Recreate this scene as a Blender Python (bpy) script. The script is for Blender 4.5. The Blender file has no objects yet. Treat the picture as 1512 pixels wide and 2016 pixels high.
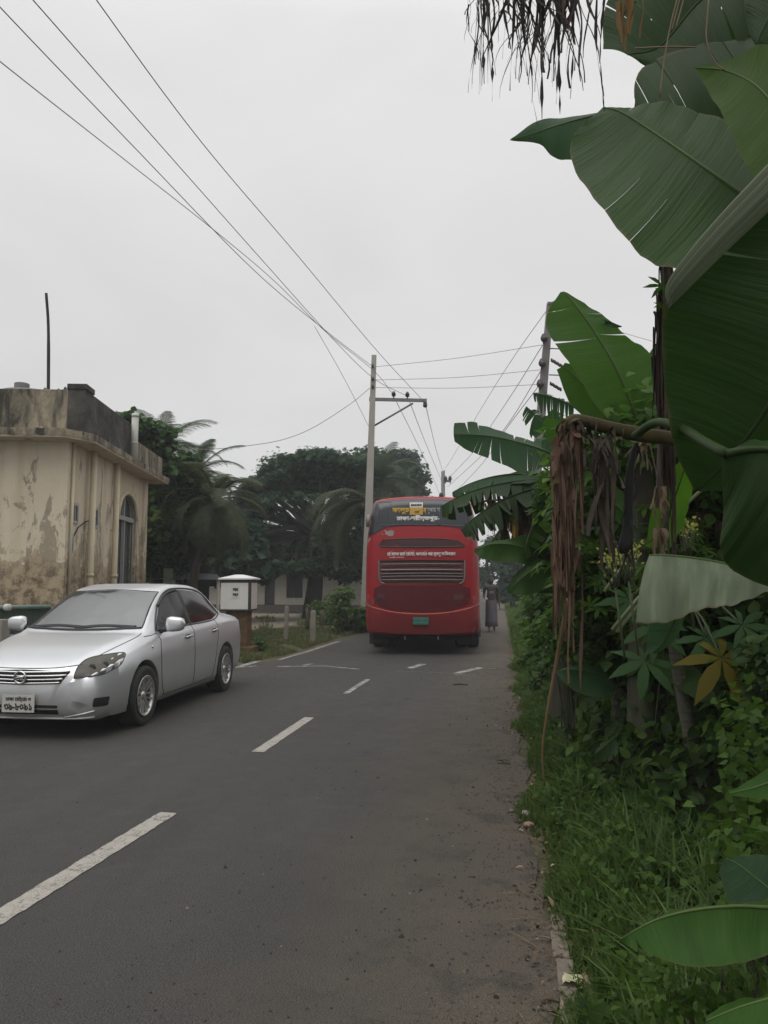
import bpy, bmesh, math, random
import numpy as np
from mathutils import Vector, Matrix, geometry
from mathutils.bvhtree import BVHTree
PI = math.pi
R = math.radians
rng = random.Random(7)
nrg = np.random.default_rng(7)
S = bpy.context.scene
C = S.collection

# ---------------------------------------------------------------- camera
F, HOR, VPX, CAMH = 1500.0, 1150.0, 985.0, 1.48
YAW = math.atan((VPX - 756) / F)
PITCH = math.atan((HOR - 1008) / F)
cam = bpy.data.cameras.new('camera')
cam_o = bpy.data.objects.new('camera', cam)
C.objects.link(cam_o)
cam_o.location = (0, 0, CAMH)
cam_o.rotation_euler = (PI / 2 + PITCH, 0, YAW)
cam.sensor_fit = 'VERTICAL'
cam.sensor_height = 36.0
cam.lens = 36.0 * F / 2016
cam.clip_start = 0.05
cam.clip_end = 2000
S.camera = cam_o
S.render.resolution_x, S.render.resolution_y = 768, 1024
S.view_settings.view_transform = 'Standard'
S.view_settings.look = 'None'
S.view_settings.exposure = 0
S.view_settings.gamma = 1
RC = Matrix.Rotation(YAW, 3, 'Z') @ Matrix.Rotation(PI / 2 + PITCH, 3, 'X')


def P(px, py, d):
    """world point seen at photo pixel (px, py) at depth d metres"""
    return Vector((0, 0, CAMH)) + RC @ Vector(((px - 756) / F * d, (1008 - py) / F * d, -d))


def G(px, py, z=0.0):
    """world point on the level z seen at photo pixel"""
    v = RC @ Vector(((px - 756) / F, (1008 - py) / F, -1))
    t = (z - CAMH) / v.z
    return Vector((0, 0, CAMH)) + v * t


# ---------------------------------------------------------------- node materials
MATS = {}


class NT:
    """small helper for writing node trees"""
    def __init__(self, name):
        self.m = bpy.data.materials.new(name)
        self.m.use_nodes = True
        self.t = self.m.node_tree
        self.b = self.t.nodes['Principled BSDF']
        self.out = self.t.nodes['Material Output']

    def n(self, typ, **kw):
        nd = self.t.nodes.new(typ)
        for k, v in kw.items():
            setattr(nd, k, v)
        return nd

    def l(self, a, b):
        self.t.links.new(a, b)

    def val(self, sock, v):
        if hasattr(v, 'is_output') or isinstance(v, bpy.types.NodeSocket):
            self.l(v, sock)
        else:
            sock.default_value = v

    def coord(self, kind='Object', scale=(1, 1, 1), rot=(0, 0, 0)):
        tc = self.n('ShaderNodeTexCoord')
        mp = self.n('ShaderNodeMapping')
        mp.inputs['Scale'].default_value = scale
        mp.inputs['Rotation'].default_value = rot
        self.l(tc.outputs[kind], mp.inputs['Vector'])
        return mp.outputs[0]

    def noise(self, vec, scale=5, detail=4, rough=0.55, dist=0.0):
        nd = self.n('ShaderNodeTexNoise')
        nd.inputs['Scale'].default_value = scale
        nd.inputs['Detail'].default_value = detail
        nd.inputs['Roughness'].default_value = rough
        nd.inputs['Distortion'].default_value = dist
        if vec is not None:
            self.l(vec, nd.inputs['Vector'])
        return nd.outputs['Fac']

    def voro(self, vec, scale=5, feature='F1', out='Distance', rand=1.0):
        nd = self.n('ShaderNodeTexVoronoi', feature=feature)
        nd.inputs['Scale'].default_value = scale
        nd.inputs['Randomness'].default_value = rand
        if vec is not None:
            self.l(vec, nd.inputs['Vector'])
        return nd.outputs[out]

    def ramp(self, fac, stops):
        nd = self.n('ShaderNodeValToRGB')
        cr = nd.color_ramp
        while len(cr.elements) < len(stops):
            cr.elements.new(0.5)
        for e, (p, c) in zip(cr.elements, stops):
            e.position = p
            e.color = (c, c, c, 1) if isinstance(c, (int, float)) else (*c, 1)
        self.l(fac, nd.inputs[0])
        return nd.outputs[0]

    def mix(self, fac, a, b, mode='MIX'):
        nd = self.n('ShaderNodeMix', data_type='RGBA', blend_type=mode)
        self.val(nd.inputs[0], fac)
        for s, v in ((nd.inputs[6], a), (nd.inputs[7], b)):
            if isinstance(v, (tuple, list)):
                v = (*v, 1) if len(v) == 3 else v
            self.val(s, v)
        return nd.outputs[2]

    def math(self, op, a, b=0.0, clamp=False):
        nd = self.n('ShaderNodeMath', operation=op, use_clamp=clamp)
        self.val(nd.inputs[0], a)
        self.val(nd.inputs[1], b)
        return nd.outputs[0]

    def sep(self, vec):
        nd = self.n('ShaderNodeSeparateXYZ')
        self.l(vec, nd.inputs[0])
        return nd.outputs

    def bump(self, h, strength=0.3, dist=0.01):
        nd = self.n('ShaderNodeBump')
        nd.inputs['Strength'].default_value = strength
        nd.inputs['Distance'].default_value = dist
        self.l(h, nd.inputs['Height'])
        self.l(nd.outputs[0], self.b.inputs['Normal'])
        return nd.outputs[0]

    def col(self, c):
        if isinstance(c, (tuple, list)):
            self.b.inputs['Base Color'].default_value = (*c[:3], 1)
        else:
            self.l(c, self.b.inputs['Base Color'])

    def set(self, rough=None, metal=None, spec=None, coat=None):
        for k, v in (('Roughness', rough), ('Metallic', metal), ('Specular IOR Level', spec), ('Coat Weight', coat)):
            if v is not None:
                self.val(self.b.inputs[k], v)
        return self


def plain(name, c, rough=0.6, metal=0.0, var=0.25, scale=6.0, spec=0.5, bump=0.0, coat=0.0):
    """material with a little uneven tone"""
    if name in MATS:
        return MATS[name]
    t = NT(name)
    v = t.coord()
    f = t.noise(v, scale, 5, 0.6)
    t.col(t.mix(f, tuple(x * (1 - var) for x in c), tuple(min(1, x * (1 + var)) for x in c)))
    t.set(rough, metal, spec, coat)
    if bump:
        t.bump(t.noise(v, scale * 6, 4), bump, 0.01)
    MATS[name] = t.m
    return t.m


def leafmat(name, c1, c2, rough=0.42, trans=0.3, veins=0, tcol=None, spec=0.14, stripe=0.22):
    """leaf: per-leaf tone, translucent, optional banana veins across the blade (UV)"""
    if name in MATS:
        return MATS[name]
    t = NT(name)
    g = t.n('ShaderNodeNewGeometry')
    v = t.coord()
    f = t.noise(v, 2.2, 3)
    if veins:
        f = t.math('ADD', t.math('MULTIPLY', f, 0.8), 0.1)
        uv = t.n('ShaderNodeUVMap').outputs[0]
        sx = t.sep(uv)
        mp = t.n('ShaderNodeMapping')
        mp.inputs['Scale'].default_value = (veins, 1.2, 1)
        t.l(uv, mp.inputs[0])
        st = t.noise(mp.outputs[0], 1.0, 3, 0.6)
        mp2 = t.n('ShaderNodeMapping')
        mp2.inputs['Scale'].default_value = (veins * 0.22, 0.5, 1)
        t.l(uv, mp2.inputs[0])
        st2 = t.noise(mp2.outputs[0], 1.0, 2, 0.5)
        col = t.mix(f, c1, c2)
        col = t.mix(t.ramp(st, [(0.4, 0.0), (0.75, stripe)]), col, tuple(min(1, x * 1.6 + 0.003) for x in c2))
        col = t.mix(t.ramp(st2, [(0.4, 0.0), (0.7, max(.2, stripe * 1.2))]), col, tuple(x * 0.5 for x in c1))
        # dust specks and small blemishes
        sp = t.voro(v, 60, 'F1')
        col = t.mix(t.ramp(sp, [(0.02, 0.35), (0.05, 0.0)]), col, (0.12, 0.12, 0.07))
        # dry brown margin
        ed = t.math('ADD', sx[1], t.math('MULTIPLY', t.noise(v, 14, 3), 0.10))
        col = t.mix(t.ramp(ed, [(1.025, 0.0), (1.06, 0.6)]) if False else t.ramp(t.math('MULTIPLY', ed, 0.9), [(0.912, 0.0), (0.955, 0.8)]), col, (0.10, 0.07, 0.035))
        t.bump(t.math('ADD', st, t.math('MULTIPLY', st2, 1.1)), 0.45, 0.008)
    else:
        col = t.mix(g.outputs['Random Per Island'], c1, c2)
        col = t.mix(t.ramp(f, [(0.35, 0.0), (0.7, 0.4)]), col, tuple(x * 0.6 for x in c1))
    t.col(col)
    t.set(rough, 0.0, spec)
    tr = t.n('ShaderNodeBsdfTranslucent')
    tc = tcol or tuple(min(1, x * 1.9) for x in c2)
    t.l(t.mix(0.7, col, tc), tr.inputs[0])
    ms = t.n('ShaderNodeMixShader')
    ms.inputs[0].default_value = trans
    t.l(t.b.outputs[0], ms.inputs[1])
    t.l(tr.outputs[0], ms.inputs[2])
    t.l(ms.outputs[0], t.out.inputs[0])
    MATS[name] = t.m
    return t.m


# ---------------------------------------------------------------- mesh builder
class MB:
    """collects shapes, then links them as ONE mesh object"""
    def __init__(self):
        self.v, self.f, self.uv, self.mi = [], [], [], []
        self.smooth = []

    def add(self, verts, faces, uvs=None, mi=0, smooth=True):
        o = len(self.v)
        self.v += [tuple(x) for x in verts]
        for f in faces:
            self.f.append(tuple(i + o for i in f))
            self.mi.append(mi)
            self.smooth.append(smooth)
        if uvs is None:
            self.uv += [(0, 0)] * len(verts)
        else:
            self.uv += list(uvs)
        return self

    def box(self, lo, hi, mi=0, bev=0.0, M=None):
        x0, y0, z0 = lo
        x1, y1, z1 = hi
        if bev <= 0:
            vs = [(x, y, z) for z in (z0, z1) for y in (y0, y1) for x in (x0, x1)]
            fs = [(0, 2, 3, 1), (4, 5, 7, 6), (0, 1, 5, 4), (2, 6, 7, 3), (0, 4, 6, 2), (1, 3, 7, 5)]
        else:
            bm = bmesh.new()
            bmesh.ops.create_cube(bm, size=1)
            for q in bm.verts:
                q.co = Vector(((x0 + x1) / 2 + q.co.x * (x1 - x0), (y0 + y1) / 2 + q.co.y * (y1 - y0), (z0 + z1) / 2 + q.co.z * (z1 - z0)))
            bmesh.ops.bevel(bm, geom=bm.edges[:], offset=bev, segments=2, profile=0.6, affect='EDGES')
            bm.verts.index_update()
            vs = [tuple(q.co) for q in bm.verts]
            fs = [tuple(q.index for q in f.verts) for f in bm.faces]
            bm.free()
        if M is not None:
            vs = [M @ Vector(q) for q in vs]
        return self.add(vs, fs, mi=mi, smooth=False)

    def tube(self, pts, rad, n=8, mi=0, cap=True):
        pts = [Vector(p) for p in pts]
        if isinstance(rad, (int, float)):
            rad = [rad] * len(pts)
        vs, fs, uv = [], [], []
        up = None
        for i, p in enumerate(pts):
            t = (pts[min(i + 1, len(pts) - 1)] - pts[max(i - 1, 0)])
            t = t.normalized() if t.length > 1e-9 else Vector((0, 0, 1))
            if up is None:
                up = Vector((0, 0, 1)) if abs(t.z) < 0.9 else Vector((1, 0, 0))
            a = t.cross(up)
            if a.length < 1e-6:
                a = t.cross(Vector((0.3, 1, 0.2)))
            a.normalize()
            b = a.cross(t).normalized()
            up = b
            for k in range(n):
                an = 2 * PI * k / n
                vs.append(p + (a * math.cos(an) + b * math.sin(an)) * rad[i])
                uv.append((k / n, i / max(1, len(pts) - 1)))
        for i in range(len(pts) - 1):
            for k in range(n):
                fs.append((i * n + k, i * n + (k + 1) % n, (i + 1) * n + (k + 1) % n, (i + 1) * n + k))
        if cap:
            fs.append(tuple(range(n))[::-1])
            fs.append(tuple(range((len(pts) - 1) * n, len(pts) * n)))
        return self.add(vs, fs, uv, mi)

    def lathe(self, prof, n=24, M=None, mi=0, axis='Z', smooth=True):
        """prof: list of (r, h); revolve about an axis"""
        vs, fs = [], []
        for r, h in prof:
            for k in range(n):
                a = 2 * PI * k / n
                c, s = r * math.cos(a), r * math.sin(a)
                p = (c, s, h) if axis == 'Z' else ((h, c, s) if axis == 'X' else (c, h, s))
                vs.append(M @ Vector(p) if M is not None else p)
        for i in range(len(prof) - 1):
            for k in range(n):
                fs.append((i * n + k, i * n + (k + 1) % n, (i + 1) * n + (k + 1) % n, (i + 1) * n + k))
        return self.add(vs, fs, mi=mi, smooth=smooth)

    def grid(self, rows, mi=0, uvs=None, smooth=True, wrap=False):
        n = len(rows[0])
        vs = [p for r in rows for p in r]
        fs = []
        for i in range(len(rows) - 1):
            for k in range(n if wrap else n - 1):
                k2 = (k + 1) % n
                fs.append((i * n + k, i * n + k2, (i + 1) * n + k2, (i + 1) * n + k))
        if uvs is not None:
            uvs = [q for r in uvs for q in r]
        return self.add(vs, fs, uvs, mi, smooth)

    def build(self, name, mats, parent=None, recalc=False):
        me = bpy.data.meshes.new(name)
        me.from_pydata(self.v, [], self.f)
        if not isinstance(mats, (list, tuple)):
            mats = [mats]
        for m in mats:
            me.materials.append(m)
        me.polygons.foreach_set('use_smooth', self.smooth)
        me.polygons.foreach_set('material_index', self.mi)
        uvl = me.uv_layers.new(name='UVMap')
        idx = np.empty(len(me.loops), dtype=np.int32)
        me.loops.foreach_get('vertex_index', idx)
        uvl.data.foreach_set('uv', np.array(self.uv, dtype=np.float32)[idx].ravel())
        me.update()
        if recalc:
            bm = bmesh.new()
            bm.from_mesh(me)
            bmesh.ops.recalc_face_normals(bm, faces=bm.faces[:])
            bm.to_mesh(me)
            bm.free()
        o = bpy.data.objects.new(name, me)
        C.objects.link(o)
        if parent is not None:
            o.parent = parent
            o.matrix_parent_inverse = Matrix.Identity(4)
            M = parent.matrix_basis.copy()
            q = parent.parent
            while q is not None:
                M = q.matrix_basis @ M
                q = q.parent
            me.transform(M.inverted())
        return o


def thing(name, label, cat, loc=(0, 0, 0), rotz=0.0, group=None):
    o = bpy.data.objects.new(name, None)
    C.objects.link(o)
    o.empty_display_size = 0.2
    o.location = loc
    o.rotation_euler = (0, 0, rotz)
    return tag(o, label, cat, group)


def tag(o, label, cat, group=None):
    o['label'] = label
    o['category'] = cat
    if group:
        o['group'] = group
    return o


def struct(o, kind='structure', label=None, cat=None):
    o['kind'] = kind
    if label:
        o['label'] = label
    if cat:
        o['category'] = cat
    return o


def copy_tree(o, parent=None):
    c = o.copy()
    C.objects.link(c)
    c.parent = parent
    for ch in list(o.children):
        copy_tree(ch, c)
    return c


def catmull(pts, n):
    """n+1 points on a smooth curve through pts (any dimension)"""
    A = [np.array(p, dtype=float) for p in pts]
    if len(A) == 2:
        return [A[0] + (A[1] - A[0]) * i / n for i in range(n + 1)]
    A = [2 * A[0] - A[1]] + A + [2 * A[-1] - A[-2]]
    m = len(A) - 3
    out = []
    for i in range(n + 1):
        u = i / n * m
        k = min(int(u), m - 1)
        t = u - k
        p0, p1, p2, p3 = A[k:k + 4]
        out.append(0.5 * ((2 * p1) + (-p0 + p2) * t + (2 * p0 - 5 * p1 + 4 * p2 - p3) * t * t + (-p0 + 3 * p1 - 3 * p2 + p3) * t ** 3))
    return out


def interp(x, xs, ys):
    return float(np.interp(x, xs, ys))


def smoothi(x, xs, ys):
    """monotone-ish smooth interpolation"""
    xs = list(xs)
    if x <= xs[0]:
        return ys[0]
    if x >= xs[-1]:
        return ys[-1]
    k = max(i for i in range(len(xs) - 1) if xs[i] <= x)
    h = xs[k + 1] - xs[k]
    t = (x - xs[k]) / h

    def sl(i):
        if i == 0 or i == len(xs) - 1:
            return (ys[min(i + 1, len(xs) - 1)] - ys[max(i - 1, 0)]) / (xs[min(i + 1, len(xs) - 1)] - xs[max(i - 1, 0)])
        a = (ys[i] - ys[i - 1]) / (xs[i] - xs[i - 1])
        b = (ys[i + 1] - ys[i]) / (xs[i + 1] - xs[i])
        return 0.0 if a * b <= 0 else 2 * a * b / (a + b)
    m0, m1 = sl(k) * h, sl(k + 1) * h
    return (2 * t ** 3 - 3 * t * t + 1) * ys[k] + (t ** 3 - 2 * t * t + t) * m0 + (-2 * t ** 3 + 3 * t * t) * ys[k + 1] + (t ** 3 - t * t) * m1


# ---- many small leaves in one mesh (numpy)
def leaf_mesh(name, pos, nrm, size, mat, parent=None, shape='ovate', spread=0.0, axis=None, aspect=0.5):
    N = len(pos)
    if shape == 'ovate':
        a = aspect
        tv = np.array([(0, 0, 0), (.16, -.62 * a, .05), (.42, -.92 * a, .08), (.72, -.58 * a, .02), (1, 0, -.14), (.72, .58 * a, .02), (.42, .92 * a, .08), (.16, .62 * a, .05), (.4, 0, -.02), (.72, 0, -.05)])
        tf = [(0, 1, 2, 8), (0, 8, 6, 7), (8, 2, 3, 9), (8, 9, 5, 6), (9, 3, 4), (9, 4, 5)]
    elif shape == 'spray':      # a twig tip with several leaflets
        tv, tf = [], []
        for (x0, y0, an, L) in ((0, 0, 50, .55), (0, 0, -50, .55), (.25, 0, 35, .6), (.25, 0, -40, .6), (.4, 0, 0, .6)):
            c_, s_ = math.cos(R(an)), math.sin(R(an))
            o_ = len(tv)
            for (q, w_, h_) in ((0, 0, 0), (.5, -.24, .05), (1, 0, -.1), (.5, .24, .05)):
                tv.append((x0 + L * (q * c_ - w_ * s_), y0 + L * (q * s_ + w_ * c_), h_ * L))
            tf.append((o_, o_ + 1, o_ + 2, o_ + 3))
        tv = np.array(tv)
    elif shape == 'heart':
        tv = np.array([(0.05, 0, 0), (-.12, -.32, .03), (.25, -.52, .08), (.25, 0, -.03), (.25, .52, .08), (-.12, .32, .03), (1, 0, -.15)])
        tf = [(0, 1, 2, 3), (0, 3, 4, 5), (3, 2, 6), (3, 6, 4)]
    elif shape == 'quad':
        tv = np.array([(0, -.12, 0), (0.5, -.5 * aspect * 2, .1), (0.5, .5 * aspect * 2, .1), (1, 0, -.05), (0, .12, 0)])
        tf = [(0, 1, 2, 4), (1, 3, 2)]
    elif shape == 'lobed':      # seven-fingered papaya / castor leaf
        tv, tf = [(0, 0, 0)], []
        for k, a in enumerate((-150, -95, -48, 0, 48, 95, 150)):
            L = (0.5, .75, .95, 1.0, .95, .75, .5)[k]
            a = R(a)
            for dr, da, h in ((.35, -.33, .02), (.62, -.2, .0), (.6, -.05, -.05), (1, 0, -.12), (.66, .17, .0), (.35, .33, .02)):
                tv.append((dr * L * math.cos(a + da), dr * L * math.sin(a + da), h))
            o = 1 + 6 * k
            tf += [(0, o, o + 5), (o, o + 1, o + 4, o + 5), (o + 1, o + 3, o + 4)]
        tv = np.array(tv)
    K = len(tv)
    pos = np.asarray(pos, float)
    nrm = np.asarray(nrm, float)
    nrm = nrm / (np.linalg.norm(nrm, axis=1, keepdims=True) + 1e-9)
    if axis is None:
        axis = nrg.normal(size=(N, 3))
    axis = axis - (axis * nrm).sum(1, keepdims=True) * nrm
    axis = axis / (np.linalg.norm(axis, axis=1, keepdims=True) + 1e-9)
    side = np.cross(nrm, axis)
    sz = np.broadcast_to(np.asarray(size, float).reshape(-1, 1), (N, 1))
    V = pos[:, None, :] + sz[:, :, None] * (tv[None, :, 0:1] * axis[:, None, :] + tv[None, :, 1:2] * side[:, None, :] + tv[None, :, 2:3] * nrm[:, None, :])
    V = V.reshape(-1, 3)
    me = bpy.data.meshes.new(name)
    me.vertices.add(len(V))
    me.vertices.foreach_set('co', V.ravel())
    lens = np.array([len(f) for f in tf])
    flat = np.concatenate([np.array(f) for f in tf])
    loops = (flat[None, :] + (np.arange(N) * K)[:, None]).ravel()
    starts1 = np.concatenate([[0], np.cumsum(lens)[:-1]])
    starts = (starts1[None, :] + (np.arange(N) * len(flat))[:, None]).ravel()
    me.loops.add(len(loops))
    me.loops.foreach_set('vertex_index', loops.astype(np.int32))
    me.polygons.add(len(starts))
    me.polygons.foreach_set('loop_start', starts.astype(np.int32))
    me.polygons.foreach_set('use_smooth', np.ones(len(starts), dtype=bool))
    me.materials.append(mat)
    me.update(calc_edges=True)
    me.validate()
    o = bpy.data.objects.new(name, me)
    C.objects.link(o)
    if parent is not None:
        o.parent = parent
        me.transform(parent.matrix_basis.inverted())
    return o


# ---- lettering: Bengali glyphs come out in typing order, so put vowel signs where they are drawn
def visual(s):
    out = []
    i = 0
    pre = {'\u09bf': '\u09bf', '\u09c7': '\u09c7', '\u09c8': '\u09c8'}
    for ch in s:
        if ch in pre and out:
            out.insert(len(out) - 1, ch)
        elif ch == '\u09cb' and out:
            out.insert(len(out) - 1, '\u09c7')
            out.append('\u09be')
        else:
            out.append(ch)
    return ''.join(out)


def text_geo(s, width=None, height=None, bold=0.02):
    """vertices and faces of a line of lettering, centred, in the x-y plane, width or height set"""
    cu = bpy.data.curves.new('letters', 'FONT')
    cu.body = visual(s)
    cu.align_x = 'CENTER'
    cu.align_y = 'CENTER'
    cu.resolution_u = 2
    cu.bevel_depth = bold
    cu.bevel_resolution = 0
    o = bpy.data.objects.new('letters', cu)
    C.objects.link(o)
    dg = bpy.context.evaluated_depsgraph_get()
    me = bpy.data.meshes.new_from_object(o.evaluated_get(dg))
    vs = [v.co.copy() for v in me.vertices]
    fs = [tuple(p.vertices) for p in me.polygons]
    bpy.data.objects.remove(o)
    bpy.data.curves.remove(cu)
    bpy.data.meshes.remove(me)
    x0, x1 = min(v.x for v in vs), max(v.x for v in vs)
    y0, y1 = min(v.y for v in vs), max(v.y for v in vs)
    sx = width / (x1 - x0) if width else None
    sy = height / (y1 - y0) if height else None
    sx = sx or sy
    sy = sy or sx
    return [Vector(((v.x - (x0 + x1) / 2) * sx, (v.y - (y0 + y1) / 2) * sy, v.z * min(sx, sy))) for v in vs], fs


# ---- panels laid on a curved body: outline in 2D, filled, cast onto the body
def fill2d(outline, step):
    pts = [Vector(p) for p in outline]
    dense = []
    for a, b in zip(pts, pts[1:] + pts[:1]):
        n = max(1, int((b - a).length / step))
        dense += [a + (b - a) * i / n for i in range(n)]
    m = len(dense)
    xs, ys = [p.x for p in dense], [p.y for p in dense]
    inner = []
    x = min(xs) + step * 0.7
    while x < max(xs):
        y = min(ys) + step * 0.7
        while y < max(ys):
            inner.append(Vector((x, y)))
            y += step
        x += step
    edges = [(i, (i + 1) % m) for i in range(m)]
    r = geometry.delaunay_2d_cdt(dense + inner, edges, [], 1, 1e-5)
    return r[0], [tuple(f) for f in r[2]], r[1]


def round_poly(pts, r, n=4):
    """round the corners of a 2D polygon"""
    out = []
    P2 = [Vector(p) for p in pts]
    for i, b in enumerate(P2):
        a, c = P2[i - 1], P2[(i + 1) % len(P2)]
        k = min(r, (a - b).length * 0.45, (c - b).length * 0.45)
        p, q = b + (a - b).normalized() * k, b + (c - b).normalized() * k
        for j in range(n + 1):
            t = j / n
            out.append((1 - t) ** 2 * p + 2 * t * (1 - t) * b + t * t * q)
    return out


class Body:
    """a body mesh one can lay panels on"""
    def __init__(self, verts, faces):
        self.t = BVHTree.FromPolygons([Vector(v) for v in verts], faces)

    def hit(self, org, d):
        r = self.t.ray_cast(Vector(org), Vector(d))
        if r[0] is None:
            q = self.t.find_nearest(Vector(org) + Vector(d) * 3)
            return Vector(q[0]), -Vector(d)
        n = r[1]
        if n.dot(Vector(d)) > 0:
            n = -n
        return r[0], n

    def panel(self, outline, to3, d, off=0.006, step=0.05, skirt=0.012, mb=None, mi=0, flat=False):
        """outline 2D -> panel; to3 maps 2D to the ray's origin, d is its direction"""
        mb = mb or MB()
        vs2, fs, es = fill2d(outline, step)
        d = Vector(d).normalized()
        ps = []
        for q in vs2:
            h, n = self.hit(to3(q.x, q.y), d)
            ps.append((h - d * off, h + d * skirt))
        N = len(ps)
        vs = [p[0] for p in ps] + [p[1] for p in ps]
        cnt = {}
        for f in fs:
            for a, b in zip(f, f[1:] + f[:1]):
                cnt[(a, b)] = 1
        rim = [(a, b) for (a, b) in cnt if (b, a) not in cnt]
        mb.add(vs, fs, mi=mi)
        mb.add(vs, [(b, a, a + N, b + N) for a, b in rim], mi=mi, smooth=False)
        return mb

    def lay(self, geo, to3, d, off=0.006, mb=None, mi=0):
        """lay lettering geometry (x, y, z) on the body"""
        mb = mb or MB()
        vs, fs = geo
        d = Vector(d).normalized()
        out = []
        for q in vs:
            h, n = self.hit(to3(q.x, q.y), d)
            out.append(h - d * (off + q.z))
        return mb.add(out, fs, mi=mi)

    def line(self, pts2, to3, d, w=0.004, off=0.001, mb=None, n=24, mi=0):
        mb = mb or MB()
        d = Vector(d).normalized()
        pts = [self.hit(to3(*q), d)[0] - d * off for q in catmull(pts2, n)]
        return mb.tube(pts, w, 5, mi)
# ================================================================ world and light
SUN_EL, SUN_AZ = R(58), R(205)      # azimuth clockwise from +Y: behind the camera, a little to the left
w = bpy.data.worlds.new('World')
S.world = w
w.use_nodes = True
wt = w.node_tree
bg = wt.nodes['Background']


def wn(typ, **kw):
    n = wt.nodes.new(typ)
    for k, v in kw.items():
        setattr(n, k, v)
    return n


sky = wn('ShaderNodeTexSky', sky_type='NISHITA')
sky.sun_disc = False
sky.sun_elevation = SUN_EL
sky.sun_rotation = SUN_AZ
sky.air_density = 1.0
sky.dust_density = 6.0
sky.ozone_density = 1.0
bw = wn('ShaderNodeRGBToBW')
wt.links.new(sky.outputs[0], bw.inputs[0])
tc = wn('ShaderNodeTexCoord')
sp = wn('ShaderNodeSeparateXYZ')
wt.links.new(tc.outputs['Generated'], sp.inputs[0])
gr = wn('ShaderNodeValToRGB')      # brightness of an overcast sky by height: dim horizon, bright zenith
els = gr.color_ramp.elements
stops = [(0.0, (5.45, 5.5, 5.4)), (0.12, (5.85, 5.87, 5.85)), (0.35, (6.12, 6.07, 6.12)), (0.62, (6.8, 6.75, 6.75)), (0.8, (12, 12, 12)), (1.0, (19, 19, 19))]
while len(els) < len(stops):
    els.new(0.5)
for e, (p, c) in zip(els, stops):
    e.position = p
    e.color = (c[0] / 20, c[1] / 20, c[2] / 20, 1)
wt.links.new(sp.outputs[2], gr.inputs[0])
mp = wn('ShaderNodeMapping')
mp.inputs['Scale'].default_value = (1, 1, 2.4)
wt.links.new(tc.outputs['Generated'], mp.inputs[0])
nz = wn('ShaderNodeTexNoise')
nz.inputs['Scale'].default_value = 2.3
nz.inputs['Detail'].default_value = 5
nz.inputs['Roughness'].default_value = 0.45
nz.inputs['Distortion'].default_value = 0.6
wt.links.new(mp.outputs[0], nz.inputs['Vector'])
cr = wn('ShaderNodeMapRange')
cr.inputs['From Min'].default_value = 0.3
cr.inputs['From Max'].default_value = 0.7
cr.inputs['To Min'].default_value = 1.06 * 20
cr.inputs['To Max'].default_value = 1.19 * 20
wt.links.new(nz.outputs['Fac'], cr.inputs[0])
mul = wn('ShaderNodeVectorMath', operation='SCALE')
wt.links.new(gr.outputs[0], mul.inputs[0])
wt.links.new(cr.outputs[0], mul.inputs['Scale'])
# the clear-sky glow that comes through the cloud layer
mx = wn('ShaderNodeMix', data_type='RGBA', blend_type='MIX')
mx.inputs[0].default_value = 0.06
wt.links.new(mul.outputs[0], mx.inputs[6])
wt.links.new(bw.outputs[0], mx.inputs[7])
wt.links.new(mx.outputs[2], bg.inputs[0])
bg.inputs[1].default_value = 0.11

sun = bpy.data.lights.new('sun', 'SUN')
sun.energy = 0.9
sun.angle = R(45)
sun.color = (1.0, 0.97, 0.92)
sun_o = bpy.data.objects.new('sun', sun)
C.objects.link(sun_o)
dsun = Vector((math.sin(SUN_AZ) * math.cos(SUN_EL), math.cos(SUN_AZ) * math.cos(SUN_EL), math.sin(SUN_EL)))
sun_o.rotation_euler = dsun.to_track_quat('Z', 'Y').to_euler()
sun_o.location = (0, 0, 30)

# ================================================================ ground and road
t = NT('earth')
v = t.coord()
a = t.noise(v, 0.9, 6, 0.65)
b_ = t.noise(v, 14, 5, 0.7)
c = t.mix(t.ramp(a, [(0.38, 0.0), (0.62, 1.0)]), (0.115, 0.09, 0.06), (0.05, 0.062, 0.024))
c = t.mix(t.math('MULTIPLY', b_, 0.6), c, (0.04, 0.034, 0.024))
t.col(c)
t.set(0.95, spec=0.2)
t.bump(b_, 0.6, 0.03)
M_earth = t.m

t = NT('asphalt')
v = t.coord()
xs = t.sep(v)
big = t.noise(v, 0.55, 5, 0.6)
med = t.noise(v, 5.5, 5, 0.65)
fine = t.noise(v, 130, 3, 0.7)
grain = t.voro(v, 125, 'F1')
lng = t.noise(t.coord(scale=(2.2, 0.12, 1)), 1.0, 4, 0.6)      # wear along the wheel tracks
c = t.mix(t.ramp(big, [(0.3, 0.0), (0.7, 1.0)]), (0.055, 0.051, 0.0465), (0.079, 0.073, 0.066))
c = t.mix(t.ramp(lng, [(0.35, 0.0), (0.7, 0.55)]), c, (0.044, 0.042, 0.040))
c = t.mix(t.ramp(med, [(0.45, 0.0), (0.75, 0.4)]), c, (0.085, 0.078, 0.071))
ptch = t.voro(t.coord(scale=(.34, .16, 1)), 1.0, 'F1', 'Color')
c = t.mix(t.math('MULTIPLY', t.sep(ptch)[0], .22), c, (0.034, 0.032, 0.030))
oil = t.noise(t.coord(scale=(1.0, .35, 1)), 1.1, 5, .7)
c = t.mix(t.ramp(oil, [(.56, 0.0), (.70, .45)]), c, (0.030, 0.028, 0.026))
c = t.mix(t.ramp(fine, [(0.38, 0.8), (0.56, 0.0)]), c, (0.018, 0.0175, 0.017))
c = t.mix(t.ramp(grain, [(0.10, 0.75), (0.32, 0.0)]), c, (0.115, 0.108, 0.098))
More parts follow.
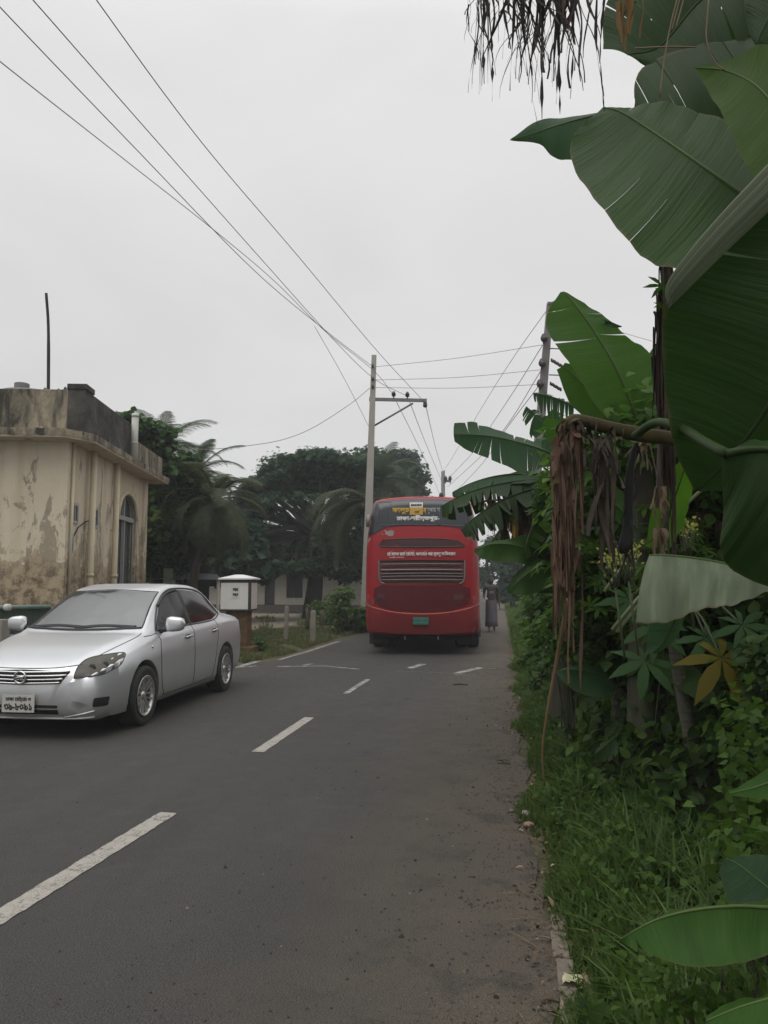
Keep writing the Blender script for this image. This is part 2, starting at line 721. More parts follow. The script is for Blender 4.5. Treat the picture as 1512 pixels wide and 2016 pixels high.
# earth carried onto the right-hand edge of the road
ed = t.math('ADD', xs[0], t.math('MULTIPLY', t.math('SUBTRACT', t.noise(v, 1.3, 5, 0.65), 0.5), 1.5))
dirt = t.ramp(t.math('ADD', t.math('MULTIPLY', ed, 0.5), 0.75), [(0.18, 0.0), (0.62, 0.55), (0.86, 0.95)])
c = t.mix(dirt, c, t.mix(med, (0.076, 0.061, 0.043), (0.122, 0.098, 0.070)))
c = t.mix(t.math('MULTIPLY', dirt, t.ramp(t.noise(v, 3.1, 5, 0.7), [(0.52, 0.0), (0.62, 0.85)])), c, (0.032, 0.029, 0.028))
c = t.mix(t.math('MULTIPLY', dirt, t.ramp(t.noise(v, 60, 3, 0.8), [(0.5, 0.0), (0.62, 0.7)])), c, (0.05, 0.043, 0.036))
# fine cracks
ck = t.voro(t.coord(scale=(0.55, 0.35, 1)), 1.0, 'DISTANCE_TO_EDGE')
t.col(t.mix(t.ramp(ck, [(0.002, 0.0), (0.006, 0.0)]), c, (0.03, 0.03, 0.03)))
t.set(t.ramp(med, [(0.3, 0.72), (0.7, 0.92)]), spec=0.35)
t.bump(t.math('ADD', t.math('MULTIPLY', fine, 0.6), t.math('MULTIPLY', grain, 1.0)), 0.9, 0.010)
M_asph = t.m


def paintmat(name, wear, col=(0.50, 0.47, 0.42)):
    t = NT(name)
    v = t.coord()
    n1 = t.noise(v, 9, 6, 0.75)
    n2 = t.noise(v, 60, 4, 0.7)
    wn_ = t.n('ShaderNodeTexNoise')
    wn_.inputs['Scale'].default_value = 18
    wn_.inputs['Detail'].default_value = 4
    t.l(v, wn_.inputs['Vector'])
    va = t.n('ShaderNodeVectorMath', operation='MULTIPLY_ADD')
    t.l(wn_.outputs['Color'], va.inputs[0])
    va.inputs[1].default_value = (.16, .16, 0)
    t.l(v, va.inputs[2])
    ck = t.voro(va.outputs[0], 11, 'DISTANCE_TO_EDGE')
    ck2 = t.voro(va.outputs[0], 23, 'DISTANCE_TO_EDGE')
    m = t.math('ADD', t.math('MULTIPLY', n1, 0.6), t.math('MULTIPLY', n2, 0.4))
    k = t.ramp(m, [(wear - 0.03, 1.0), (wear + 0.03, 0.0)])
    k = t.math('MAXIMUM', k, t.ramp(ck, [(0.006, 0.75), (0.03, 0.0)]))
    k = t.math('MAXIMUM', k, t.ramp(ck2, [(0.008, 0.55), (0.03, 0.0)]))
    c = t.mix(n1, tuple(x * 0.8 for x in col), col)
    t.col(t.mix(k, c, (0.075, 0.07, 0.066)))
    t.set(0.8, spec=0.3)
    t.bump(k, -0.4, 0.004)
    return t.m


M_pnt = paintmat('road_paint', 0.42, (0.33, 0.308, 0.272))
M_pnt2 = paintmat('worn_road_paint', 0.50, (0.36, 0.345, 0.32))
M_pnt3 = paintmat('faint_road_paint', 0.56, (0.30, 0.29, 0.27))

mb = MB()
n = 60
rows = []
for i in range(n + 1):
    y = -40 + 440 * (i / n) ** 1.6
    rows.append([(x, y, -0.012 + (0.0 if x < 0.6 else -0.02 * min(20, x - 0.6))) for x in (-220, -120, -60, -30, -15, -8, -4, 0, 0.6, 2, 4, 8, 15, 30, 60, 120, 220)])
mb.grid(rows)
o = struct(mb.build('ground', M_earth))

# road outline: right edge frayed, left edge widens into the lay-by beside the building
le = [(-14, -30), (-14, 2), (-13, 9.0)]
for q in ((300, 1345), (440, 1322), (505, 1304), (560, 1297), (660, 1265), (712, 1248)):
    g = G(*q)
    le.append((g.x, g.y))
le += [(-4.25, 26), (-4.35, 40), (-4.4, 80), (-4.4, 260)]
rows = []
ys = sorted(set([-30, -10, -4, 0] + [1 + 0.16 * i for i in range(110)] + [19 + 2 * i for i in range(20)] + [60, 80, 120, 260]))
for y in ys:
    xl = interp(y, [p[1] for p in le], [p[0] for p in le])
    j = 0.03 * math.sin(y * 2.3) + 0.02 * math.sin(y * 5.9 + 1) + 0.012 * math.sin(y * 13 + 2) + rng.uniform(-.012, .012)
    xr = 0.17 + j if y < 22 else 0.2
    rows.append([(xl + (xr - xl) * k / 10, y, 0.0) for k in range(11)])
o = struct(MB().grid(rows).build('road', M_asph))


def marking(p, q, wd, mat, n=44, px=True):
    a, b = (G(*p), G(*q)) if px else (Vector((*p, 0)), Vector((*q, 0)))
    d = (b - a)
    s = Vector((d.y, -d.x, 0)).normalized() * wd / 2
    rows = []
    for i in range(n + 1):
        m = a + d * i / n
        rows.append([m - s * (1 + rng.uniform(-.10, .05)) + Vector((0, 0, .004)), m + s * (1 + rng.uniform(-.10, .05)) + Vector((0, 0, .004))])
    return struct(MB().grid(rows).build('road_marking', mat))


marking((-120, 1880), (332, 1601), 0.125, M_pnt)
marking((507, 1481), (609, 1413), 0.115, M_pnt)
marking((680, 1366), (724, 1338), 0.085, M_pnt2)
marking((466, 1314), (508, 1302), 0.14, M_pnt2)
marking((440, 1316.5), (506, 1311.5), 0.10, M_pnt2)
marking((548, 1299.5), (612, 1281), 0.10, M_pnt2)
marking((600, 1284.5), (668, 1262.5), 0.13, M_pnt2)
marking((545, 1312.5), (640, 1311.5), 0.10, M_pnt2)
marking((640, 1311.5), (708, 1318), 0.08, M_pnt2)
marking((598, 1310), (614, 1307), 0.09, M_pnt2)
marking((806, 1316), (833, 1307.5), 0.15, M_pnt2)
marking((897, 1326.5), (946, 1314.5), 0.15, M_pnt2)
marking((780, 1322), (880, 1325), 0.05, M_pnt3)
marking((893, 1328.5), (936, 1330), 0.04, M_pnt2)
marking((963, 1317), (976, 1316.5), 0.05, M_pnt2)

# earth path behind the posts, on the left
rows = []
for a, b in (((455, 1246), (480, 1205)), ((530, 1236), (545, 1203.5)), ((600, 1236), (610, 1203.5)), ((650, 1236), (660, 1204)), ((705, 1240), (705, 1205))):
    p, q = G(*a), G(*b)
    rows.append([p + (q - p) * k / 4 + Vector((0, 0, -0.007)) for k in range(5)])
t = NT('pale_earth')
v = t.coord()
t.col(t.mix(t.noise(v, 1.6, 6, 0.7), (0.12, 0.10, 0.072), (0.22, 0.19, 0.145)))
t.set(0.95, spec=0.2)
struct(MB().grid(rows).build('path', t.m))

# concrete edging half buried beside the road
M_kerb = plain('kerb_concrete', (0.13, 0.108, 0.085), 0.9, var=0.6, scale=14, bump=0.6)
mb = MB()
ga, gb = G(1128, 2060), G(1102, 1835)
L = (gb - ga).length
dn = (gb - ga).normalized()
sd = Vector((dn.y, -dn.x, 0))
y = 0.0
while y < L:
    ln = rng.uniform(0.16, 0.24)
    p = ga + dn * (y + ln / 2) + sd * rng.uniform(-.008, .008)
    Mx = Matrix.Translation(p + Vector((0, 0, rng.uniform(-.006, .004)))) @ Matrix.Rotation(math.atan2(dn.y, dn.x) + rng.uniform(-.03, .03), 4, 'Z')
    mb.box((-ln / 2 + .004, -.033, -.06), (ln / 2 - .004, .033, .012), bev=0.006, M=Mx)
    y += ln
struct(mb.build('kerb', M_kerb))

# loose stones and clods swept to the road edge
pts = []
for _ in range(2600):
    y = 1.6 + 13 * rng.random() ** 1.8
    e = abs(rng.gauss(0, 0.33))
    pts.append((0.17 - e + rng.uniform(-.02, .1), y))
for _ in range(1500):
    pts.append((rng.uniform(-4.5, 0.1) if rng.random() < .5 else rng.uniform(-1.6, .1), 1.7 + 11 * rng.random() ** 1.5))
mb = MB()
for (x, y) in pts:
    s = rng.uniform(.003, .008) * (1.0 if rng.random() < .94 else 1.9)
    a = rng.uniform(0, 6.28)
    vs = []
    for k in range(5):
        q = a + k * 1.2566
        vs.append((x + math.cos(q) * s * rng.uniform(.6, 1.3), y + math.sin(q) * s * rng.uniform(.6, 1.3), .001))
    vs.append((x + rng.uniform(-.3, .3) * s, y, s * rng.uniform(.6, 1.1)))
    mb.add(vs, [(k, (k + 1) % 5, 5) for k in range(5)], smooth=False)
t = NT('grit')
g = t.n('ShaderNodeNewGeometry')
t.col(t.ramp(g.outputs['Random Per Island'], [(0.0, (0.02, 0.018, 0.016)), (0.6, (0.06, 0.05, 0.042)), (0.93, (0.085, 0.068, 0.052)), (1.0, (0.16, 0.145, 0.12))]))
t.set(0.95, spec=0.2)
struct(mb.build('gravel', t.m), 'stuff', 'dark loose grit lying along the right edge of the road', 'gravel')
# ================================================================ silver saloon car
def carpaint(name, c, rough=0.34, metal=0.55, coat=0.6, dust=0.25, grime=(0.17, 0.15, 0.125), spec=.5, zg=(.22, .62)):
    t = NT(name)
    v = t.coord()
    n = t.noise(v, 2.5, 5, 0.65)
    n2 = t.noise(v, 240, 2, 0.5)
    z = t.sep(v)[2]
    col = t.mix(t.math('MULTIPLY', n2, 0.35), c, tuple(min(1, x * 1.25) for x in c))
    col = t.mix(t.math('MULTIPLY', n, dust), col, (0.22, 0.20, 0.17))
    # road dust thrown up on the lower body
    low = t.ramp(t.math('ADD', z, t.math('MULTIPLY', n, 0.25)), [(zg[0], 0.55), (zg[1], 0.0)])
    col = t.mix(low, col, grime)
    t.col(col)
    t.set(t.math('ADD', t.math('MULTIPLY', low, 0.4), rough), metal, spec, coat)
    t.b.inputs['Coat Roughness'].default_value = 0.12
    return t.m


M_silver = carpaint('silver_paint', (0.56, 0.57, 0.585), .38, .68, .5, .10)
M_black = plain('black_plastic', (0.014, 0.014, 0.015), 0.55)
M_void = plain('dark_underbody', (0.008, 0.008, 0.008), 0.9)
M_tyre = plain('tyre_rubber', (0.022, 0.021, 0.02), 0.85, var=0.4, bump=0.3)
M_alloy = plain('alloy', (0.50, 0.49, 0.47), 0.35, 0.8, var=0.15)
M_chrome = plain('chrome', (0.62, 0.62, 0.62), 0.16, 1.0, var=0.05)
t = NT('car_glass')
v = t.coord()
n = t.noise(v, 3.5, 5, 0.7)
t.col(t.mix(n, (0.007, 0.008, 0.008), (0.018, 0.020, 0.019)))
t.set(t.ramp(n, [(0.35, 0.06), (0.7, 0.16)]), 0.0, 0.4)
t.b.inputs['IOR'].default_value = 1.42
M_cglass = t.m
t = NT('windscreen_glass')
v = t.coord()
n = t.noise(v, 2.2, 5, 0.6, 0.8)
t.col(t.mix(t.ramp(n, [(0.35, 0.0), (0.7, 1.0)]), (0.020, 0.024, 0.024), (0.050, 0.055, 0.053)))
t.set(0.10, 0.0, 1.0)
t.b.inputs['IOR'].default_value = 1.7
M_wglass = t.m
t = NT('headlight_glass')
v = t.coord()
t.col(t.mix(t.noise(v, 12, 3), (0.030, 0.027, 0.021), (0.075, 0.066, 0.050)))
t.set(0.30, 0.0, 0.3, 0.0)
M_lamp = t.m
M_red = plain('red_lens', (0.25, 0.02, 0.02), 0.2, spec=0.8)
M_plate = plain('number_plate_white', (0.42, 0.41, 0.38), 0.6, var=0.12)
M_ink = plain('plate_ink', (0.015, 0.015, 0.015), 0.7)
M_white = plain('white_sticker', (0.75, 0.75, 0.75), 0.6, var=0.05)
M_disc = plain('brake_iron', (0.05, 0.047, 0.043), 0.6, 0.5)

CX, CY, CYAW = -4.55, 6.80, R(1.7)      # middle of the front bumper and heading of the car
car = thing('saloon_car', 'silver four-door saloon car with tinted headlights beside the beige building', 'car', (CX, CY, 0), CYAW)
CM = car.matrix_basis.copy() if False else Matrix.Translation((CX, CY, 0)) @ Matrix.Rotation(CYAW, 4, 'Z')
LEN, HW = 4.41, 0.848
U = [0.0, 0.04, 0.12, 0.26, 0.45, 0.70, 0.90, 1.08, 1.25, 1.50, 1.75, 2.00, 2.25, 2.55, 2.9, 3.2, 3.4, 3.6, 3.8, 4.0, 4.2, 4.33, 4.40, 4.41]


def par(u):
    zt = smoothi(u, [0, .05, .12, .3, .6, .9, 1.04, 1.12, 1.3, 1.6, 1.88, 2.0, 2.35, 2.8, 3.15, 3.4, 3.68, 3.86, 4.0, 4.2, 4.36, 4.41],
                 [.60, .67, .715, .785, .875, .935, .955, .985, 1.075, 1.25, 1.40, 1.44, 1.487, 1.48, 1.435, 1.355, 1.215, 1.10, 1.065, 1.055, 1.03, .93])
    zb = smoothi(u, [0, .1, .3, .7, 1.1, 1.6, 2.5, 3.3, 3.8, 4.3, 4.41], [.57, .66, .735, .845, .905, .925, .95, .985, 1.005, .99, .88])
    wb = smoothi(u, [0, .05, .15, .3, .5, .9, 1.4, 2.4, 3.2, 3.8, 4.15, 4.33, 4.41], [.42, .56, .655, .715, .75, .775, .795, .805, .795, .765, .735, .695, .60])
    wm = smoothi(u, [0, .04, .12, .25, .42, .7, 1.0, 2.2, 3.4, 3.8, 4.1, 4.3, 4.41], [.52, .645, .745, .795, .822, .842, .846, .848, .850, .846, .832, .795, .68])
    wt = smoothi(u, [0, .2, .6, 1.0, 1.15, 1.5, 1.95, 2.5, 3.0, 3.4, 3.7, 3.95, 4.2, 4.41], [.40, .50, .62, .70, .70, .625, .555, .555, .545, .545, .57, .60, .58, .45])
    zf = smoothi(u, [0, .06, .2, .5, 1.0, 3.5, 4.0, 4.3, 4.41], [.30, .20, .175, .17, .175, .18, .22, .28, .40])
    return zt, zb, wb, wm, wt, zf


def csec(u):
    zt, zb, wb, wm, wt, zf = par(u)
    zt = max(zt, zb + .012)
    zm = zf + (zb - zf) * 0.52
    edge = .045 if zt - zb > .15 else .045 * (zt - zb) / .15 + .004
    h = [(0, zf), (wm * .55, zf), (wm * .88, zf + .004), (wm * .955, zf + .03), (wm * .985, zf + .11), (wm * .998, zf + (zm - zf) * .6), (wm, zm), (wm * .997, zm + (zb - zm) * .30),
         (wm * .62 + wb * .38 + .004, zb - (zb - zm) * .16), (wm * .35 + wb * .65 + .004, zb - .035), (wb + .004, zb - .008)]
    for k in (.06, .3, .55, .78, .92):
        bul = .012 * math.sin(PI * k)
        h.append((wb + (wt - wb) * k - .018 * (1 - k) + bul, zb + (zt - edge - zb) * k + .004))
    h += [(wt - .004, zt - edge * .72), (wt - .03, zt - edge * .40), (wt - .08, zt - edge * .22), (wt * .62, zt - edge * .06), (wt * .32, zt - .001), (0, zt)]
    return h


rows = []
NU = 110
for i in range(NU + 1):
    u = LEN * i / NU
    u = LEN * (0.5 - 0.5 * math.cos(PI * i / NU)) * 0.35 + u * 0.65
    h = csec(u)
    ring = []
    zt, zb = par(u)[:2]
    full = h + [(-x, z) for x, z in h[-2:0:-1]]
    for x, z in full:
        k = max(0, min(1, (z - zb) / .1))
        bow = 0.0
        if 0.9 < u < 2.1:      # the windscreen bows forward in the middle
            bow = -0.13 * (1 - min(1, (x / .68) ** 2)) * k * math.sin(PI * (u - .9) / 1.2)
        if 3.2 < u < 4.0:
            bow = 0.10 * (1 - min(1, (x / .62) ** 2)) * k * math.sin(PI * (u - 3.2) / .8)
        nose = 0.05 * (1 - min(1, (z - .45) ** 2 / .1)) if u < .01 else 0
        ring.append((x, u + bow, z))
    rows.append(ring)
bmv = [p for r in rows for p in r]
n = len(rows[0])
bmf = []
for i in range(len(rows) - 1):
    for k in range(n):
        bmf.append((i * n + k, (i + 1) * n + k, (i + 1) * n + (k + 1) % n, i * n + (k + 1) % n))
bmf.append(tuple(range(n)))
bmf.append(tuple(range((len(rows) - 1) * n, len(rows) * n))[::-1])
me = bpy.data.meshes.new('body')
me.from_pydata(bmv, [], bmf)
me.polygons.foreach_set('use_smooth', [True] * len(bmf))
bm = bmesh.new()
bm.from_mesh(me)
bmesh.ops.recalc_face_normals(bm, faces=bm.faces[:])
bm.to_mesh(me)
bm.free()
me.materials.append(M_silver)
me.materials.append(M_void)
CB = Body(bmv, bmf)
body = bpy.data.objects.new('body', me)
C.objects.link(body)
AX = (0.90, 3.50)
WR, WZ = 0.312, 0.308
for ua in AX:
    for s in (-1, 1):
        cut = MB()
        cut.lathe([(0.0, s * .50), (.355, s * .50), (.358, s * .7), (.36, s * 1.0), (0.0, s * 1.0)], 40, Matrix.Translation((0, ua, WZ + .015)), axis='X')
        co = cut.build('cutter', M_void, recalc=True)
        bm = bmesh.new()
        bm.from_mesh(co.data)
        bmesh.ops.remove_doubles(bm, verts=bm.verts[:], dist=1e-5)
        bmesh.ops.recalc_face_normals(bm, faces=bm.faces[:])
        bm.to_mesh(co.data)
        bm.free()
        md = body.modifiers.new('b', 'BOOLEAN')
        md.operation = 'DIFFERENCE'
        md.solver = 'EXACT'
        md.object = co
        dg = bpy.context.evaluated_depsgraph_get()
        nm = bpy.data.meshes.new_from_object(body.evaluated_get(dg))
        body.modifiers.clear()
        body.data = nm
        bpy.data.objects.remove(co)
for p in body.data.polygons:
    c = p.center
    p.material_index = 0
    p.use_smooth = True
    for ua in AX:
        if math.hypot(c.y - ua, c.z - WZ - .015) < .352 and abs(c.x) < .845 and abs(c.x) > .3:
            p.material_index = 0 if (abs(p.normal.x) > .75 and abs(c.x) > .66) else 1
    if c.z < .19 and abs(p.normal.z) > .7:
        p.material_index = 1
bm = bmesh.new()
bm.from_mesh(body.data)
for e in bm.edges:
    if len(e.link_faces) == 2 and (e.link_faces[0].material_index != e.link_faces[1].material_index or e.link_faces[0].normal.angle(e.link_faces[1].normal, 0) > R(55)):
        e.smooth = False
bmesh.ops.triangulate(bm, faces=[f for f in bm.faces if len(f.verts) > 4])
bm.to_mesh(body.data)
bm.free()
body.data.name = 'body'
body.parent = car

FR = lambda x, z: (x, -2.0, z)          # cast from the front
SL = lambda u, z: (2.0, u, z)           # cast from the car's left side, which faces the road
SR = lambda u, z: (-2.0, u, z)
TP = lambda x, u: (x, u, 3.0)
BK = lambda x, z: (x, 7.0, z)
DF, DL, DR, DT, DB = (0, 1, 0), (-1, 0, 0), (1, 0, 0), (0, 0, -1), (0, -1, 0)


def cpart(mb, name, mat, parent=None):
    """link a part modelled in the car's own coordinates"""
    o = mb.build(name, mat)
    o.parent = parent or car
    return o


def cpx(px, py):
    """the spot on the car's skin seen at a photo pixel, in the car's own coordinates"""
    inv = CM.inverted()
    o_ = inv @ Vector((0, 0, CAMH))
    d_ = (inv @ P(px, py, 5.0) - o_).normalized()
    r_ = CB.t.ray_cast(o_, d_)
    q = r_[0] if r_[0] is not None else CB.t.find_nearest(o_ + d_ * 8.5)[0]
    return q


def cxz(pts):
    return [(cpx(*p).x, cpx(*p).z) for p in pts]


HEADL = cxz([(146, 1335), (150, 1320), (163, 1303), (180, 1294), (205, 1289), (232, 1285), (245, 1285), (245, 1294), (237, 1309), (222, 1318), (203, 1327), (175, 1332)])
FOGL = cxz([(183, 1392), (214, 1388), (217, 1370), (186, 1374)])
LAMPS = [(*cxz([(182, 1314)])[0], .030), (*cxz([(208, 1308)])[0], .026)]
# glass
ws = round_poly([(-.66, 1.0), (0, .985), (.66, 1.0), (.535, 1.385), (0, 1.408), (-.535, 1.385)], .03)
windscreen = cpart(CB.panel(ws, FR, DF, .012, .035), 'windscreen', M_wglass)
edge = CB.line([(-.66, 1.0), (-.60, 1.16), (-.535, 1.385)], FR, DF, .009)
CB.line([(.66, 1.0), (.60, 1.16), (.535, 1.385)], FR, DF, .009, mb=edge)
CB.line([(-.535, 1.387), (0, 1.411), (.535, 1.387)], FR, DF, .007, mb=edge)
CB.line([(-.66, .997), (0, .980), (.66, .997)], FR, DF, .016, mb=edge)
cpart(edge, 'windscreen_seal', M_black, windscreen)
mk = MB()
for x, z, q in ((-.05, 1.338, .035), (.02, 1.342, .035), (-.075, 1.318, .035), (-.005, 1.320, .04)):
    CB.panel([(x - q / 2, z - .004), (x + q / 2, z - .001), (x + q / 2 + .008, z + .008), (x - q / 2 + .008, z + .006)], FR, DF, .007, .02, mb=mk)
cpart(mk, 'windscreen_sticker', M_white, windscreen)
for pts in (([(-.60, 1.012), (-.3, 1.03), (.02, 1.018)]), ([(-.06, 1.008), (.25, 1.03), (.60, 1.016)])):
    mb = CB.line(pts, FR, DF, .011, .018)
    CB.line([(p[0], p[1] - .012) for p in pts], FR, DF, .012, .010, mb=mb)
    cpart(mb, 'wiper', M_black)
bw_ = round_poly([(-.55, 1.11), (.55, 1.11), (.50, 1.33), (-.50, 1.33)], .05)
cpart(CB.panel(bw_, BK, DB, .012, .05), 'rear_window', M_cglass)
for to3, d in ((SL, DL), (SR, DR)):
    f = round_poly([(1.36, .972), (2.26, .988), (2.28, 1.405), (2.02, 1.380), (1.72, 1.235)], .035)
    r = round_poly([(2.36, .990), (3.10, 1.012), (3.45, 1.075), (3.24, 1.29), (2.96, 1.382), (2.38, 1.412)], .045)
    for g in (f, r):
        win = cpart(CB.panel(g, to3, d, .006, .04), 'side_window', M_cglass)
    mb = CB.line([(1.33, .965), (1.70, 1.245), (2.02, 1.396), (2.4, 1.427), (2.96, 1.399), (3.28, 1.30), (3.49, 1.07)], to3, d, .011, .003)
    CB.line([(1.33, .960), (2.2, .976), (3.1, .998), (3.48, 1.062)], to3, d, .009, .003, mb=mb)
    CB.panel([(2.265, .985), (2.355, .985), (2.375, 1.408), (2.285, 1.408)], to3, d, .005, .04, mb=mb)
    cpart(mb, 'window_trim', M_black)
    # rain visor over the front window
    mb = CB.line([(1.66, 1.225), (1.86, 1.325), (2.05, 1.380), (2.27, 1.406)], to3, d, .020, .012)
    cpart(mb, 'rain_visor', M_black)
    mb = MB()
    for pts in ([(1.31, .955), (1.30, .70), (1.33, .40), (1.42, .25)], [(2.31, .975), (2.31, .6), (2.30, .27)], [(3.18, 1.0), (3.17, .80), (3.12, .66), (3.06, .45), (2.98, .27)],
                [(1.42, .25), (2.2, .245), (2.98, .27)], [(1.03, .915), (1.2, .92), (1.31, .935)]):
        CB.line(pts, to3, d, .0045, .0005, mb=mb)
    cpart(mb, 'door_seam', M_black)
    mb = CB.line([(1.25, .205), (2.2, .20), (3.12, .21)], to3, d, .02, -.002)
    cpart(mb, 'sill_trim', M_black)
    for uu in (2.10, 3.03):
        mb = CB.line([(uu - .11, .845 + .02 * (uu > 2.5)), (uu, .852 + .02 * (uu > 2.5)), (uu + .09, .85 + .02 * (uu > 2.5))], to3, d, .014, .022)
        hd = cpart(mb, 'door_handle', M_silver)
        cpart(CB.panel(round_poly([(uu - .09, .82 + .02 * (uu > 2.5)), (uu + .07, .82 + .02 * (uu > 2.5)), (uu + .07, .875 + .02 * (uu > 2.5)), (uu - .09, .87 + .02 * (uu > 2.5))], .02), to3, d, .002, .03), 'handle_cup', M_disc, hd)
    sgn = 1 if d is DL else -1
    # side marker on the wing
    h = CB.hit(to3(1.08, .80), d)[0]
    cpart(MB().lathe([(.0, .014), (.012, .010), (.017, 0.0)], 12, Matrix.Translation(h) @ Matrix.Rotation(R(90) * sgn, 4, 'Y')), 'side_marker', M_chrome)
    # door mirror
    mm = MB()
    prof = []
    for i in range(9):
        q = -1 + 2 * i / 8
        r = math.sqrt(max(0.0, 1 - abs(q) ** 4))
        prof.append([(sgn * (.955 + .118 * q), 1.40 + .06 * math.copysign(abs(math.cos(a)) ** .6, math.cos(a)) * max(r, .02), 1.03 + (.082 - .012 * q) * math.copysign(abs(math.sin(a)) ** .6, math.sin(a)) * max(r, .02)) for a in [2 * PI * k / 16 for k in range(16)]])
    mm.grid(prof, wrap=True)
    mir = cpart(mm, 'door_mirror', M_silver)
    ft = MB().tube([(sgn * .74, 1.43, .945), (sgn * .81, 1.42, .965), (sgn * .90, 1.41, .985)], [.035, .028, .03], 8)
    ft.lathe([(0, 0), (.058, .001), (.062, -.012)], 18, Matrix.Translation((sgn * .955, 1.468, 1.03)) @ Matrix.Scale(1.6, 4, (1, 0, 0)), axis='Y')
    cpart(ft, 'mirror_foot', M_black, mir)
    # head lamp, tinted, sweeping back into the wing
    hl = [(.46, .645), (.70, .672), (.80, .70)]
    head = [Vector(p) for p in HEADL]
    if sgn < 0:
        head = [Vector((-p.x, p.y)) for p in head][::-1]
    lampo = cpart(CB.panel(head, FR, DF, .006, .03), 'headlight', M_lamp)
    ring = [tuple(p) for p in head] + [tuple(head[0])]
    cpart(CB.line(ring, FR, DF, .005, .004, n=60), 'headlight_seal', M_black, lampo)
    for (x, z, r) in LAMPS:
        inn = MB()
        h, nn = CB.hit(FR(sgn * x, z), DF)
        inn.lathe([(0, -.0065), (r, -.008), (r + .006, -.003)], 20, Matrix.Translation(h), axis='Y')
        cpart(inn, 'lamp_reflector', M_disc, lampo)
    fog = round_poly(FOGL, .015)
    if sgn < 0:
        fog = [Vector((-p.x, p.y)) for p in fog][::-1]
    cpart(CB.panel(fog, FR, DF, .012, .02), 'fog_lamp', M_void)
    tl = round_poly([(.52, .80), (.70, .82), (.70, .98), (.55, .96)], .02)
    if sgn < 0:
        tl = [Vector((-p.x, p.y)) for p in tl][::-1]
    cpart(CB.panel(tl, BK, DB, .006, .04), 'tail_light', M_red)

# grille and bumper
gl = round_poly([(-.40, .535), (0, .52), (.40, .535), (.475, .648), (0, .662), (-.475, .648)], .015)
gr_o = cpart(CB.panel(gl, FR, DF, .004, .03), 'grille', M_void)
mb = MB()
for z, wd, rr in ((.545, .40, .010), (.578, .425, .009), (.612, .45, .009), (.647, .468, .010)):
    CB.line([(-wd, z + .004), (-wd / 2, z - .004), (0, z - .008), (wd / 2, z - .004), (wd, z + .004)], FR, DF, rr, .010, mb=mb)
cpart(mb, 'grille_bar', M_chrome, gr_o)
h, nn = CB.hit(FR(0, .592), DF)
em = MB()
em.lathe([(.046, -.024), (.060, -.034), (.066, -.024), (.060, -.012)], 28, Matrix.Translation(h), axis='Y')
em.tube([h + Vector(q) for q in ((-.05, -.03, -.018), (-.012, -.034, .004), (.022, -.034, .006), (.045, -.03, .020))], [.008, .011, .010, .006], 8)
em.tube([h + Vector(q) for q in ((.045, -.03, .020), (.03, -.032, -.010), (.0, -.033, -.014))], [.006, .006, .005], 8)
cpart(em, 'emblem', M_chrome, gr_o)
cpart(CB.panel(round_poly([(-.38, .245), (.38, .245), (.38, .335), (-.38, .335)], .012), FR, DF, .003, .04), 'air_intake', M_void)
mb = CB.line([(-.38, .292), (0, .29), (.38, .292)], FR, DF, .006, .006)
cpart(mb, 'intake_bar', M_disc)
mb = CB.line([(-.70, .215), (-.45, .205), (0, .203), (.45, .205), (.70, .215)], FR, DF, .012, .004)
CB.line([(.42, .215), (.60, .25), (.705, .275)], FR, DF, .010, .001, mb=mb)
CB.line([(-.42, .215), (-.60, .25), (-.705, .275)], FR, DF, .010, .001, mb=mb)
cpart(mb, 'bumper_lip', M_silver)
# bonnet seams
mb = CB.line([(-.545, .705), (-.30, .678), (0, .672), (.30, .678), (.545, .705)], FR, DF, .005, .0005)
for s in (-1, 1):
    CB.line([(s * .60, .32), (s * .675, .60), (s * .715, .9), (s * .70, 1.08)], TP, DT, .0045, .0005, mb=mb)
cpart(mb, 'bonnet_seam', M_black)
# number plate
pl = MB()
h, nn = CB.hit(FR(0, .335), DF)
PY = h.y - .03
pl.box((-.165, PY - .004, .268), (.165, PY, .438), bev=.004)
pl.box((-.12, PY, .28), (.12, PY + .06, .40), mi=1)
plate = cpart(pl, 'number_plate', [M_plate, M_black])
mb = MB()
for s, z, hh, ww in (('ঢাকা মেট্রো গ', .395, None, .26), ('৩৯-৮০৯১', .322, None, .285)):
    vs, fs = text_geo(s, width=ww, bold=.035)
    mb.add([(v.x, PY - .006 - v.z, z + v.y * (1.25 if z < .35 else 1.0)) for v in vs], fs)
cpart(mb, 'plate_lettering', M_ink, plate)
mb = CB.panel(round_poly([(-.16, .60), (.16, .60), (.16, .72), (-.16, .72)], .01), BK, DB, .01, .05)
cpart(mb, 'rear_plate', M_plate)
cpart(MB().tube([(-.28, 2.95, 1.42), (-.28, 2.98, 1.445), (-.28, 3.06, 1.47)], [.02, .012, .004], 8), 'aerial', M_black)


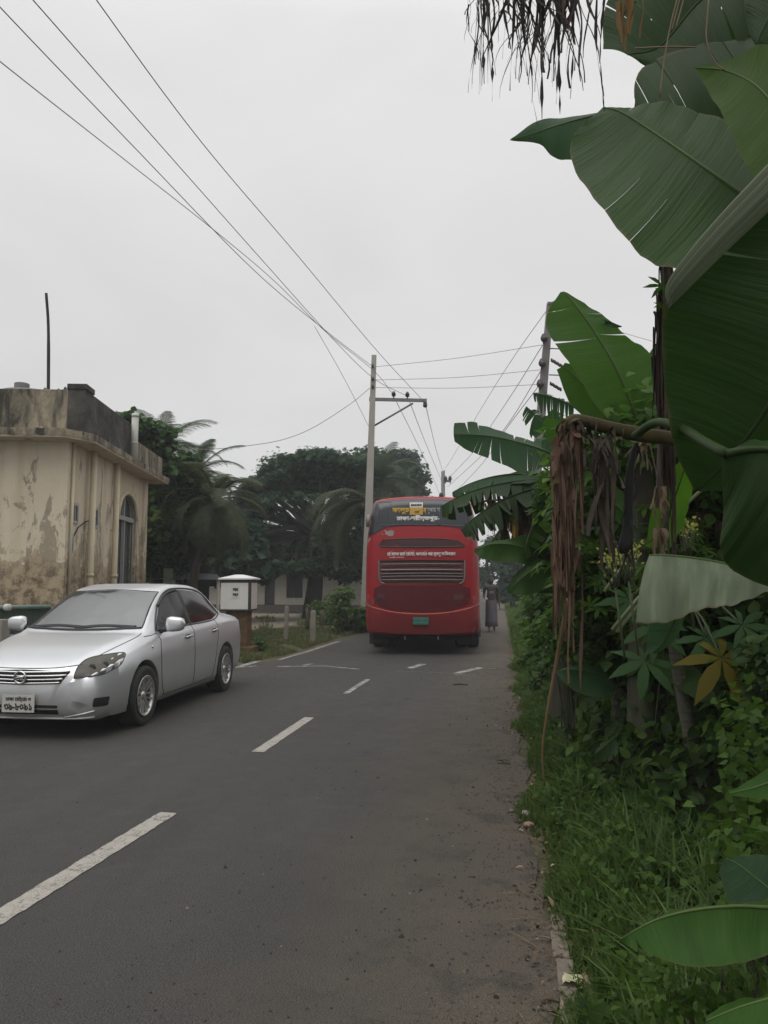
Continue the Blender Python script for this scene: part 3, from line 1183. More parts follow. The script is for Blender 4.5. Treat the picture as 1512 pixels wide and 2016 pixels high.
def make_wheel(u, s):
    mb = MB()
    prof = [(.205, -.09), (.265, -.105), (.298, -.10), (.309, -.085), (.3125, -.05), (.3125, .05), (.309, .085), (.298, .10), (.265, .105), (.205, .09)]
    mb.lathe(prof, 44, axis='X')
    for k in range(44):
        a = 2 * PI * k / 44
        mb.box((-.07, -.006, .308), (.07, .006, .3145), M=Matrix.Rotation(a, 4, 'X'))
    W = mb.build('wheel', M_tyre)
    W.parent = car
    W.location = (s * .752, u, WZ)
    rim = MB()
    o = .095 * s
    rim.lathe([(.208, .098 * s), (.212, .104 * s), (.203, .106 * s), (.190, .096 * s), (.186, .05 * s), (.186, -.06 * s)], 40, axis='X')
    for k in range(7):
        a = 2 * PI * k / 7 + .1
        Mx = Matrix.Rotation(a, 4, 'X')
        for q in (-1, 1):
            vs = []
            for (r, hw, xo) in ((.035, .020, .068), (.11, .015, .085), (.196, .024, .096)):
                c = q * (.016 + (r - .035) * .10)
                for dy, dx in ((-hw * .6, -.02), (-hw * .45, .0), (hw * .45, .0), (hw * .6, -.02)):
                    vs.append(Mx @ Vector((s * (xo + dx), c + dy, r)))
            fs = []
            for i in range(2):
                for j in range(3):
                    fs.append((i * 4 + j, i * 4 + j + 1, i * 4 + j + 5, i * 4 + j + 4))
            rim.add(vs, fs, smooth=False)
    rim.lathe([(0, .088 * s), (.03, .086 * s), (.045, .074 * s), (.05, .05 * s)], 20, axis='X')
    ro = rim.build('rim', M_alloy)
    ro.parent = W
    dk = MB().lathe([(.0, .035 * s), (.135, .035 * s), (.135, .02 * s)], 24, axis='X')
    dk.lathe([(.0, .0), (.19, .0)], 24, axis='X')
    do = dk.build('brake_disc', M_disc)
    do.parent = W
    return W


for ua in AX:
    for s in (-1, 1):
        make_wheel(ua, s)
# dark floor pan and engine bay bottom so no daylight shows through the arches
cpart(MB().box((-.56, .3, .16), (.56, 4.1, .3)), 'floor_pan', M_void)
# ================================================================ red bus seen from behind
BP = P(830, 1180, 16.0)
BYAW = R(3.6)
bus = thing('bus', 'red long-distance coach seen from behind with dark rear window and Bengali lettering', 'bus', (BP.x, BP.y, 0), BYAW)
M_bred = carpaint('bus_red', (0.25, 0.004, 0.009), 0.45, 0.0, 0.08, 0.05, (.055, .012, .012), .3, (.3, 1.0))
M_bred2 = plain('faded_red_panel', (0.080, 0.007, 0.010), 0.6, var=0.35, scale=3, spec=.25)
M_bdark = plain('roof_edge_grime', (0.05, 0.028, 0.028), 0.7, var=0.5)
M_tin = plain('dull_silver_trim', (0.19, 0.175, 0.165), 0.5, 0.4, var=0.45, scale=14)
M_scrape = plain('bare_metal_scrape', (0.22, 0.21, 0.18), 0.7, var=0.5, scale=14)
M_yel = plain('yellow_lettering', (0.38, 0.23, 0.02), 0.6, var=0.2)
M_wht = plain('white_lettering', (0.55, 0.54, 0.52), 0.6, var=0.15)
M_green = plain('green_number_plate', (0.006, 0.13, 0.09), 0.5, var=0.15)
t = NT('bus_glass')
v = t.coord()
t.col(t.mix(t.noise(v, 2, 4), (0.010, 0.012, 0.016), (0.026, 0.030, 0.036)))
t.set(0.22, 0.0, 0.5)
M_bglass = t.m
BL = 10.4


def bsec(u):
    """half outline of the bus: list of (x, z) at u metres from the rear"""
    k = min(1, u / .55)
    e = 1 - (1 - k) ** 2.2
    hw = smoothi(u, [0, .06, .2, .5, BL - .3, BL], [1.06, 1.13, 1.19, 1.225, 1.225, 1.15])
    top = smoothi(u, [0, .05, .18, .45, 1.0, BL], [3.20, 3.29, 3.36, 3.395, 3.41, 3.38])
    bot = .42
    h = [(0, bot), (hw * .6, bot), (hw * .93, bot + .01), (hw * .985, bot + .06), (hw, .75), (hw * 1.0, 1.2), (hw * 1.0, 1.7), (hw * .99, 2.2),
         (hw * .965, 2.6), (hw * .925, 2.95), (hw * .88, top - .20), (hw * .84, top - .10), (hw * .74, top - .055), (hw * .5, top - .02), (hw * .25, top - .004), (0, top)]
    return h


rows = []
us = [0, .02, .05, .1, .16, .24, .34, .46, .6, .8, 1.2, 2, 3, 4, 5, 6, 7, 8, 9, 9.8, 10.1, 10.3, BL]
for u in us:
    h = bsec(u)
    ring = []
    for x, z in h + [(-x, z) for x, z in h[-2:0:-1]]:
        # the rear leans forward above the waist and bulges in the middle
        lean = (0.16 * max(0, (z - 2.2) / 1.2) ** 1.5 + 0.06 * max(0, (.9 - z) / .5)) * max(0, 1 - u / 1.0)
        ring.append((x, u + lean, z))
    rows.append(ring)
rr = []
for k in (0.0, .35, .7, .92):       # close the back with a gently domed face
    r0 = rows[0]
    rr.append([(x * k, y - .05 * (1 - k * k) if k > 0 else .0, 1.8 + (z - 1.8) * k) for x, y, z in r0])
# keep the lean on the domed face
rr = [[(x, (0.16 * max(0, (z - 2.2) / 1.2) ** 1.5 + 0.06 * max(0, (.9 - z) / .5)) - .06 * (1 - k * k), z) for x, y, z in r] for r, k in zip(rr, (0.001, .35, .7, .92))]
rows = rr + rows
mb = MB()
mb.grid(rows, wrap=True)
nn_ = len(rows[0])
mb.f.append(tuple(range((len(rows) - 1) * nn_, len(rows) * nn_)))
mb.mi.append(0)
mb.smooth.append(False)
bvs, bfs = list(mb.v), list(mb.f)
BB = Body(bvs, bfs)


def bpart(mb, name, mat, parent=None):
    o = mb.build(name, mat)
    o.parent = parent or bus
    return o


bpart(mb, 'body', M_bred)
SC = 16.0 / F
ZB = lambda py: CAMH - (py - HOR) * SC
XB = lambda px: (px - 830) * SC
BF = lambda x, z: (x, -3.0, z)


def bpx(pts):
    return [(XB(a), ZB(b)) for a, b in pts]


# dark glass band that wraps round the corners
gp = bpx([(722, 1056), (716, 1052), (722, 1020), (731, 987), (745, 983), (790, 979.5), (830, 978.5), (870, 979.5), (915, 983), (931, 987), (938, 1020), (945, 1052), (942, 1060), (925, 1050), (905, 1038), (870, 1034.5), (830, 1033.5), (790, 1033.5), (760, 1036), (740, 1047)])
glass = bpart(BB.panel(gp, BF, (0, 1, 0), .016, .04), 'rear_window', M_bglass)
rp = bpx([(758, 979), (765, 974.5), (800, 971.5), (830, 970.8), (860, 971.5), (897, 974.5), (900, 979), (870, 976.3), (830, 975.2), (790, 976.3)])
bpart(BB.panel(rp, BF, (0, 1, 0), .010, .06), 'roof_band', M_bred)
fr = MB()
for pts in ([(742, 1031), (742, 984), (768, 985), (769, 1031)], [(866, 1033), (866, 1001), (919, 1001), (918, 1034)], [(742, 1032), (790, 1032), (866, 1033), (918, 1035.5)], [(806, 1011), (866, 1012)]):
    for a, b in zip(pts, pts[1:]):
        BB.line(bpx([a, b]), BF, (0, 1, 0), .008, .016, mb=fr, n=8)
bpart(fr, 'window_frame', plain('window_rubber', (0.05, 0.055, 0.06), 0.5), glass)


def blet(s, cx, cy, wpx, hpx, mat, name, par, bold=.05, off=.022, mb=None):
    g = text_geo(s, width=wpx * SC, bold=bold)
    y0, y1 = min(q.y for q in g[0]), max(q.y for q in g[0])
    k = hpx * SC / (y1 - y0)
    g = ([Vector((q.x, q.y * k, q.z * .3)) for q in g[0]], g[1])
    m2 = BB.lay(g, lambda x, z: (XB(cx) + x, -3.0, ZB(cy) + z), (0, 1, 0), off, mb)
    return m2 if mb is not None else bpart(m2, name, mat, par)


blet('কালুচ', 789, 1003.5, 35, 16, M_yel, 'yellow_lettering', glass, .06)
blet('ন', 837, 1004, 7, 12, M_yel, 'yellow_lettering', glass, .06)
blet('সুপার স', 854, 1004, 26, 13, plain('dull_white_lettering', (0.25, 0.25, 0.25), 0.7), 'white_lettering', glass, .03)
blet('ঢাকা-শরীয়তপুর-', 823.5, 1019.5, 86, 14.5, M_wht, 'white_lettering', glass, .055)
mb = BB.panel(bpx([(807, 987), (833, 987), (833, 997), (807, 997)]), BF, (0, 1, 0), .026, .05)
BB.panel(bpx([(807, 997), (833, 997), (833, 1012), (807, 1012)]), BF, (0, 1, 0), .026, .05, mb=mb, mi=1)
stk = bpart(mb, 'window_sticker', [M_wht, M_yel])
blet('EADDI', 820, 992, 21, 5, M_ink, 'sticker_lettering', stk, .06, .034)
mb = blet('গাড়ি', 820, 1006.5, 15, 7, None, '', None, .05, .034, MB())
bpart(mb, 'sticker_lettering', plain('brown_ink', (0.12, 0.04, 0.01), 0.7), stk)
# air slot, grille and panels
bpart(BB.panel(bpx([(743, 1074), (752, 1064), (790, 1061.5), (830, 1061), (870, 1062), (905, 1066), (918, 1075), (880, 1077), (830, 1077.5), (780, 1077)]), BF, (0, 1, 0), .006, .05), 'air_slot', plain('dusty_dark_slot', (0.045, 0.014, 0.014), 0.8, var=.5))
mb = BB.line(bpx([(748, 1075.5), (790, 1077), (830, 1077.5), (875, 1077), (914, 1076)]), BF, (0, 1, 0), .014, .01)
BB.line(bpx([(752, 1062.5), (790, 1060.5), (830, 1060), (870, 1061), (905, 1065)]), BF, (0, 1, 0), .010, .004, mb=mb)
bpart(mb, 'slot_lip', M_bdark)
blet('হে মানব মনে রেখো, জনমের পর মৃতযু অনিবারয', 831, 1089.5, 137, 14, M_wht, 'white_lettering', None, .05)
blet('যাত্রী সাবধান', 781, 1097.5, 30, 3.5, M_wht, 'white_lettering', None, .02)
gpl = bpx([(744, 1105), (748, 1102.5), (914, 1102.5), (917, 1106), (916, 1140), (908, 1150), (755, 1150), (746, 1140)])
gro = bpart(BB.panel(gpl, BF, (0, 1, 0), .006, .06), 'engine_grille', plain('grille_back', (0.11, 0.018, 0.018), 0.7, var=.4))
sl = MB()
for y in (1111, 1122.5, 1129.5, 1135, 1141.5):
    BB.line(bpx([(749, y), (790, y - .6), (830, y - .8), (870, y - .6), (912, y)]), BF, (0, 1, 0), .010 if y != 1122.5 else .016, .018, mb=sl)
BB.line(bpx([(748, 1104.5), (830, 1103.5), (914, 1104.5)]), BF, (0, 1, 0), .018, .012, mb=sl, mi=1)
for y in (1116, 1126, 1132.3, 1138.5, 1146):
    BB.line(bpx([(752, y), (830, y - .8), (908, y)]), BF, (0, 1, 0), .012, .008, mb=sl, mi=1)
bpart(sl, 'grille_slat', [M_tin, M_void], gro)
sl = MB()
for xx, q in ((746, 1), (915, -1)):
    BB.line(bpx([(xx, 1104), (xx, 1120), (xx + q * .5, 1135), (xx + q * 3, 1145), (xx + q * 11, 1149.5)]), BF, (0, 1, 0), .017, .014, mb=sl)
    bpart(sl, 'grille_frame', M_tin, gro)
    sl = MB()
lp = bpx([(752, 1152), (908, 1152), (925, 1158), (926, 1180), (916, 1194), (890, 1202), (830, 1205.5), (770, 1202), (745, 1194), (735, 1180), (736, 1158)])
bpart(BB.panel(lp, BF, (0, 1, 0), .005, .07), 'engine_door', M_bred2)
blet('AC', 750, 1174, 14, 7, plain('faint_blue_mark', (0.03, 0.045, 0.10), 0.7), 'worn_mark', None, .03)
bpart(BB.panel(bpx([(893, 1170), (912, 1170), (913, 1180), (892, 1181)]), BF, (0, 1, 0), .008, .04), 'worn_badge', plain('worn_badge', (0.07, 0.02, 0.018), 0.8, var=.6, scale=20))
for pts in ([(718, 1186), (740, 1196), (780, 1204), (830, 1207), (880, 1204), (920, 1196), (943, 1186)], [(716, 1222), (770, 1229), (830, 1231), (890, 1229), (944, 1222)]):
    pass
bpart(BB.line(bpx([(718, 1189), (740, 1198), (780, 1206), (830, 1209), (880, 1206), (920, 1198), (943, 1189)]), BF, (0, 1, 0), .020, .010), 'bumper_edge', plain('rubbed_red_edge', (0.30, 0.06, 0.05), 0.6, var=.3))
bpl = bpx([(717, 1191), (740, 1200), (780, 1208), (830, 1211), (880, 1208), (920, 1200), (944, 1191), (944, 1236), (935, 1243), (880, 1247), (830, 1248), (780, 1247), (725, 1243), (717, 1236)])
bpart(BB.panel(bpl, BF, (0, 1, 0), .03, .07, skirt=.03), 'bumper', carpaint('bumper_red', (0.17, 0.005, 0.009), .5, 0, .06, .10, (.055, .014, .014), .3, (.3, 1.0)))
for q in (1, -1):
    f = lambda a: 830 + q * (a - 830)
    pts = [(f(719), 1170), (f(735), 1178), (f(737), 1190), (f(722), 1186)]
    if q < 0:
        pts = pts[::-1]
    tlo = bpart(BB.panel(bpx(pts), BF, (0, 1, 0), .008, .04), 'tail_lamp', M_red)
    bpart(BB.line(bpx([(f(720), 1188), (f(735), 1192), (f(740), 1178)]), BF, (0, 1, 0), .010, .010), 'lamp_trim', M_bdark, tlo)
    pts = [(f(718), 1100), (f(722), 1100), (f(724), 1150), (f(719), 1150)]
    if q < 0:
        pts = pts[::-1]
sc = bpx([(750, 1046), (756, 1042), (763, 1045), (770, 1043), (776, 1045), (774, 1054), (766, 1055), (760, 1051), (752, 1052)])
bpart(BB.panel(sc, BF, (0, 1, 0), .003, .03, skirt=.0), 'paint_scrape', M_scrape)
sc = bpx([(721, 1060), (729, 1057), (727, 1064), (720, 1068)])
bpart(BB.panel(sc, BF, (0, 1, 0), .003, .03, skirt=.0), 'paint_scrape', M_scrape)
sc = bpx([(914, 1050), (921, 1049), (932, 1057), (941, 1062), (943, 1070), (934, 1068), (922, 1062), (916, 1056)])
bpart(BB.panel(sc, BF, (0, 1, 0), .003, .03, skirt=.0), 'paint_scrape', plain('grey_filler_patch', (0.15, 0.055, 0.048), .8, var=.5, scale=9))
sc = bpx([(935, 1100), (943, 1090), (945, 1122), (938, 1126)])
bpart(BB.panel(sc, BF, (0, 1, 0), .003, .03, skirt=.0), 'paint_scrape', plain('grey_filler_patch', (0.15, 0.055, 0.048)))
h, _ = BB.hit(BF(XB(828), ZB(1221.5)), (0, 1, 0))
pl = MB().box((XB(813), h.y - .06, ZB(1229)), (XB(844), h.y - .03, ZB(1214.5)), bev=.004)
pl_o = bpart(pl, 'number_plate', M_green)
mb = MB()
for s, zz, ww in (('ঢাকা মেট্রো ব', 1218.4, 25), ('১৫-২৬৩৮', 1224.6, 25)):
    vs, fs = text_geo(s, width=ww * SC, height=4.6 * SC, bold=.03)
    mb.add([(XB(828.5) + q.x, h.y - .062 - q.z, ZB(zz) + q.y) for q in vs], fs)
bpart(mb, 'plate_lettering', plain('plate_dim_white', (0.10, 0.16, 0.13), .6), pl_o)
for a in (797, 862):
    bpart(MB().tube([(XB(a), .1, ZB(1252)), (XB(a), .02, ZB(1255)), (XB(a), .0, ZB(1258))], .012, 6), 'tow_hook', M_tin)
# running gear
bpart(MB().box((-1.05, .35, .30), (1.05, 9.8, .44)), 'chassis', M_void)
for x in (-.98, .98):
    bpart(MB().box((x - .22, .9, .16), (x + .22, .93, .50), bev=.01), 'mudflap', M_black)
for u in (2.3, 8.0):
    for x in (-.98, .98):
        mb = MB().lathe([(.27, -.26), (.42, -.28), (.475, -.26), (.49, -.2), (.49, -.05), (.46, -.02), (.46, .02), (.49, .05), (.49, .2), (.475, .26), (.42, .28), (.27, .26)], 36,
                        Matrix.Translation((x * (1 if u < 5 else 1.05), u, .49)) @ Matrix.Scale(1.0 if u < 5 else .55, 4, (1, 0, 0)), axis='X')
        wo = bpart(mb, 'wheel', M_tyre)
        rm = MB().lathe([(0, -.1), (.12, -.12), (.14, 0), (.27, 0), (.275, .1), (.275, -.1)], 24, Matrix.Translation((x + (.22 if x > 0 else -.22), u, .49)), axis='X')
        bpart(rm, 'rim', M_tin, wo)
for zz in (1.62, 1.18):
    bpart(BB.line([(-1.15, zz), (-.6, zz - .01), (0, zz - .012), (.6, zz - .01), (1.15, zz)], BF, (0, 1, 0), .005, .001), 'panel_seam', M_bdark)
bpart(MB().tube([(-.4, .2, .36), (-.4, 1.4, .36)], .05, 10), 'exhaust_pipe', M_disc)
# side windows (a dark band) and mirror arms
for q in (-1, 1):
    o3 = (lambda u, z: (-3.0, u, z)) if q < 0 else (lambda u, z: (3.0, u, z))
    for k in range(6):
        u0 = .9 + k * 1.5
        bpart(BB.panel(round_poly([(u0, 1.95), (u0 + 1.42, 1.95), (u0 + 1.42, 2.85), (u0, 2.85)], .06), o3, (-q, 0, 0), .005, .2), 'side_window', M_bglass)
    mb = MB().tube([(q * 1.12, 10.1, 2.95), (q * 1.42, 10.45, 2.90), (q * 1.46, 10.5, 2.6)], .025, 8)
    mb.lathe([(0, -.20), (.08, -.19), (.10, -.1), (.10, .1), (.08, .19), (0, .20)], 14, Matrix.Translation((q * 1.46, 10.5, 2.55)))
    bpart(mb, 'wing_mirror', M_black)
# small lamps and the bare mirror bracket on the upper corners
mb = MB().tube([(-1.10, .55, 2.98), (-1.18, .50, 2.99), (-1.19, .50, 2.90)], .022, 8)
mb.lathe([(0, -.14), (.06, -.13), (.075, 0), (.06, .13), (0, .14)], 14, Matrix.Translation((-1.165, .46, 2.86)), mi=1)
bpart(mb, 'side_lamp', [M_black, M_tin])
for x in (.42, .74):
    bpart(MB().lathe([(0, .09), (.035, .08), (.05, .03), (.05, 0)], 12, Matrix.Translation((x, .5, 3.385 - .02 * (x > .6)))), 'roof_lamp', M_black)

# ================================================================ beige building
t = NT('stained_plaster')
v = t.coord()
xs = t.sep(v)
z = xs[2]
n1 = t.noise(v, 1.3, 7, 0.68, 0.4)
n2 = t.noise(v, 5, 6, 0.7)
n3 = t.noise(t.coord(scale=(3.2, 3.2, .16)), 1.0, 5, 0.65)      # rain streaks
base = t.mix(n1, (0.50, 0.43, 0.32), (0.64, 0.565, 0.44))
# grime creeps up from the foot and down in streaks from the top
foot = t.math('ADD', t.math('MULTIPLY', z, -0.36), t.math('MULTIPLY', n2, 0.9))
foot = t.math('ADD', foot, t.math('MULTIPLY', n1, 0.6))
stain = t.ramp(foot, [(-0.07, 0.0), (0.05, 0.8), (0.3, 0.95)])
edge = t.math('ABSOLUTE', t.math('ADD', xs[0], -0.1))
# damp flaking plaster on the narrow faces
dmp = t.noise(t.coord(scale=(1.1, 1.1, .35)), 2.3, 8, 0.72, 0.6)
peel = t.ramp(t.math('SUBTRACT', dmp, t.math('MULTIPLY', z, 0.035)), [(0.44, 0.0), (0.475, 0.85)])
c = t.mix(t.math('MULTIPLY', t.ramp(n3, [(0.5, 0.0), (0.75, 0.6)]), 0.7), base, (0.30, 0.24, 0.15))
c = t.mix(peel, c, t.mix(n2, (0.17, 0.14, 0.105), (0.36, 0.31, 0.23)))
c = t.mix(stain, c, t.mix(t.ramp(n2, [(0.42, 0.0), (0.55, 1.0)]), (0.115, 0.085, 0.055), (0.36, 0.29, 0.19)))
t.col(c)
t.set(0.92, spec=0.2)
t.bump(t.math('ADD', n2, t.math('MULTIPLY', peel, -0.7)), 0.5, 0.02)
M_plas = t.m
t = NT('mossy_parapet')
v = t.coord()
z = t.sep(v)[2]
n2 = t.noise(t.coord(scale=(2.6, 2.6, .7)), 1.2, 7, 0.7, 0.5)
n3 = t.noise(v, 7, 5, 0.7)
c = t.mix(t.ramp(n2, [(0.40, 0.0), (0.60, 1.0)]), (0.045, 0.042, 0.036), (0.30, 0.26, 0.19))
c = t.mix(t.ramp(n3, [(0.52, 0.0), (0.7, 0.6)]), c, (0.07, 0.075, 0.04))
t.col(c)
t.set(0.95, spec=0.2)
t.bump(n3, 0.6, 0.02)
M_para = t.m
t = NT('dark_parapet')
v = t.coord()
n2 = t.noise(v, 2.6, 7, 0.7, 0.4)
t.col(t.mix(t.ramp(n2, [(0.4, 0.0), (0.75, 1.0)]), (0.036, 0.034, 0.033), (0.13, 0.12, 0.105)))
t.set(0.95, spec=0.2)
M_dpara = t.m
M_pipe = plain('painted_pipe', (0.50, 0.43, 0.30), 0.6, var=0.25, scale=3)
M_ppipe = plain('grey_vent_pipe', (0.42, 0.42, 0.38), 0.6, var=0.2)
M_dark = plain('dark_interior', (0.012, 0.014, 0.017), 0.5)
M_frame = plain('window_alu', (0.30, 0.30, 0.29), 0.5, var=.2)
M_gglass = plain('dusty_glass', (0.05, 0.058, 0.06), 0.18, var=.5, scale=2, spec=.8)

BD = 13.6                                # distance of the near corner
corner = P(131, 1000, BD)
ang = math.atan2(1, 0)
# side wall runs towards photo x = 680 on the horizon, front is square to it
side_dir = (RC @ Vector(((676 - 756) / F, (1008 - HOR) / F, -1)))
side_dir.z = 0
side_dir.normalize()
BROT = math.atan2(side_dir.y, side_dir.x) - PI / 2
bld = thing('building', 'single-storey beige plastered building with stained walls and an arched side window', 'building', (corner.x, corner.y, 0), BROT)


def zat(py, d):
    return CAMH + (HOR - py) / F * d


WALLZ = zat(868, BD)       # underside of the eaves slab
SLABZ = zat(842, BD - .4)
PARZ = zat(766, BD)
DEP = 5.1                  # length of the side wall
FW = 7.0


def bb(mb, name, mat, parent=None):
    o = mb.build(name, mat)
    o.parent = parent or bld
    return o


# local: x to the right along the front (wall is x<0), y along the side wall, z up
def arch(y0, y1, zs, zt, n=10):
    """pointed-round arch outline in (y, z), from the left foot to the right foot"""
    yc, hw = (y0 + y1) / 2, (y1 - y0) / 2
    pts = [(y0, 0.35), (y0, zs)]
    for i in range(1, n):
        a = PI - PI * i / n
        pts.append((yc + hw * math.cos(a), zs + (zt - zs) * math.sin(a) ** .85))
    pts += [(y1, zs), (y1, 0.35)]
    return pts


# find the window's place on the side wall from its edges in the photo
def side_y(px):
    """y on the side wall seen at photo x px"""
    lo, hi = 0.0, 12.0
    ax = lambda yy: (lambda q: 756 + F * q.x / -q.z)(RC.inverted() @ (Matrix.Translation((corner.x, corner.y, 0)) @ Matrix.Rotation(BROT, 4, 'Z') @ Vector((0, yy, 2.0)) - Vector((0, 0, CAMH))))
    for _ in range(50):
        m = (lo + hi) / 2
        if ax(m) < px:
            lo = m
        else:
            hi = m
    return lo


DEP = side_y(283)
wy0, wy1 = side_y(229), side_y(265)
dist_w = BD + (wy0 + wy1) / 2
zt_, zs_ = zat(972, dist_w), zat(1022, dist_w)
ap = arch(wy0, wy1, zs_, zt_)
# side wall with the arched opening: a filled ring
outer = [(0, -0.05), (DEP, -0.05), (DEP, WALLZ), (0, WALLZ)]
op = [Vector(p) for p in ap]
ov = [Vector(p) for p in outer]
vv = ov + op
ee = [(i, (i + 1) % 4) for i in range(4)] + [(4 + i, 4 + (i + 1) % len(op)) for i in range(len(op))]
r = geometry.delaunay_2d_cdt(vv, ee, [], 0, 1e-5)


def inside(p, poly):
    c = False
    for a, b in zip(poly, poly[1:] + poly[:1]):
        if (a.y > p.y) != (b.y > p.y) and p.x < (b.x - a.x) * (p.y - a.y) / (b.y - a.y) + a.x:
            c = not c
    return c


mb = MB()
fs = []
for f in r[2]:
    cc = sum((r[0][i] for i in f), Vector((0, 0))) / len(f)
    if not inside(cc, op):
        fs.append(tuple(f))
mb.add([(0, q.x, q.y) for q in r[0]], fs, smooth=False)
# reveal of the opening
mb.grid([[(0, a, b) for a, b in ap], [(-.16, a, b) for a, b in ap]], smooth=False)
# front wall, back and far walls, with corner pier set proud
mb.grid([[(0, 0, -.05), (0, 0, WALLZ)], [(-FW, 0, -.05), (-FW, 0, WALLZ)]], smooth=False)
mb.grid([[(0, DEP, -.05), (0, DEP, WALLZ)], [(-FW, DEP, -.05), (-FW, DEP, WALLZ)]], smooth=False)
mb.grid([[(-FW, 0, -.05), (-FW, 0, WALLZ)], [(-FW, DEP, -.05), (-FW, DEP, WALLZ)]], smooth=False)
y1_, y2_ = side_y(134), side_y(171)
mb.box((.002, side_y(276), -.05), (.06, DEP - .02, WALLZ - .003))
mb.box((.002, y2_ + .05, -.05), (.045, side_y(212), WALLZ - .004))
mb.box((.002, wy0 - .22, .0), (.03, wy0 - .08, zs_ + .3))
mb.box((.002, wy1 + .08, .0), (.03, wy1 + .22, zs_ + .3))
wall = bb(mb, 'wall', M_plas)
# moulding round the arch
mo = MB().tube([(.012, a, b) for a, b in ap[1:-1]], .05, 6)
bb(mo, 'arch_moulding', M_pipe)
# window: dark panes, frame bars, one leaf ajar
gls = MB()
r2 = fill2d(ap, .3)
gls.add([(-.13, q.x, q.y) for q in r2[0]], r2[1], smooth=False)
win = bb(gls, 'window', M_gglass)
yc = (wy0 + wy1) / 2
zl = zat(1022, dist_w)
mb = MB()
mb.box((-.125, wy0, zl - .05), (-.03, wy1, zl + .05))
mb.box((-.12, yc - .03, .36), (-.05, yc + .03, zl - .052))
mb.box((-.12, yc - .03, zl + .052), (-.06, yc + .03, zt_ - .03))
mb.tube([(-.07, a, b) for a, b in ap], .03, 6)
bb(mb, 'window_frame', M_frame, win)
mb = MB().box((-.128, wy0 + .03, .4), (-.10, wy0 + .33, zl - .06))
bb(mb, 'open_gap', M_dark, win)
# eaves slab with a chipped edge, and the parapet
SL0 = SLABZ
ov_ = .42
def slabpts(z, dz=0):
    return [(-FW, -.45 + 0, z), (.05, -.45, z), (ov_, .10, z), (ov_, DEP + .55, z), (-FW, DEP + .55, z)]
mb = MB()
a_, b2 = slabpts(WALLZ), slabpts(SL0)
mb.add(a_ + b2, [(0, 1, 2, 3, 4), (9, 8, 7, 6, 5)] + [(i, (i + 1) % 5, (i + 1) % 5 + 5, i + 5) for i in range(5)], smooth=False)
bb(mb, 'eaves_slab', M_plas)
# broken, mossy nosing along the slab edge
mb = MB()
path = [Vector((-FW, -.45, 0)), Vector((.05, -.45, 0)), Vector((ov_, .10, 0)), Vector((ov_, DEP + .55, 0))]
rows = []
for a, b in zip(path, path[1:]):
    nseg = max(3, int((b - a).length / .09))
    nd = (b - a).normalized()
    out = Vector((nd.y, -nd.x, 0))
    for i in range(nseg + 1):
        q = a + (b - a) * i / nseg
        w_ = rng.uniform(.0, .014)
        ztop = SL0 + rng.uniform(-.015, .01)
        zbt = WALLZ + .01 + rng.uniform(0, .03)
        rows.append([q - out * .10 + Vector((0, 0, ztop + .012)), q + out * (.012 + w_) + Vector((0, 0, ztop)), q + out * (.014 + w_ * .6) + Vector((0, 0, (ztop + zbt) / 2)), q + out * (.010 + w_) + Vector((0, 0, zbt))])
mb.grid(rows, smooth=False)
bb(mb, 'slab_edge', M_para)
mb = MB()
mb.box((-FW, -.12, SL0 - .05), (-.002, .02, PARZ), bev=.01)
bb(mb, 'front_parapet', M_para)
pl0 = side_y(222)
mb = MB().box((-.005, -.14, SL0 - .06), (.30, pl0 + .1, PARZ + .0), bev=.012)
bb(mb, 'side_parapet', M_dpara)
mb = MB().box((-.10, pl0 + .16, SL0 - .06), (.28, DEP + .46, PARZ - .27), bev=.012)
mb.box((-4, DEP + .34, SL0 - .06), (-.102, DEP + .46, PARZ - .27), bev=.01)
bb(mb, 'rear_parapet', M_para)
mb = MB().box((-.02, -.16, PARZ - .003), (.33, .30, PARZ + .10), bev=.015)
bb(mb, 'corner_block', M_dpara)
bb(MB().box((-FW + .02, .022, SL0 - .02), (-.006, DEP, SL0 + .02)), 'roof_deck', M_dpara)
# pipes on the side wall
for px, pz, rr, top in ((165, 0, .062, WALLZ), (213, 0, .065, WALLZ), (128, .6, .028, WALLZ)):
    yy = side_y(max(px, 132))
    if px == 128:
        pt = [(.04, yy + .05, .9), (.04, yy + .05, WALLZ)]
    else:
        pt = [(.13, yy, .05), (.13, yy, 1.4), (.13, yy, WALLZ - .01)]
    mb = MB().tube(pt, rr, 12)
    if px != 128:
        mb.tube([(.13, yy, 1.62), (.13, yy, 1.68)], rr + .014, 12)
        mb.box((.0, yy - .02, 2.6), (.13, yy + .02, 2.63))
    bb(mb, 'drain_pipe', M_pipe)
yv = side_y(220)
mb = MB().tube([(.40, yv, SL0 - .04), (.40, yv, zat(818, BD + yv))], .075, 12)
mb.tube([(.40, yv, zat(818, BD + yv)), (.40, yv, zat(815, BD + yv)), (.40, yv, zat(811, BD + yv))], [.085, .085, .06], 12)
mb.tube([(.40, yv, zat(872, BD + yv)), (.40, yv, zat(869, BD + yv))], .082, 12)
bb(mb, 'vent_pipe', M_ppipe)
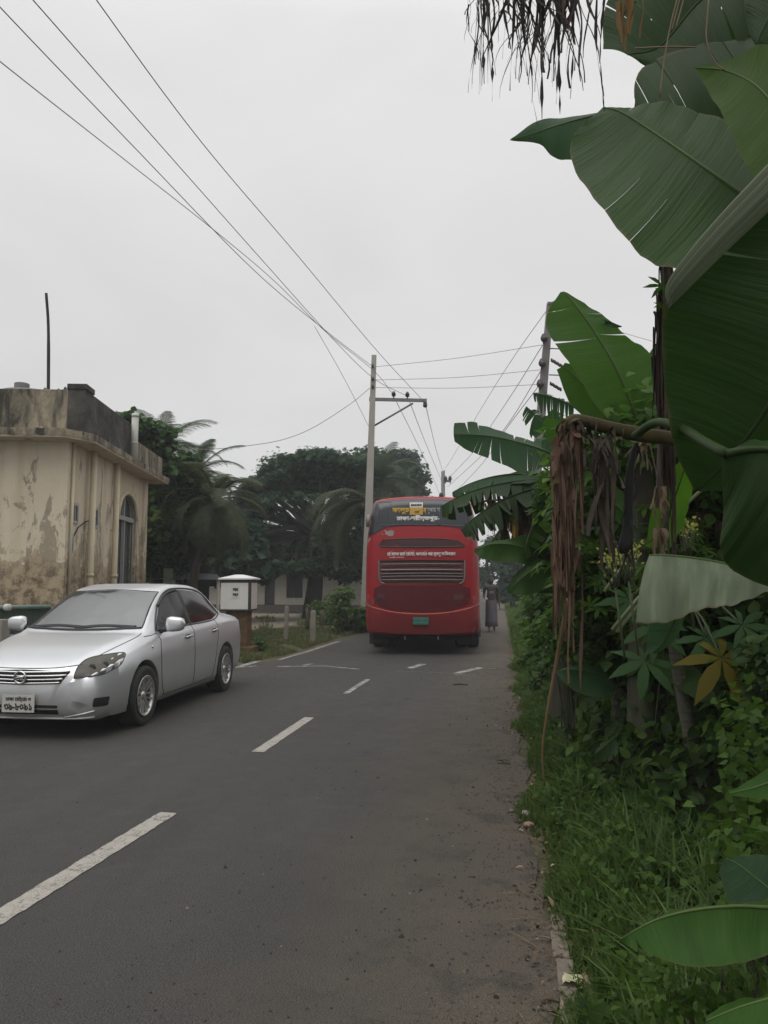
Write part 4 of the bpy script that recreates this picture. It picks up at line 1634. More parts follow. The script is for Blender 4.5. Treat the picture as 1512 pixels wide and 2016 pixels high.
# little ventilator openings
for px, py, hw, hh in ((143, 1011, .10, .14), (179, 1020, .10, .15), (137, 1072, .055, .12)):
    yy = side_y(px)
    zz = zat(py, BD + yy)
    xo = .047 if px > 172 else .002
    mb = MB().box((xo - .02, yy - hw - .05, zz - hh - .05), (xo + .03, yy - hw, zz + hh + .05))
    mb.box((xo - .02, yy + hw, zz - hh - .05), (xo + .03, yy + hw + .05, zz + hh + .05))
    mb.box((xo - .02, yy - hw, zz + hh), (xo + .028, yy + hw, zz + hh + .05))
    mb.box((xo - .02, yy - hw, zz - hh - .05), (xo + .028, yy + hw, zz - hh))
    mb.box((xo - .01, yy - .012, zz - hh), (xo + .02, yy + .012, zz + hh))
    fo = bb(mb, 'ventilator', M_frame)
    bb(MB().box((xo - .015, yy - hw, zz - hh), (xo + .008, yy + hw, zz + hh)), 'vent_hole', M_dark, fo)
bb(MB().tube([(.018, side_y(139), zat(1085, BD + .3)), (.02, side_y(139) + .02, zat(1060, BD + .3)), (.02, side_y(150), zat(1038, BD + .5)), (.02, side_y(163), zat(1028, BD + .9)), (.16, side_y(170), zat(1022, BD + 1.2)), (.05, side_y(178), zat(1018, BD + 1.4))], .012, 6), 'cable', M_dark)
bb(MB().tube([(-2.2 + .9, -.06, .05), (-2.2 + .9, -.06, WALLZ)], .03, 8), 'front_conduit', M_pipe)
# round water tank lid standing on the roof behind the parapet
tp = P(57, 770, BD + .9)
tank = thing('water_tank', 'round concrete water tank with a domed lid on the beige roof', 'water tank', (tp.x, tp.y, SLABZ))
mb = MB().lathe([(0, PARZ + .17), (.25, PARZ + .16), (.5, PARZ + .12), (.68, PARZ + .04), (.70, PARZ - .05), (.68, SLABZ + .02)], 32, Matrix.Translation((tp.x, tp.y, 0)))
mb.build('tank', plain('tank_concrete', (0.12, 0.115, 0.10), .9, var=.5), tank)
mb = MB().lathe([(0, PARZ + .26), (.125, PARZ + .255), (.135, PARZ + .24), (.125, PARZ + .05)], 18, Matrix.Translation((tp.x + .02, tp.y - .25, 0)))
mb.build('lid', plain('lid_grey', (0.12, 0.13, 0.125), .8, var=.4), tank)
mb = MB()
for k in range(9):
    x0 = tp.x - .55 + k * .14
    mb.tube([(x0, tp.y + .2, PARZ + .12), (x0 + .09, tp.y + .15, PARZ + .17 + .03 * (k % 3)), (x0 + .2, tp.y + .2, PARZ + .13)], [.035, .05, .03], 7)
mb.build('rope', M_dark, tank)
# leaning iron pole on the roof
a, b = P(98, 775, BD + .6), P(91, 577, BD + .5)
mid = P(95.5, 660, BD + .55)
o = MB().tube(catmull([(a.x, a.y, SLABZ), mid, b], 12), [.030] * 6 + [.026] * 7, 8).build('roof_pole', plain('old_iron', (0.030, 0.028, 0.028), .8, var=.4))
tag(o, 'thin dark pole standing upright on the roof of the beige building', 'pole')

# green pipe rail and low wall in front of the building
M_grn = plain('green_paint', (0.028, 0.046, 0.034), .6, var=.35)
M_grn2 = plain('green_pipe', (0.10, 0.15, 0.125), .5, var=.25)
q0, q1 = P(-60, 1197, 11.2), P(100, 1194.5, 11.9)
rail = thing('railing', 'green pipe railing over a dark green panel behind the silver car', 'railing', (q0.x, q0.y, 0))
dd = (q1 - q0)
MB().tube([q0, q0 + dd * .5, q1], .035, 10).build('rail_pipe', M_grn2, rail)
mb = MB()
for k in range(8):
    p0 = q0 + dd * (k / 8) + Vector((0, .06, 0))
    p1 = q0 + dd * ((k + 1) / 8 - .005) + Vector((0, .06, 0))
    mb.add([(p0.x, p0.y, .72), (p1.x, p1.y, .72), (p1.x, p1.y, p1.z - .03), (p0.x, p0.y, p0.z - .03), (p0.x, p0.y + .02, .72), (p1.x, p1.y + .02, .72), (p1.x, p1.y + .02, p1.z - .03), (p0.x, p0.y + .02, p0.z - .03)],
           [(0, 1, 2, 3), (5, 4, 7, 6), (3, 2, 6, 7), (0, 4, 5, 1), (0, 3, 7, 4), (1, 5, 6, 2)], smooth=False)
mb.build('panel', M_grn, rail)
k = P(16, 1195.5, 11.3)
MB().tube([k + Vector((-.05, 0, 0)), k + Vector((.03, 0, 0))], .052, 10).build('pipe_joint', M_ppipe, rail)
M_conc = plain('weathered_concrete', (0.20, 0.185, 0.155), .92, var=.4, scale=4, bump=.5)
q0, q1 = P(-80, 1240, 11.4), P(130, 1240, 11.9)
mb = MB()
mb.box((q0.x, q0.y - .05, 0), (q1.x, q0.y + .55, .70), bev=.02)
mb.box((q0.x - .3, q0.y - .25, 0), (P(11, 1230, 11.1).x, q0.y - .07, zat(1219, 11.1)), bev=.015)
o = mb.build('low_wall', M_conc)
tag(o, 'low weathered concrete wall under the green railing by the beige building', 'wall')

# ================================================================ white box on a pillar
KD = 16.8
kc = P(469, 1290, KD)
kio = thing('donation_box', 'white roadside box with a small pyramid roof on a mossy brick pillar', 'box', (kc.x, kc.y, 0), YAW * .6)
def kp(mb, name, mat, par=None):
    o = mb.build(name, mat)
    o.parent = par or kio
    return o
M_kw = plain('white_tiles', (0.62, 0.61, 0.58), .5, var=.10)
t = NT('mossy_brick')
v = t.coord()
br = t.n('ShaderNodeTexBrick')
t.l(t.coord(scale=(1, 1, 1), rot=(R(90), 0, 0)), br.inputs['Vector'])
br.inputs['Scale'].default_value = 4.5
br.inputs['Color1'].default_value = (.16, .07, .035, 1)
br.inputs['Color2'].default_value = (.10, .06, .03, 1)
br.inputs['Mortar'].default_value = (.12, .10, .07, 1)
t.col(t.mix(t.ramp(t.noise(v, 6, 5, .7), [(.45, 0.0), (.6, .8)]), br.outputs[0], (.05, .055, .022)))
t.set(.9, spec=.2)
M_mbr = t.m
zb0, zb1 = zat(1199, KD), zat(1143, KD)
hw = 29.5 / F * KD
kp(MB().box((-hw, -hw, zb0), (hw, hw, zb1 - .05), bev=.008), 'box', M_kw)
mb = MB().box((-hw * .96, -hw * .96, zb1 - .05), (hw * .96, hw * .96, zb1 + .02))
kp(mb, 'vent_gap', M_dark)
e = hw * 1.16
zr = zat(1133, KD)
mb = MB()
mb.add([(-e, -e, zb1 + .02), (e, -e, zb1 + .02), (e, e, zb1 + .02), (-e, e, zb1 + .02), (-e, -e, zb1 + .05), (e, -e, zb1 + .05), (e, e, zb1 + .05), (-e, e, zb1 + .05), (-e * .2, -e * .2, zr + .02), (e * .2, -e * .2, zr + .02), (e * .2, e * .2, zr + .02), (-e * .2, e * .2, zr + .02)],
       [(3, 2, 1, 0), (0, 1, 5, 4), (1, 2, 6, 5), (2, 3, 7, 6), (3, 0, 4, 7), (4, 5, 9, 8), (5, 6, 10, 9), (6, 7, 11, 10), (7, 4, 8, 11), (8, 9, 10, 11)], smooth=False)
kp(mb, 'roof', plain('roof_white', (.62, .62, .62), .5, var=.08))
kp(MB().box((hw - .05, -hw - .012, zb0), (hw + .012, -hw + .03, zb1 - .05)).box((-hw, -hw - .008, zb0 - .03), (hw, hw, zb0 - .002)), 'corner_strip', M_disc)
mb = MB().box((-.085, -hw - .008, zb0 + .24), (.085, -hw - .002, zb0 + .50))
sg = kp(mb, 'sign', [M_wht])
mb = MB()
for s, zz in (('দান', zb0 + .43), ('বক্স', zb0 + .31)):
    vs, fs = text_geo(s, width=.12, height=.08, bold=.06)
    mb.add([(q.x, -hw - .010 - q.z, zz + q.y) for q in vs], fs)
kp(mb, 'sign_lettering', M_ink, sg)
kp(MB().box((-hw * .72, -hw * .7, .0), (hw * .72, hw * .7, zb0 - .035), bev=.02).box((-hw * .8, -hw * .95, -.03), (hw * 1.25, hw * .9, .13), bev=.03), 'pillar', M_mbr)

# short posts along the verge
M_wood = plain('rotten_wood', (.075, .05, .030), .9, var=.45, scale=12, bump=.6)
for px, y0, y1, wpx, kind, lab in ((563, 1195, 1262, 8, 'c', 'grey concrete marker post standing nearest the white box'), (605, 1196, 1241, 8, 'w', 'dark wooden stake standing between the two grey concrete posts'),
                                   (616, 1204, 1267, 11, 'c', 'thick grey concrete post standing right of the wooden stake'), (634, 1201, 1236, 7, 'w', 'short leaning wooden stake nearest the red bus')):
    d = F * CAMH / (y1 - HOR)
    g = G(px, y1)
    hgt = (y1 - y0) / F * d
    wd = wpx / F * d / 2
    mb = MB()
    if kind == 'c':
        mb.box((-wd, -wd, -.05), (wd, wd, hgt), bev=.015)
        mb.box((-wd * .7, -wd * .7, hgt - .01), (wd * .7, wd * .7, hgt + .03), bev=.01)
    else:
        mb.tube([(0, 0, -.05), (.012, 0, hgt * .5), (.05 if px > 620 else -.01, 0, hgt)], [wd, wd * .9, wd * .7], 7)
    o = mb.build('post', M_conc if kind == 'c' else M_wood)
    o.location = (g.x, g.y, 0)
    o.rotation_euler = (0, R(rng.uniform(-2, 2)), YAW)
    tag(o, lab, 'post', 'short posts along the left verge')

# ================================================================ houses behind the trees
M_tinr = plain('tin_roof', (.30, .31, .31), .5, .3, var=.3, scale=3)
M_hw = plain('limewash', (.40, .38, .33), .9, var=.25, scale=3)
M_plinth = plain('grey_plinth', (.085, .075, .065), .9, var=.4)
HD = 36.0
a, b = G(490, 1206), G(655, 1207)
dirh = (b - a).normalized()
hrot = math.atan2(dirh.y, dirh.x)
hl = (b - a).length
hs = thing('house', 'long low whitewashed house in the shade of the big tree', 'house', (a.x, a.y, 0), hrot)
hd = (a - Vector((0, 0, 0))).length
HZ = 2.30
def hp(mb, name, mat, par=None):
    o = mb.build(name, mat)
    o.parent = par or hs
    return o
k = hl / (655 - 490)
X = lambda px: (px - 490) * k
zpl = .42
segs = [(-3, X(521)), (X(541), X(564)), (X(596), X(615)), (X(640), hl + 3)]
mb = MB()
for x0, x1 in segs:
    mb.box((x0, 0, zpl), (x1, .2, HZ))
mb.box((X(521), 0, 2.2), (X(541), .2, HZ)).box((X(564), 0, zpl), (X(596), .2, zpl + .35)).box((X(564), 0, 1.9), (X(596), .2, HZ))
mb.box((X(615), .01, zpl), (X(640), .21, HZ))
mb.box((-3, 3.8, 0), (hl + 3, 4, HZ)).box((-3, .2, 0), (-2.8, 3.8, HZ)).box((hl + 2.8, .2, 0), (hl + 3, 3.8, HZ))
hp(mb, 'wall', M_hw)
hp(MB().box((-3, -.15, 0), (hl + 3, 3.9, zpl - .003)), 'plinth', M_plinth)
hp(MB().box((X(521) - .0, .08, zpl), (X(541), .14, 2.2)), 'door', plain('dark_door', (.03, .035, .035), .6))
wo = hp(MB().box((X(564), .08, zpl + .35), (X(596), .12, 1.9)), 'window', M_dark)
mb = MB()
for i in range(7):
    xx = X(564) + (X(596) - X(564)) * (i + .5) / 7
    mb.tube([(xx, .05, zpl + .35), (xx, .05, 1.9)], .015, 6)
hp(mb, 'window_bar', M_plinth, wo)
mb = MB()
for j in range(2):
    rows = []
    for i in range(120):
        x = -3.4 + (hl + 6.8) * i / 119
        zz = .03 * (i % 2)
        rows.append([(x, -1.0, HZ - .3 + zz), (x, 2.0, HZ + .45 + zz)] if j == 0 else [(x, 2.0, HZ + .45 + zz), (x, 5.0, HZ - .3 + zz)])
    mb.grid(rows, smooth=False)
hp(mb, 'roof', plain('old_dark_tin', (.07, .065, .058), .8, var=.4))

# tin-roofed shed behind the car
def corr(quad, n, mat, name, par):
    """corrugated sheet between two edges"""
    a, b, c, d = quad
    rows = []
    for i in range(n):
        q = i / (n - 1)
        up = Vector((0, 0, .02 * (i % 2)))
        lo, hi = a.lerp(b, q) + up, d.lerp(c, q) + up
        rows.append([lo.lerp(hi, k / 4) for k in range(5)])
    return MB().grid(rows, smooth=False).build(name, mat, par)
e0, e1 = P(300, 1141, 22.2), P(437, 1142, 20.6)
b0, b1 = P(300, 1124, 24.2), P(426, 1131, 22.6)
sh = thing('shed', 'tin-roofed shed with an open veranda behind the silver car', 'shed', (e0.x, e0.y, 0))
corr((e0, e1, b1, b0), 70, M_tinr, 'veranda_roof', sh)
corr((P(290, 1119, 24.2), P(398, 1118, 23.0), P(352, 1092, 25.6), P(290, 1088, 26.0)), 50, M_tinr, 'roof', sh)
mb = MB()
mb.grid([[Vector((p.x, p.y, -.03)), Vector((p.x, p.y, p.z + .25))] for p in (b0 + Vector((0, .1, 0)), b1 + Vector((-.25, .1, 0)))], smooth=False)
mb.build('wall', plain('shed_wall', (.055, .055, .048), .9, var=.3), sh)
q0, q1 = P(322, 1145, 22.0), P(341, 1145, 21.9)
MB().grid([[Vector((p.x, p.y, .0)), P(px_, 1119, d_)] for p, px_, d_ in ((q0, 322, 22.0), (q1, 341, 21.9))], smooth=False).build('side_panel', plain('pale_green_wall', (.22, .28, .20), .85, var=.3), sh)
for f in (.3, .62, .93):
    p = e0.lerp(e1, f) + Vector((0, .12, 0))
    MB().tube([(p.x, p.y, -.03), (p.x, p.y, p.z)], .045, 8).build('veranda_post', M_hw, sh)

# ================================================================ poles and power lines
M_pole = plain('pole_concrete', (.30, .295, .265), .85, var=.18, scale=3)
M_pole2 = plain('pole_grey', (.16, .155, .15), .85, var=.25, scale=3)
M_steel = plain('galvanised', (.13, .135, .14), .5, .4, var=.2)
M_insul = plain('porcelain', (.035, .022, .020), .35)
M_wire = plain('wire', (.16, .16, .165), .6)


def insulator(mb, p, s=1.0, mi=0):
    mb.lathe([(0, -.16 * s), (.022 * s, -.16 * s), (.022 * s, -.04 * s), (.075 * s, -.03 * s), (.06 * s, .02 * s), (.085 * s, .03 * s), (.055 * s, .10 * s), (.04 * s, .14 * s), (0, .15 * s)], 12, Matrix.Translation(p), mi)


PD = 27.0
pt = P(736.5, 700, PD)
pole = thing('utility_pole', 'pale concrete power pole with a one-sided steel crossarm behind the red bus', 'utility pole', (pt.x, pt.y, 0), YAW)
pb = P(731, 1000, PD)
dx = (pt.x - pb.x) / (pt.z - pb.z)
foot_ = Vector((pt.x - dx * pt.z, pt.y, 0))
mb = MB()
rows = []
for zz, wd in ((-.1, .17), (pt.z * .5, .125), (pt.z, .085)):
    c = foot_ + Vector((dx * zz, 0, zz))
    rows.append([c + Matrix.Rotation(YAW, 3, 'Z') @ Vector(q) for q in ((-wd, -wd, 0), (wd, -wd, 0), (wd, wd, 0), (-wd, wd, 0))])
mb.grid(rows, wrap=True, smooth=False)
mb.f.append(tuple(range(8, 12)))
mb.mi.append(0)
mb.smooth.append(False)
mb.build('pole', M_pole, pole)
ca, cb = P(728, 786, PD - .16), P(839, 788.5, PD - .16)
dcx = (cb - ca).normalized()
mb = MB()
Mx = Matrix.Translation((ca + cb) / 2) @ dcx.to_track_quat('X', 'Z').to_matrix().to_4x4()
Lc = (cb - ca).length
mb.box((-Lc / 2, -.04, -.055), (Lc / 2, .04, .055), M=Mx)
mb.box((-Lc / 2 - .02, -.05, -.07), (-Lc / 2, .05, .07), M=Mx).box((Lc / 2, -.05, -.07), (Lc / 2 + .02, .05, .07), M=Mx)
mb.build('crossarm', M_pole2, pole)
MB().tube([P(737, 838, PD - .17), P(813, 794, PD - .17)], .035, 6).build('brace', M_steel, pole)
INS = []
for px, py, fl in ((775, 781, 1), (802, 782, 1), (837, 795, -1)):
    mb = MB()
    p = P(px, py, PD - .16)
    if fl > 0:
        insulator(mb, p + Vector((0, 0, .05)), 1.0)
    else:
        mb.lathe([(0, -.14), (.06, -.12), (.085, -.04), (.06, 0), (.08, .03), (.03, .08), (.02, .14)], 12, Matrix.Translation(p))
    mb.build('insulator', M_insul, pole)
for py in (722, 747, 762):
    p = P(734.5, py, PD - .14)
    MB().lathe([(0, -.06), (.05, -.06), (.035, 0), (.05, .06), (0, .06)], 10, Matrix.Translation(p + Vector((.0, -.08, 0)))).build('shackle', M_insul, pole)

P2D = 24.0
p2t, p2b = P(1083, 596, P2D), P(1064, 830, P2D)
k = (p2t - p2b) / (p2t.z - p2b.z)
f2 = p2t - k * p2t.z
pole2 = thing('utility_pole', 'leaning grey power pole rising behind the banana leaves', 'utility pole', (f2.x, f2.y, 0), YAW)
rows = []
for zz, wd in ((-.1, .17), (p2t.z * .5, .14), (p2t.z, .09)):
    c = f2 + k * zz
    rows.append([c + Matrix.Rotation(YAW, 3, 'Z') @ Vector(q) for q in ((-wd, -wd, 0), (wd, -wd, 0), (wd, wd, 0), (-wd, wd, 0))])
mb = MB().grid(rows, wrap=True, smooth=False)
mb.f.append(tuple(range(8, 12)))
mb.mi.append(0)
mb.smooth.append(False)
mb.build('pole', M_pole2, pole2)
for px, py in ((1070, 667), (1066, 716), (1062, 757)):
    mb = MB()
    insulator(mb, P(px, py, P2D - .2), 1.1)
    mb.lathe([(0, -.1), (.09, -.08), (.13, 0), (.09, .08), (0, .1)], 12, Matrix.Translation(P(px + 2, py, P2D - .2)))
    mb.build('insulator', M_insul, pole2)
for px, py in ((1092, 714), (1090, 760)):
    mb = MB()
    a, b = P(px - 6, py - 5, P2D - .2), P(px + 14, py + 7, P2D - .1)
    for i in range(7):
        q = a + (b - a) * i / 6
        mb.lathe([(0, -.05), (.03, -.05), (.075 if i % 2 else .03, 0), (.03, .05), (0, .05)], 10, Matrix.Translation(q))
    mb.build('strain_insulator', M_insul, pole2)
MB().tube([P(1079, 600, P2D - .1), P(1092, 592, P2D - .1), P(1096, 615, P2D)], .02, 6).build('top_bracket', M_steel, pole2)
for py in (686, 738):
    MB().tube([P(1081, py, P2D - .1), P(1110, py + 1, P2D - .1)], .02, 6).build('bracket', M_steel, pole2)

P3D = 62.0
g3 = P(872, 928, P3D)
pole3 = thing('utility_pole', 'distant power pole with a short crossarm just above the bus roof', 'utility pole', (g3.x, g3.y, 0))
MB().tube([(g3.x, g3.y, -.1), (g3.x, g3.y, g3.z)], [.22, .15], 8).build('pole', M_pole2, pole3)
MB().tube([P(873, 947, P3D - .2), P(888, 947, P3D - .2)], .10, 6).build('crossarm', M_steel, pole3)
MB().tube([P(874.5, 926, P3D), P(874.5, 960, P3D)], .07, 6).build('bracket', M_steel, pole3)
for px, py in ((886, 944), (877, 944)):
    mb = MB()
    insulator(mb, P(px, py, P3D - .2), 2.0)
    mb.build('insulator', M_insul, pole3)


def wire(pts, r, lab, n=40, grp='overhead power lines'):
    o = MB().tube(catmull(pts, n), r, 6).build('power_line', M_wire)
    tag(o, lab, 'power line', grp)


WT = PD - .16
wire([P(90, -150, 9.2), P(190, 0, 10.6), P(400, 284, 14.2), P(590, 508, 19), P(740, 688, 23.8), P(837, 793, WT)], .009, 'rightmost wire coming over the road to the tip of the crossarm')
wire([P(-70, -150, 9.2), P(65, 0, 10.6), P(300, 268, 14), P(525, 522, 19), P(660, 672, 24), P(736, 745, 26), P(802, 780, WT)], .009, 'second wire from the right coming over the road to the crossarm')
wire([P(-130, -130, 9.2), P(0, 14, 10.8), P(250, 275, 14), P(500, 532, 19), P(640, 650, 23), P(734, 722, PD - .2)], .009, 'steeper of the two wires from the left edge to the pole top')
wire([P(-120, 20, 10.2), P(0, 121, 11.6), P(250, 318, 15.5), P(420, 452, 19), P(540, 553, 22), P(640, 652, 24.5), P(736, 730, 26.6), P(775, 778, WT)], .009, 'lowest wire entering at the left edge of the sky towards the pole')
wire([P(619, 642, 23), P(665, 722, 24.5), P(700, 788, 26), P(727, 842, PD - .2)], .008, 'short steep wire dropping to the lower part of the pale pole')
wire([P(728, 764, PD - .15), P(690, 795, 26), P(620, 840, 25), P(562, 864, 24.5), P(500, 876, 24), P(420, 884, 23), P(340, 884, 22)], .010, 'slack service wire drooping left from the pole towards the palms')
wire([P(740, 722, PD - .15), P(900, 705, 25.6), P(1068, 679, P2D - .2)], .008, 'upper of the three wires crossing between the two near poles')
wire([P(740, 748, PD - .15), P(900, 743, 25.6), P(1066, 728, P2D - .2)], .008, 'middle of the three wires crossing between the two near poles')
wire([P(740, 763, PD - .15), P(900, 764, 25.6), P(1062, 757, P2D - .2)], .008, 'lowest of the three wires crossing between the two near poles')
wire([P(781, 792, WT), P(815, 860, 38), P(846, 925, 52), P(870, 985, 66)], .012, 'leftmost wire running from the crossarm to the distant pole')
wire([P(807, 792, WT), P(835, 865, 38), P(856, 915, 50), P(876, 962, P3D)], .012, 'middle wire running from the crossarm to the distant pole')
wire([P(838, 797, WT), P(850, 850, 36), P(860, 890, 46), P(873, 932, P3D)], .012, 'rightmost wire running from the crossarm to the distant pole')
wire([P(1080, 606, P2D), P(1010, 705, 29), P(950, 800, 37), P(888, 905, 56), P(876, 922, P3D)], .011, 'topmost wire from the leaning pole to the distant pole')
wire([P(1068, 680, P2D - .2), P(1015, 765, 29), P(972, 830, 37), P(930, 892, 48), P(880, 945, P3D)], .013, 'second wire from the leaning pole to the distant pole')
wire([P(1066, 728, P2D - .2), P(1000, 835, 31), P(950, 895, 42), P(882, 958, P3D)], .013, 'third wire from the leaning pole to the distant pole')
wire([P(1062, 758, P2D - .2), P(1000, 840, 31), P(945, 918, 44), P(890, 975, 64)], .013, 'lowest wire from the leaning pole to the distant pole')
wire([P(1084, 606, P2D), P(1180, 640, 24.5), P(1290, 673, 25), P(1420, 700, 26)], .007, 'thin wire leaving the leaning pole to the right behind the leaves')
wire([P(945, 1063, 40), P(975, 1062, 34), P(1010, 1063, 28)], .010, 'short wire seen between the bus and the banana leaves')
# ================================================================ banana plants
L_ban = leafmat('banana_leaf', (0.019, 0.046, 0.009), (0.030, 0.065, 0.011), .5, .28, 110, (0.045, 0.15, 0.012))
L_bright = leafmat('banana_leaf_young', (0.023, 0.064, 0.011), (0.037, 0.090, 0.014), .5, .36, 100, (0.12, 0.30, 0.012))
L_yel = leafmat('banana_leaf_yellowing', (0.026, 0.062, 0.003), (0.038, 0.080, 0.004), .6, .42, 90, (0.09, 0.19, 0.003))
L_pale = leafmat('banana_leaf_waxy', (0.085, 0.110, 0.068), (0.125, 0.148, 0.096), .55, .2, 40, (0.10, 0.20, 0.05), stripe=.75)
L_blue = leafmat('banana_leaf_bluish', (0.019, 0.046, 0.020), (0.030, 0.066, 0.029), .6, .24, 110, (0.06, 0.17, 0.04))
L_dark = leafmat('banana_leaf_old', (0.012, 0.030, 0.007), (0.021, 0.047, 0.010), .5, .2, 90, (0.03, 0.10, 0.012))
M_rib = plain('banana_midrib', (0.055, 0.090, 0.024), .6, var=.25, scale=10, spec=.2)
M_ribd = plain('banana_midrib_dull', (0.022, 0.040, 0.012), .65, var=.4, scale=10, spec=.15)
M_dry = plain('dry_leaf', (0.085, 0.055, 0.034), .9, var=.55, scale=16)
M_dry2 = plain('rotten_leaf', (0.026, 0.021, 0.020), .9, var=.5, scale=16)
M_dry3 = plain('straw_leaf', (0.17, 0.125, 0.075), .9, var=.45, scale=16)
M_rust = plain('rusty_leaf', (0.16, 0.055, 0.018), .85, var=.5, scale=12)
t = NT('banana_stem')
v = t.coord()
n = t.noise(t.coord(scale=(9, 9, 1.2)), 1.6, 6, .7)
t.col(t.mix(t.ramp(n, [(.4, 0.0), (.62, 1.0)]), (.032, .044, .016), (.032, .022, .014)))
t.set(.7)
t.bump(n, .5, .02)
M_stem = t.m


def fin(o, parent):
    """hang a world-space part on its thing"""
    return o


def blade(mb, mids, sides, tear, gap, droop, K=5, bulge=0.06, seed=0, sgn=1):
    """one half of a leaf: mids and sides are the midrib and edge points row by row; torn along the side veins"""
    r = random.Random(seed)
    n = len(mids)
    cuts = sorted(set([0, n - 1] + [i for i in range(2, n - 2) if r.random() < tear]))
    L = sum((mids[i + 1] - mids[i]).length for i in range(n - 1))
    for a, b in zip(cuts, cuts[1:]):
        if b <= a:
            continue
        torn = len(cuts) > 2
        dz = droop * r.uniform(.1, 1.0) if torn else 0
        sw = droop * r.uniform(-.5, .5) if torn else 0
        short = r.uniform(.8, 1.0) if (torn and gap > .1) else 1.0
        rows, uvs = [], []
        mm, ms = (mids[a] + mids[b]) / 2, (sides[a] + sides[b]) / 2
        nsub = b - a
        sub = 1 if nsub > 1 else 3
        for j in range(nsub * sub + 1):
            f = j / sub
            i0 = min(a + int(f), b - 1) if nsub else a
            ff = a + f - i0
            m = mids[i0].lerp(mids[i0 + 1], ff)
            s = sides[i0].lerp(sides[i0 + 1], ff)
            row, uv = [], []
            nv = (s - m)
            tang = (mids[min(i0 + 1, n - 1)] - mids[max(i0 - 1, 0)])
            nr = nv.cross(tang)
            nr = nr.normalized() * sgn if nr.length > 1e-8 else Vector((0, 0, 1))
            for k in range(K + 1):
                q = k / K
                p = m.lerp(ms.lerp(s, 1.0), q * short)
                if torn and gap > 0:
                    cen = mm.lerp(ms, q * short)
                    p = p.lerp(cen, gap * q * q)
                wav = math.sin((i0 + ff) * 1.7 + seed) * .0035 * q + math.sin((i0 + ff) * .43 + seed * 2) * .009 * q
                p = p + nr * (bulge * nv.length * math.sin(PI * q) + wav * (1 if nv.length > .1 else .3)) + Vector((sw * q * q * .5, 0, -dz * q * q))
                row.append(p)
                uv.append(((i0 + ff) / (n - 1) * max(.35, L), q))
            rows.append(row)
            uvs.append(uv)
        mb.grid(rows, uvs=uvs)


def conv(pts):
    return [P(*p) for p in pts]


def leaf_from(parent, mid, left, right, mat, ribmat=None, tear=0.0, gap=0.0, droop=0.0, n=34, rib=.010, bulge=.05, seed=1, K=6, world=False, label=None, name='leaf'):
    """a leaf given by its midrib (base first) and its two edges"""
    if not world:
        mid, left, right = conv(mid), conv(left) if left else None, conv(right) if right else None
    ms = [Vector(p) for p in catmull(mid, n)]
    mb = MB()
    if left:
        blade(mb, ms, [Vector(p) for p in catmull(left, n)], tear, gap, droop, K, bulge, seed, 1)
    if right:
        blade(mb, ms, [Vector(p) for p in catmull(right, n)], tear, gap, droop, K, bulge, seed + 5, -1)
    o = mb.build(name, mat, parent)
    if rib:
        rr = [rib * (1 - .75 * i / n) for i in range(n + 1)]
        rb = MB().tube(ms, rr, 6).build('midrib', ribmat or M_rib)
        rb.data.transform(parent.matrix_basis.inverted())
        rb.parent = o
    if label:
        o['label'] = label
    return o


def leaf_gen(parent, base, az, length, width, elev, bend, mat, fold=25, tear=0.0, gap=0.0, droop=0.0, pet=.25, seed=1, n=26, twist=0.0, rib=.012, name='leaf', K=4, ribmat=None):
    """a leaf grown from its base: azimuth, rise, bend under its own weight"""
    r = random.Random(seed)
    base = Vector(base)
    h = Vector((math.sin(az), math.cos(az), 0))
    pts, p = [base], base.copy()
    m = 40
    ds = (length + pet) / m
    for i in range(m):
        e = elev - bend * ((i + .5) / m) ** 1.4
        p = p + (h * math.cos(e) + Vector((0, 0, 1)) * math.sin(e)) * ds
        pts.append(p.copy())
    k0 = int(m * pet / (length + pet))
    bl = pts[k0:]
    ms = [Vector(q) for q in catmull(bl, n)]
    le, ri = [], []
    for i, q in enumerate(ms):
        t_ = i / n
        tg = (ms[min(i + 1, n)] - ms[max(i - 1, 0)]).normalized()
        s = tg.cross(Vector((0, 0, 1)))
        s = s.normalized() if s.length > 1e-4 else Vector((1, 0, 0))
        up = s.cross(tg)
        tw = R(twist) * t_
        s2 = s * math.cos(tw) + up * math.sin(tw)
        up2 = up * math.cos(tw) - s * math.sin(tw)
        wd = width * .5 * max(.0, min(1, t_ / .12)) ** .6 * max(0, 1 - t_ ** 5.5) ** .6 * (1 - .18 * t_)
        fo = R(fold)
        jj = 1 + r.uniform(-.04, .04)
        le.append(q + (-s2 * math.cos(fo) - up2 * math.sin(fo)) * wd * jj)
        ri.append(q + (s2 * math.cos(fo) - up2 * math.sin(fo)) * wd * jj)
    mb = MB()
    blade(mb, ms, le, tear, gap, droop, K, .05, seed, 1)
    blade(mb, ms, ri, tear, gap, droop, K, .05, seed + 9, -1)
    o = mb.build(name, mat, parent)
    rb = MB().tube(pts, [rib * (1.5 - 1.2 * i / m) for i in range(m + 1)], 6).build('midrib', ribmat or M_ribd)
    rb.data.transform(parent.matrix_basis.inverted())
    rb.parent = o
    return o


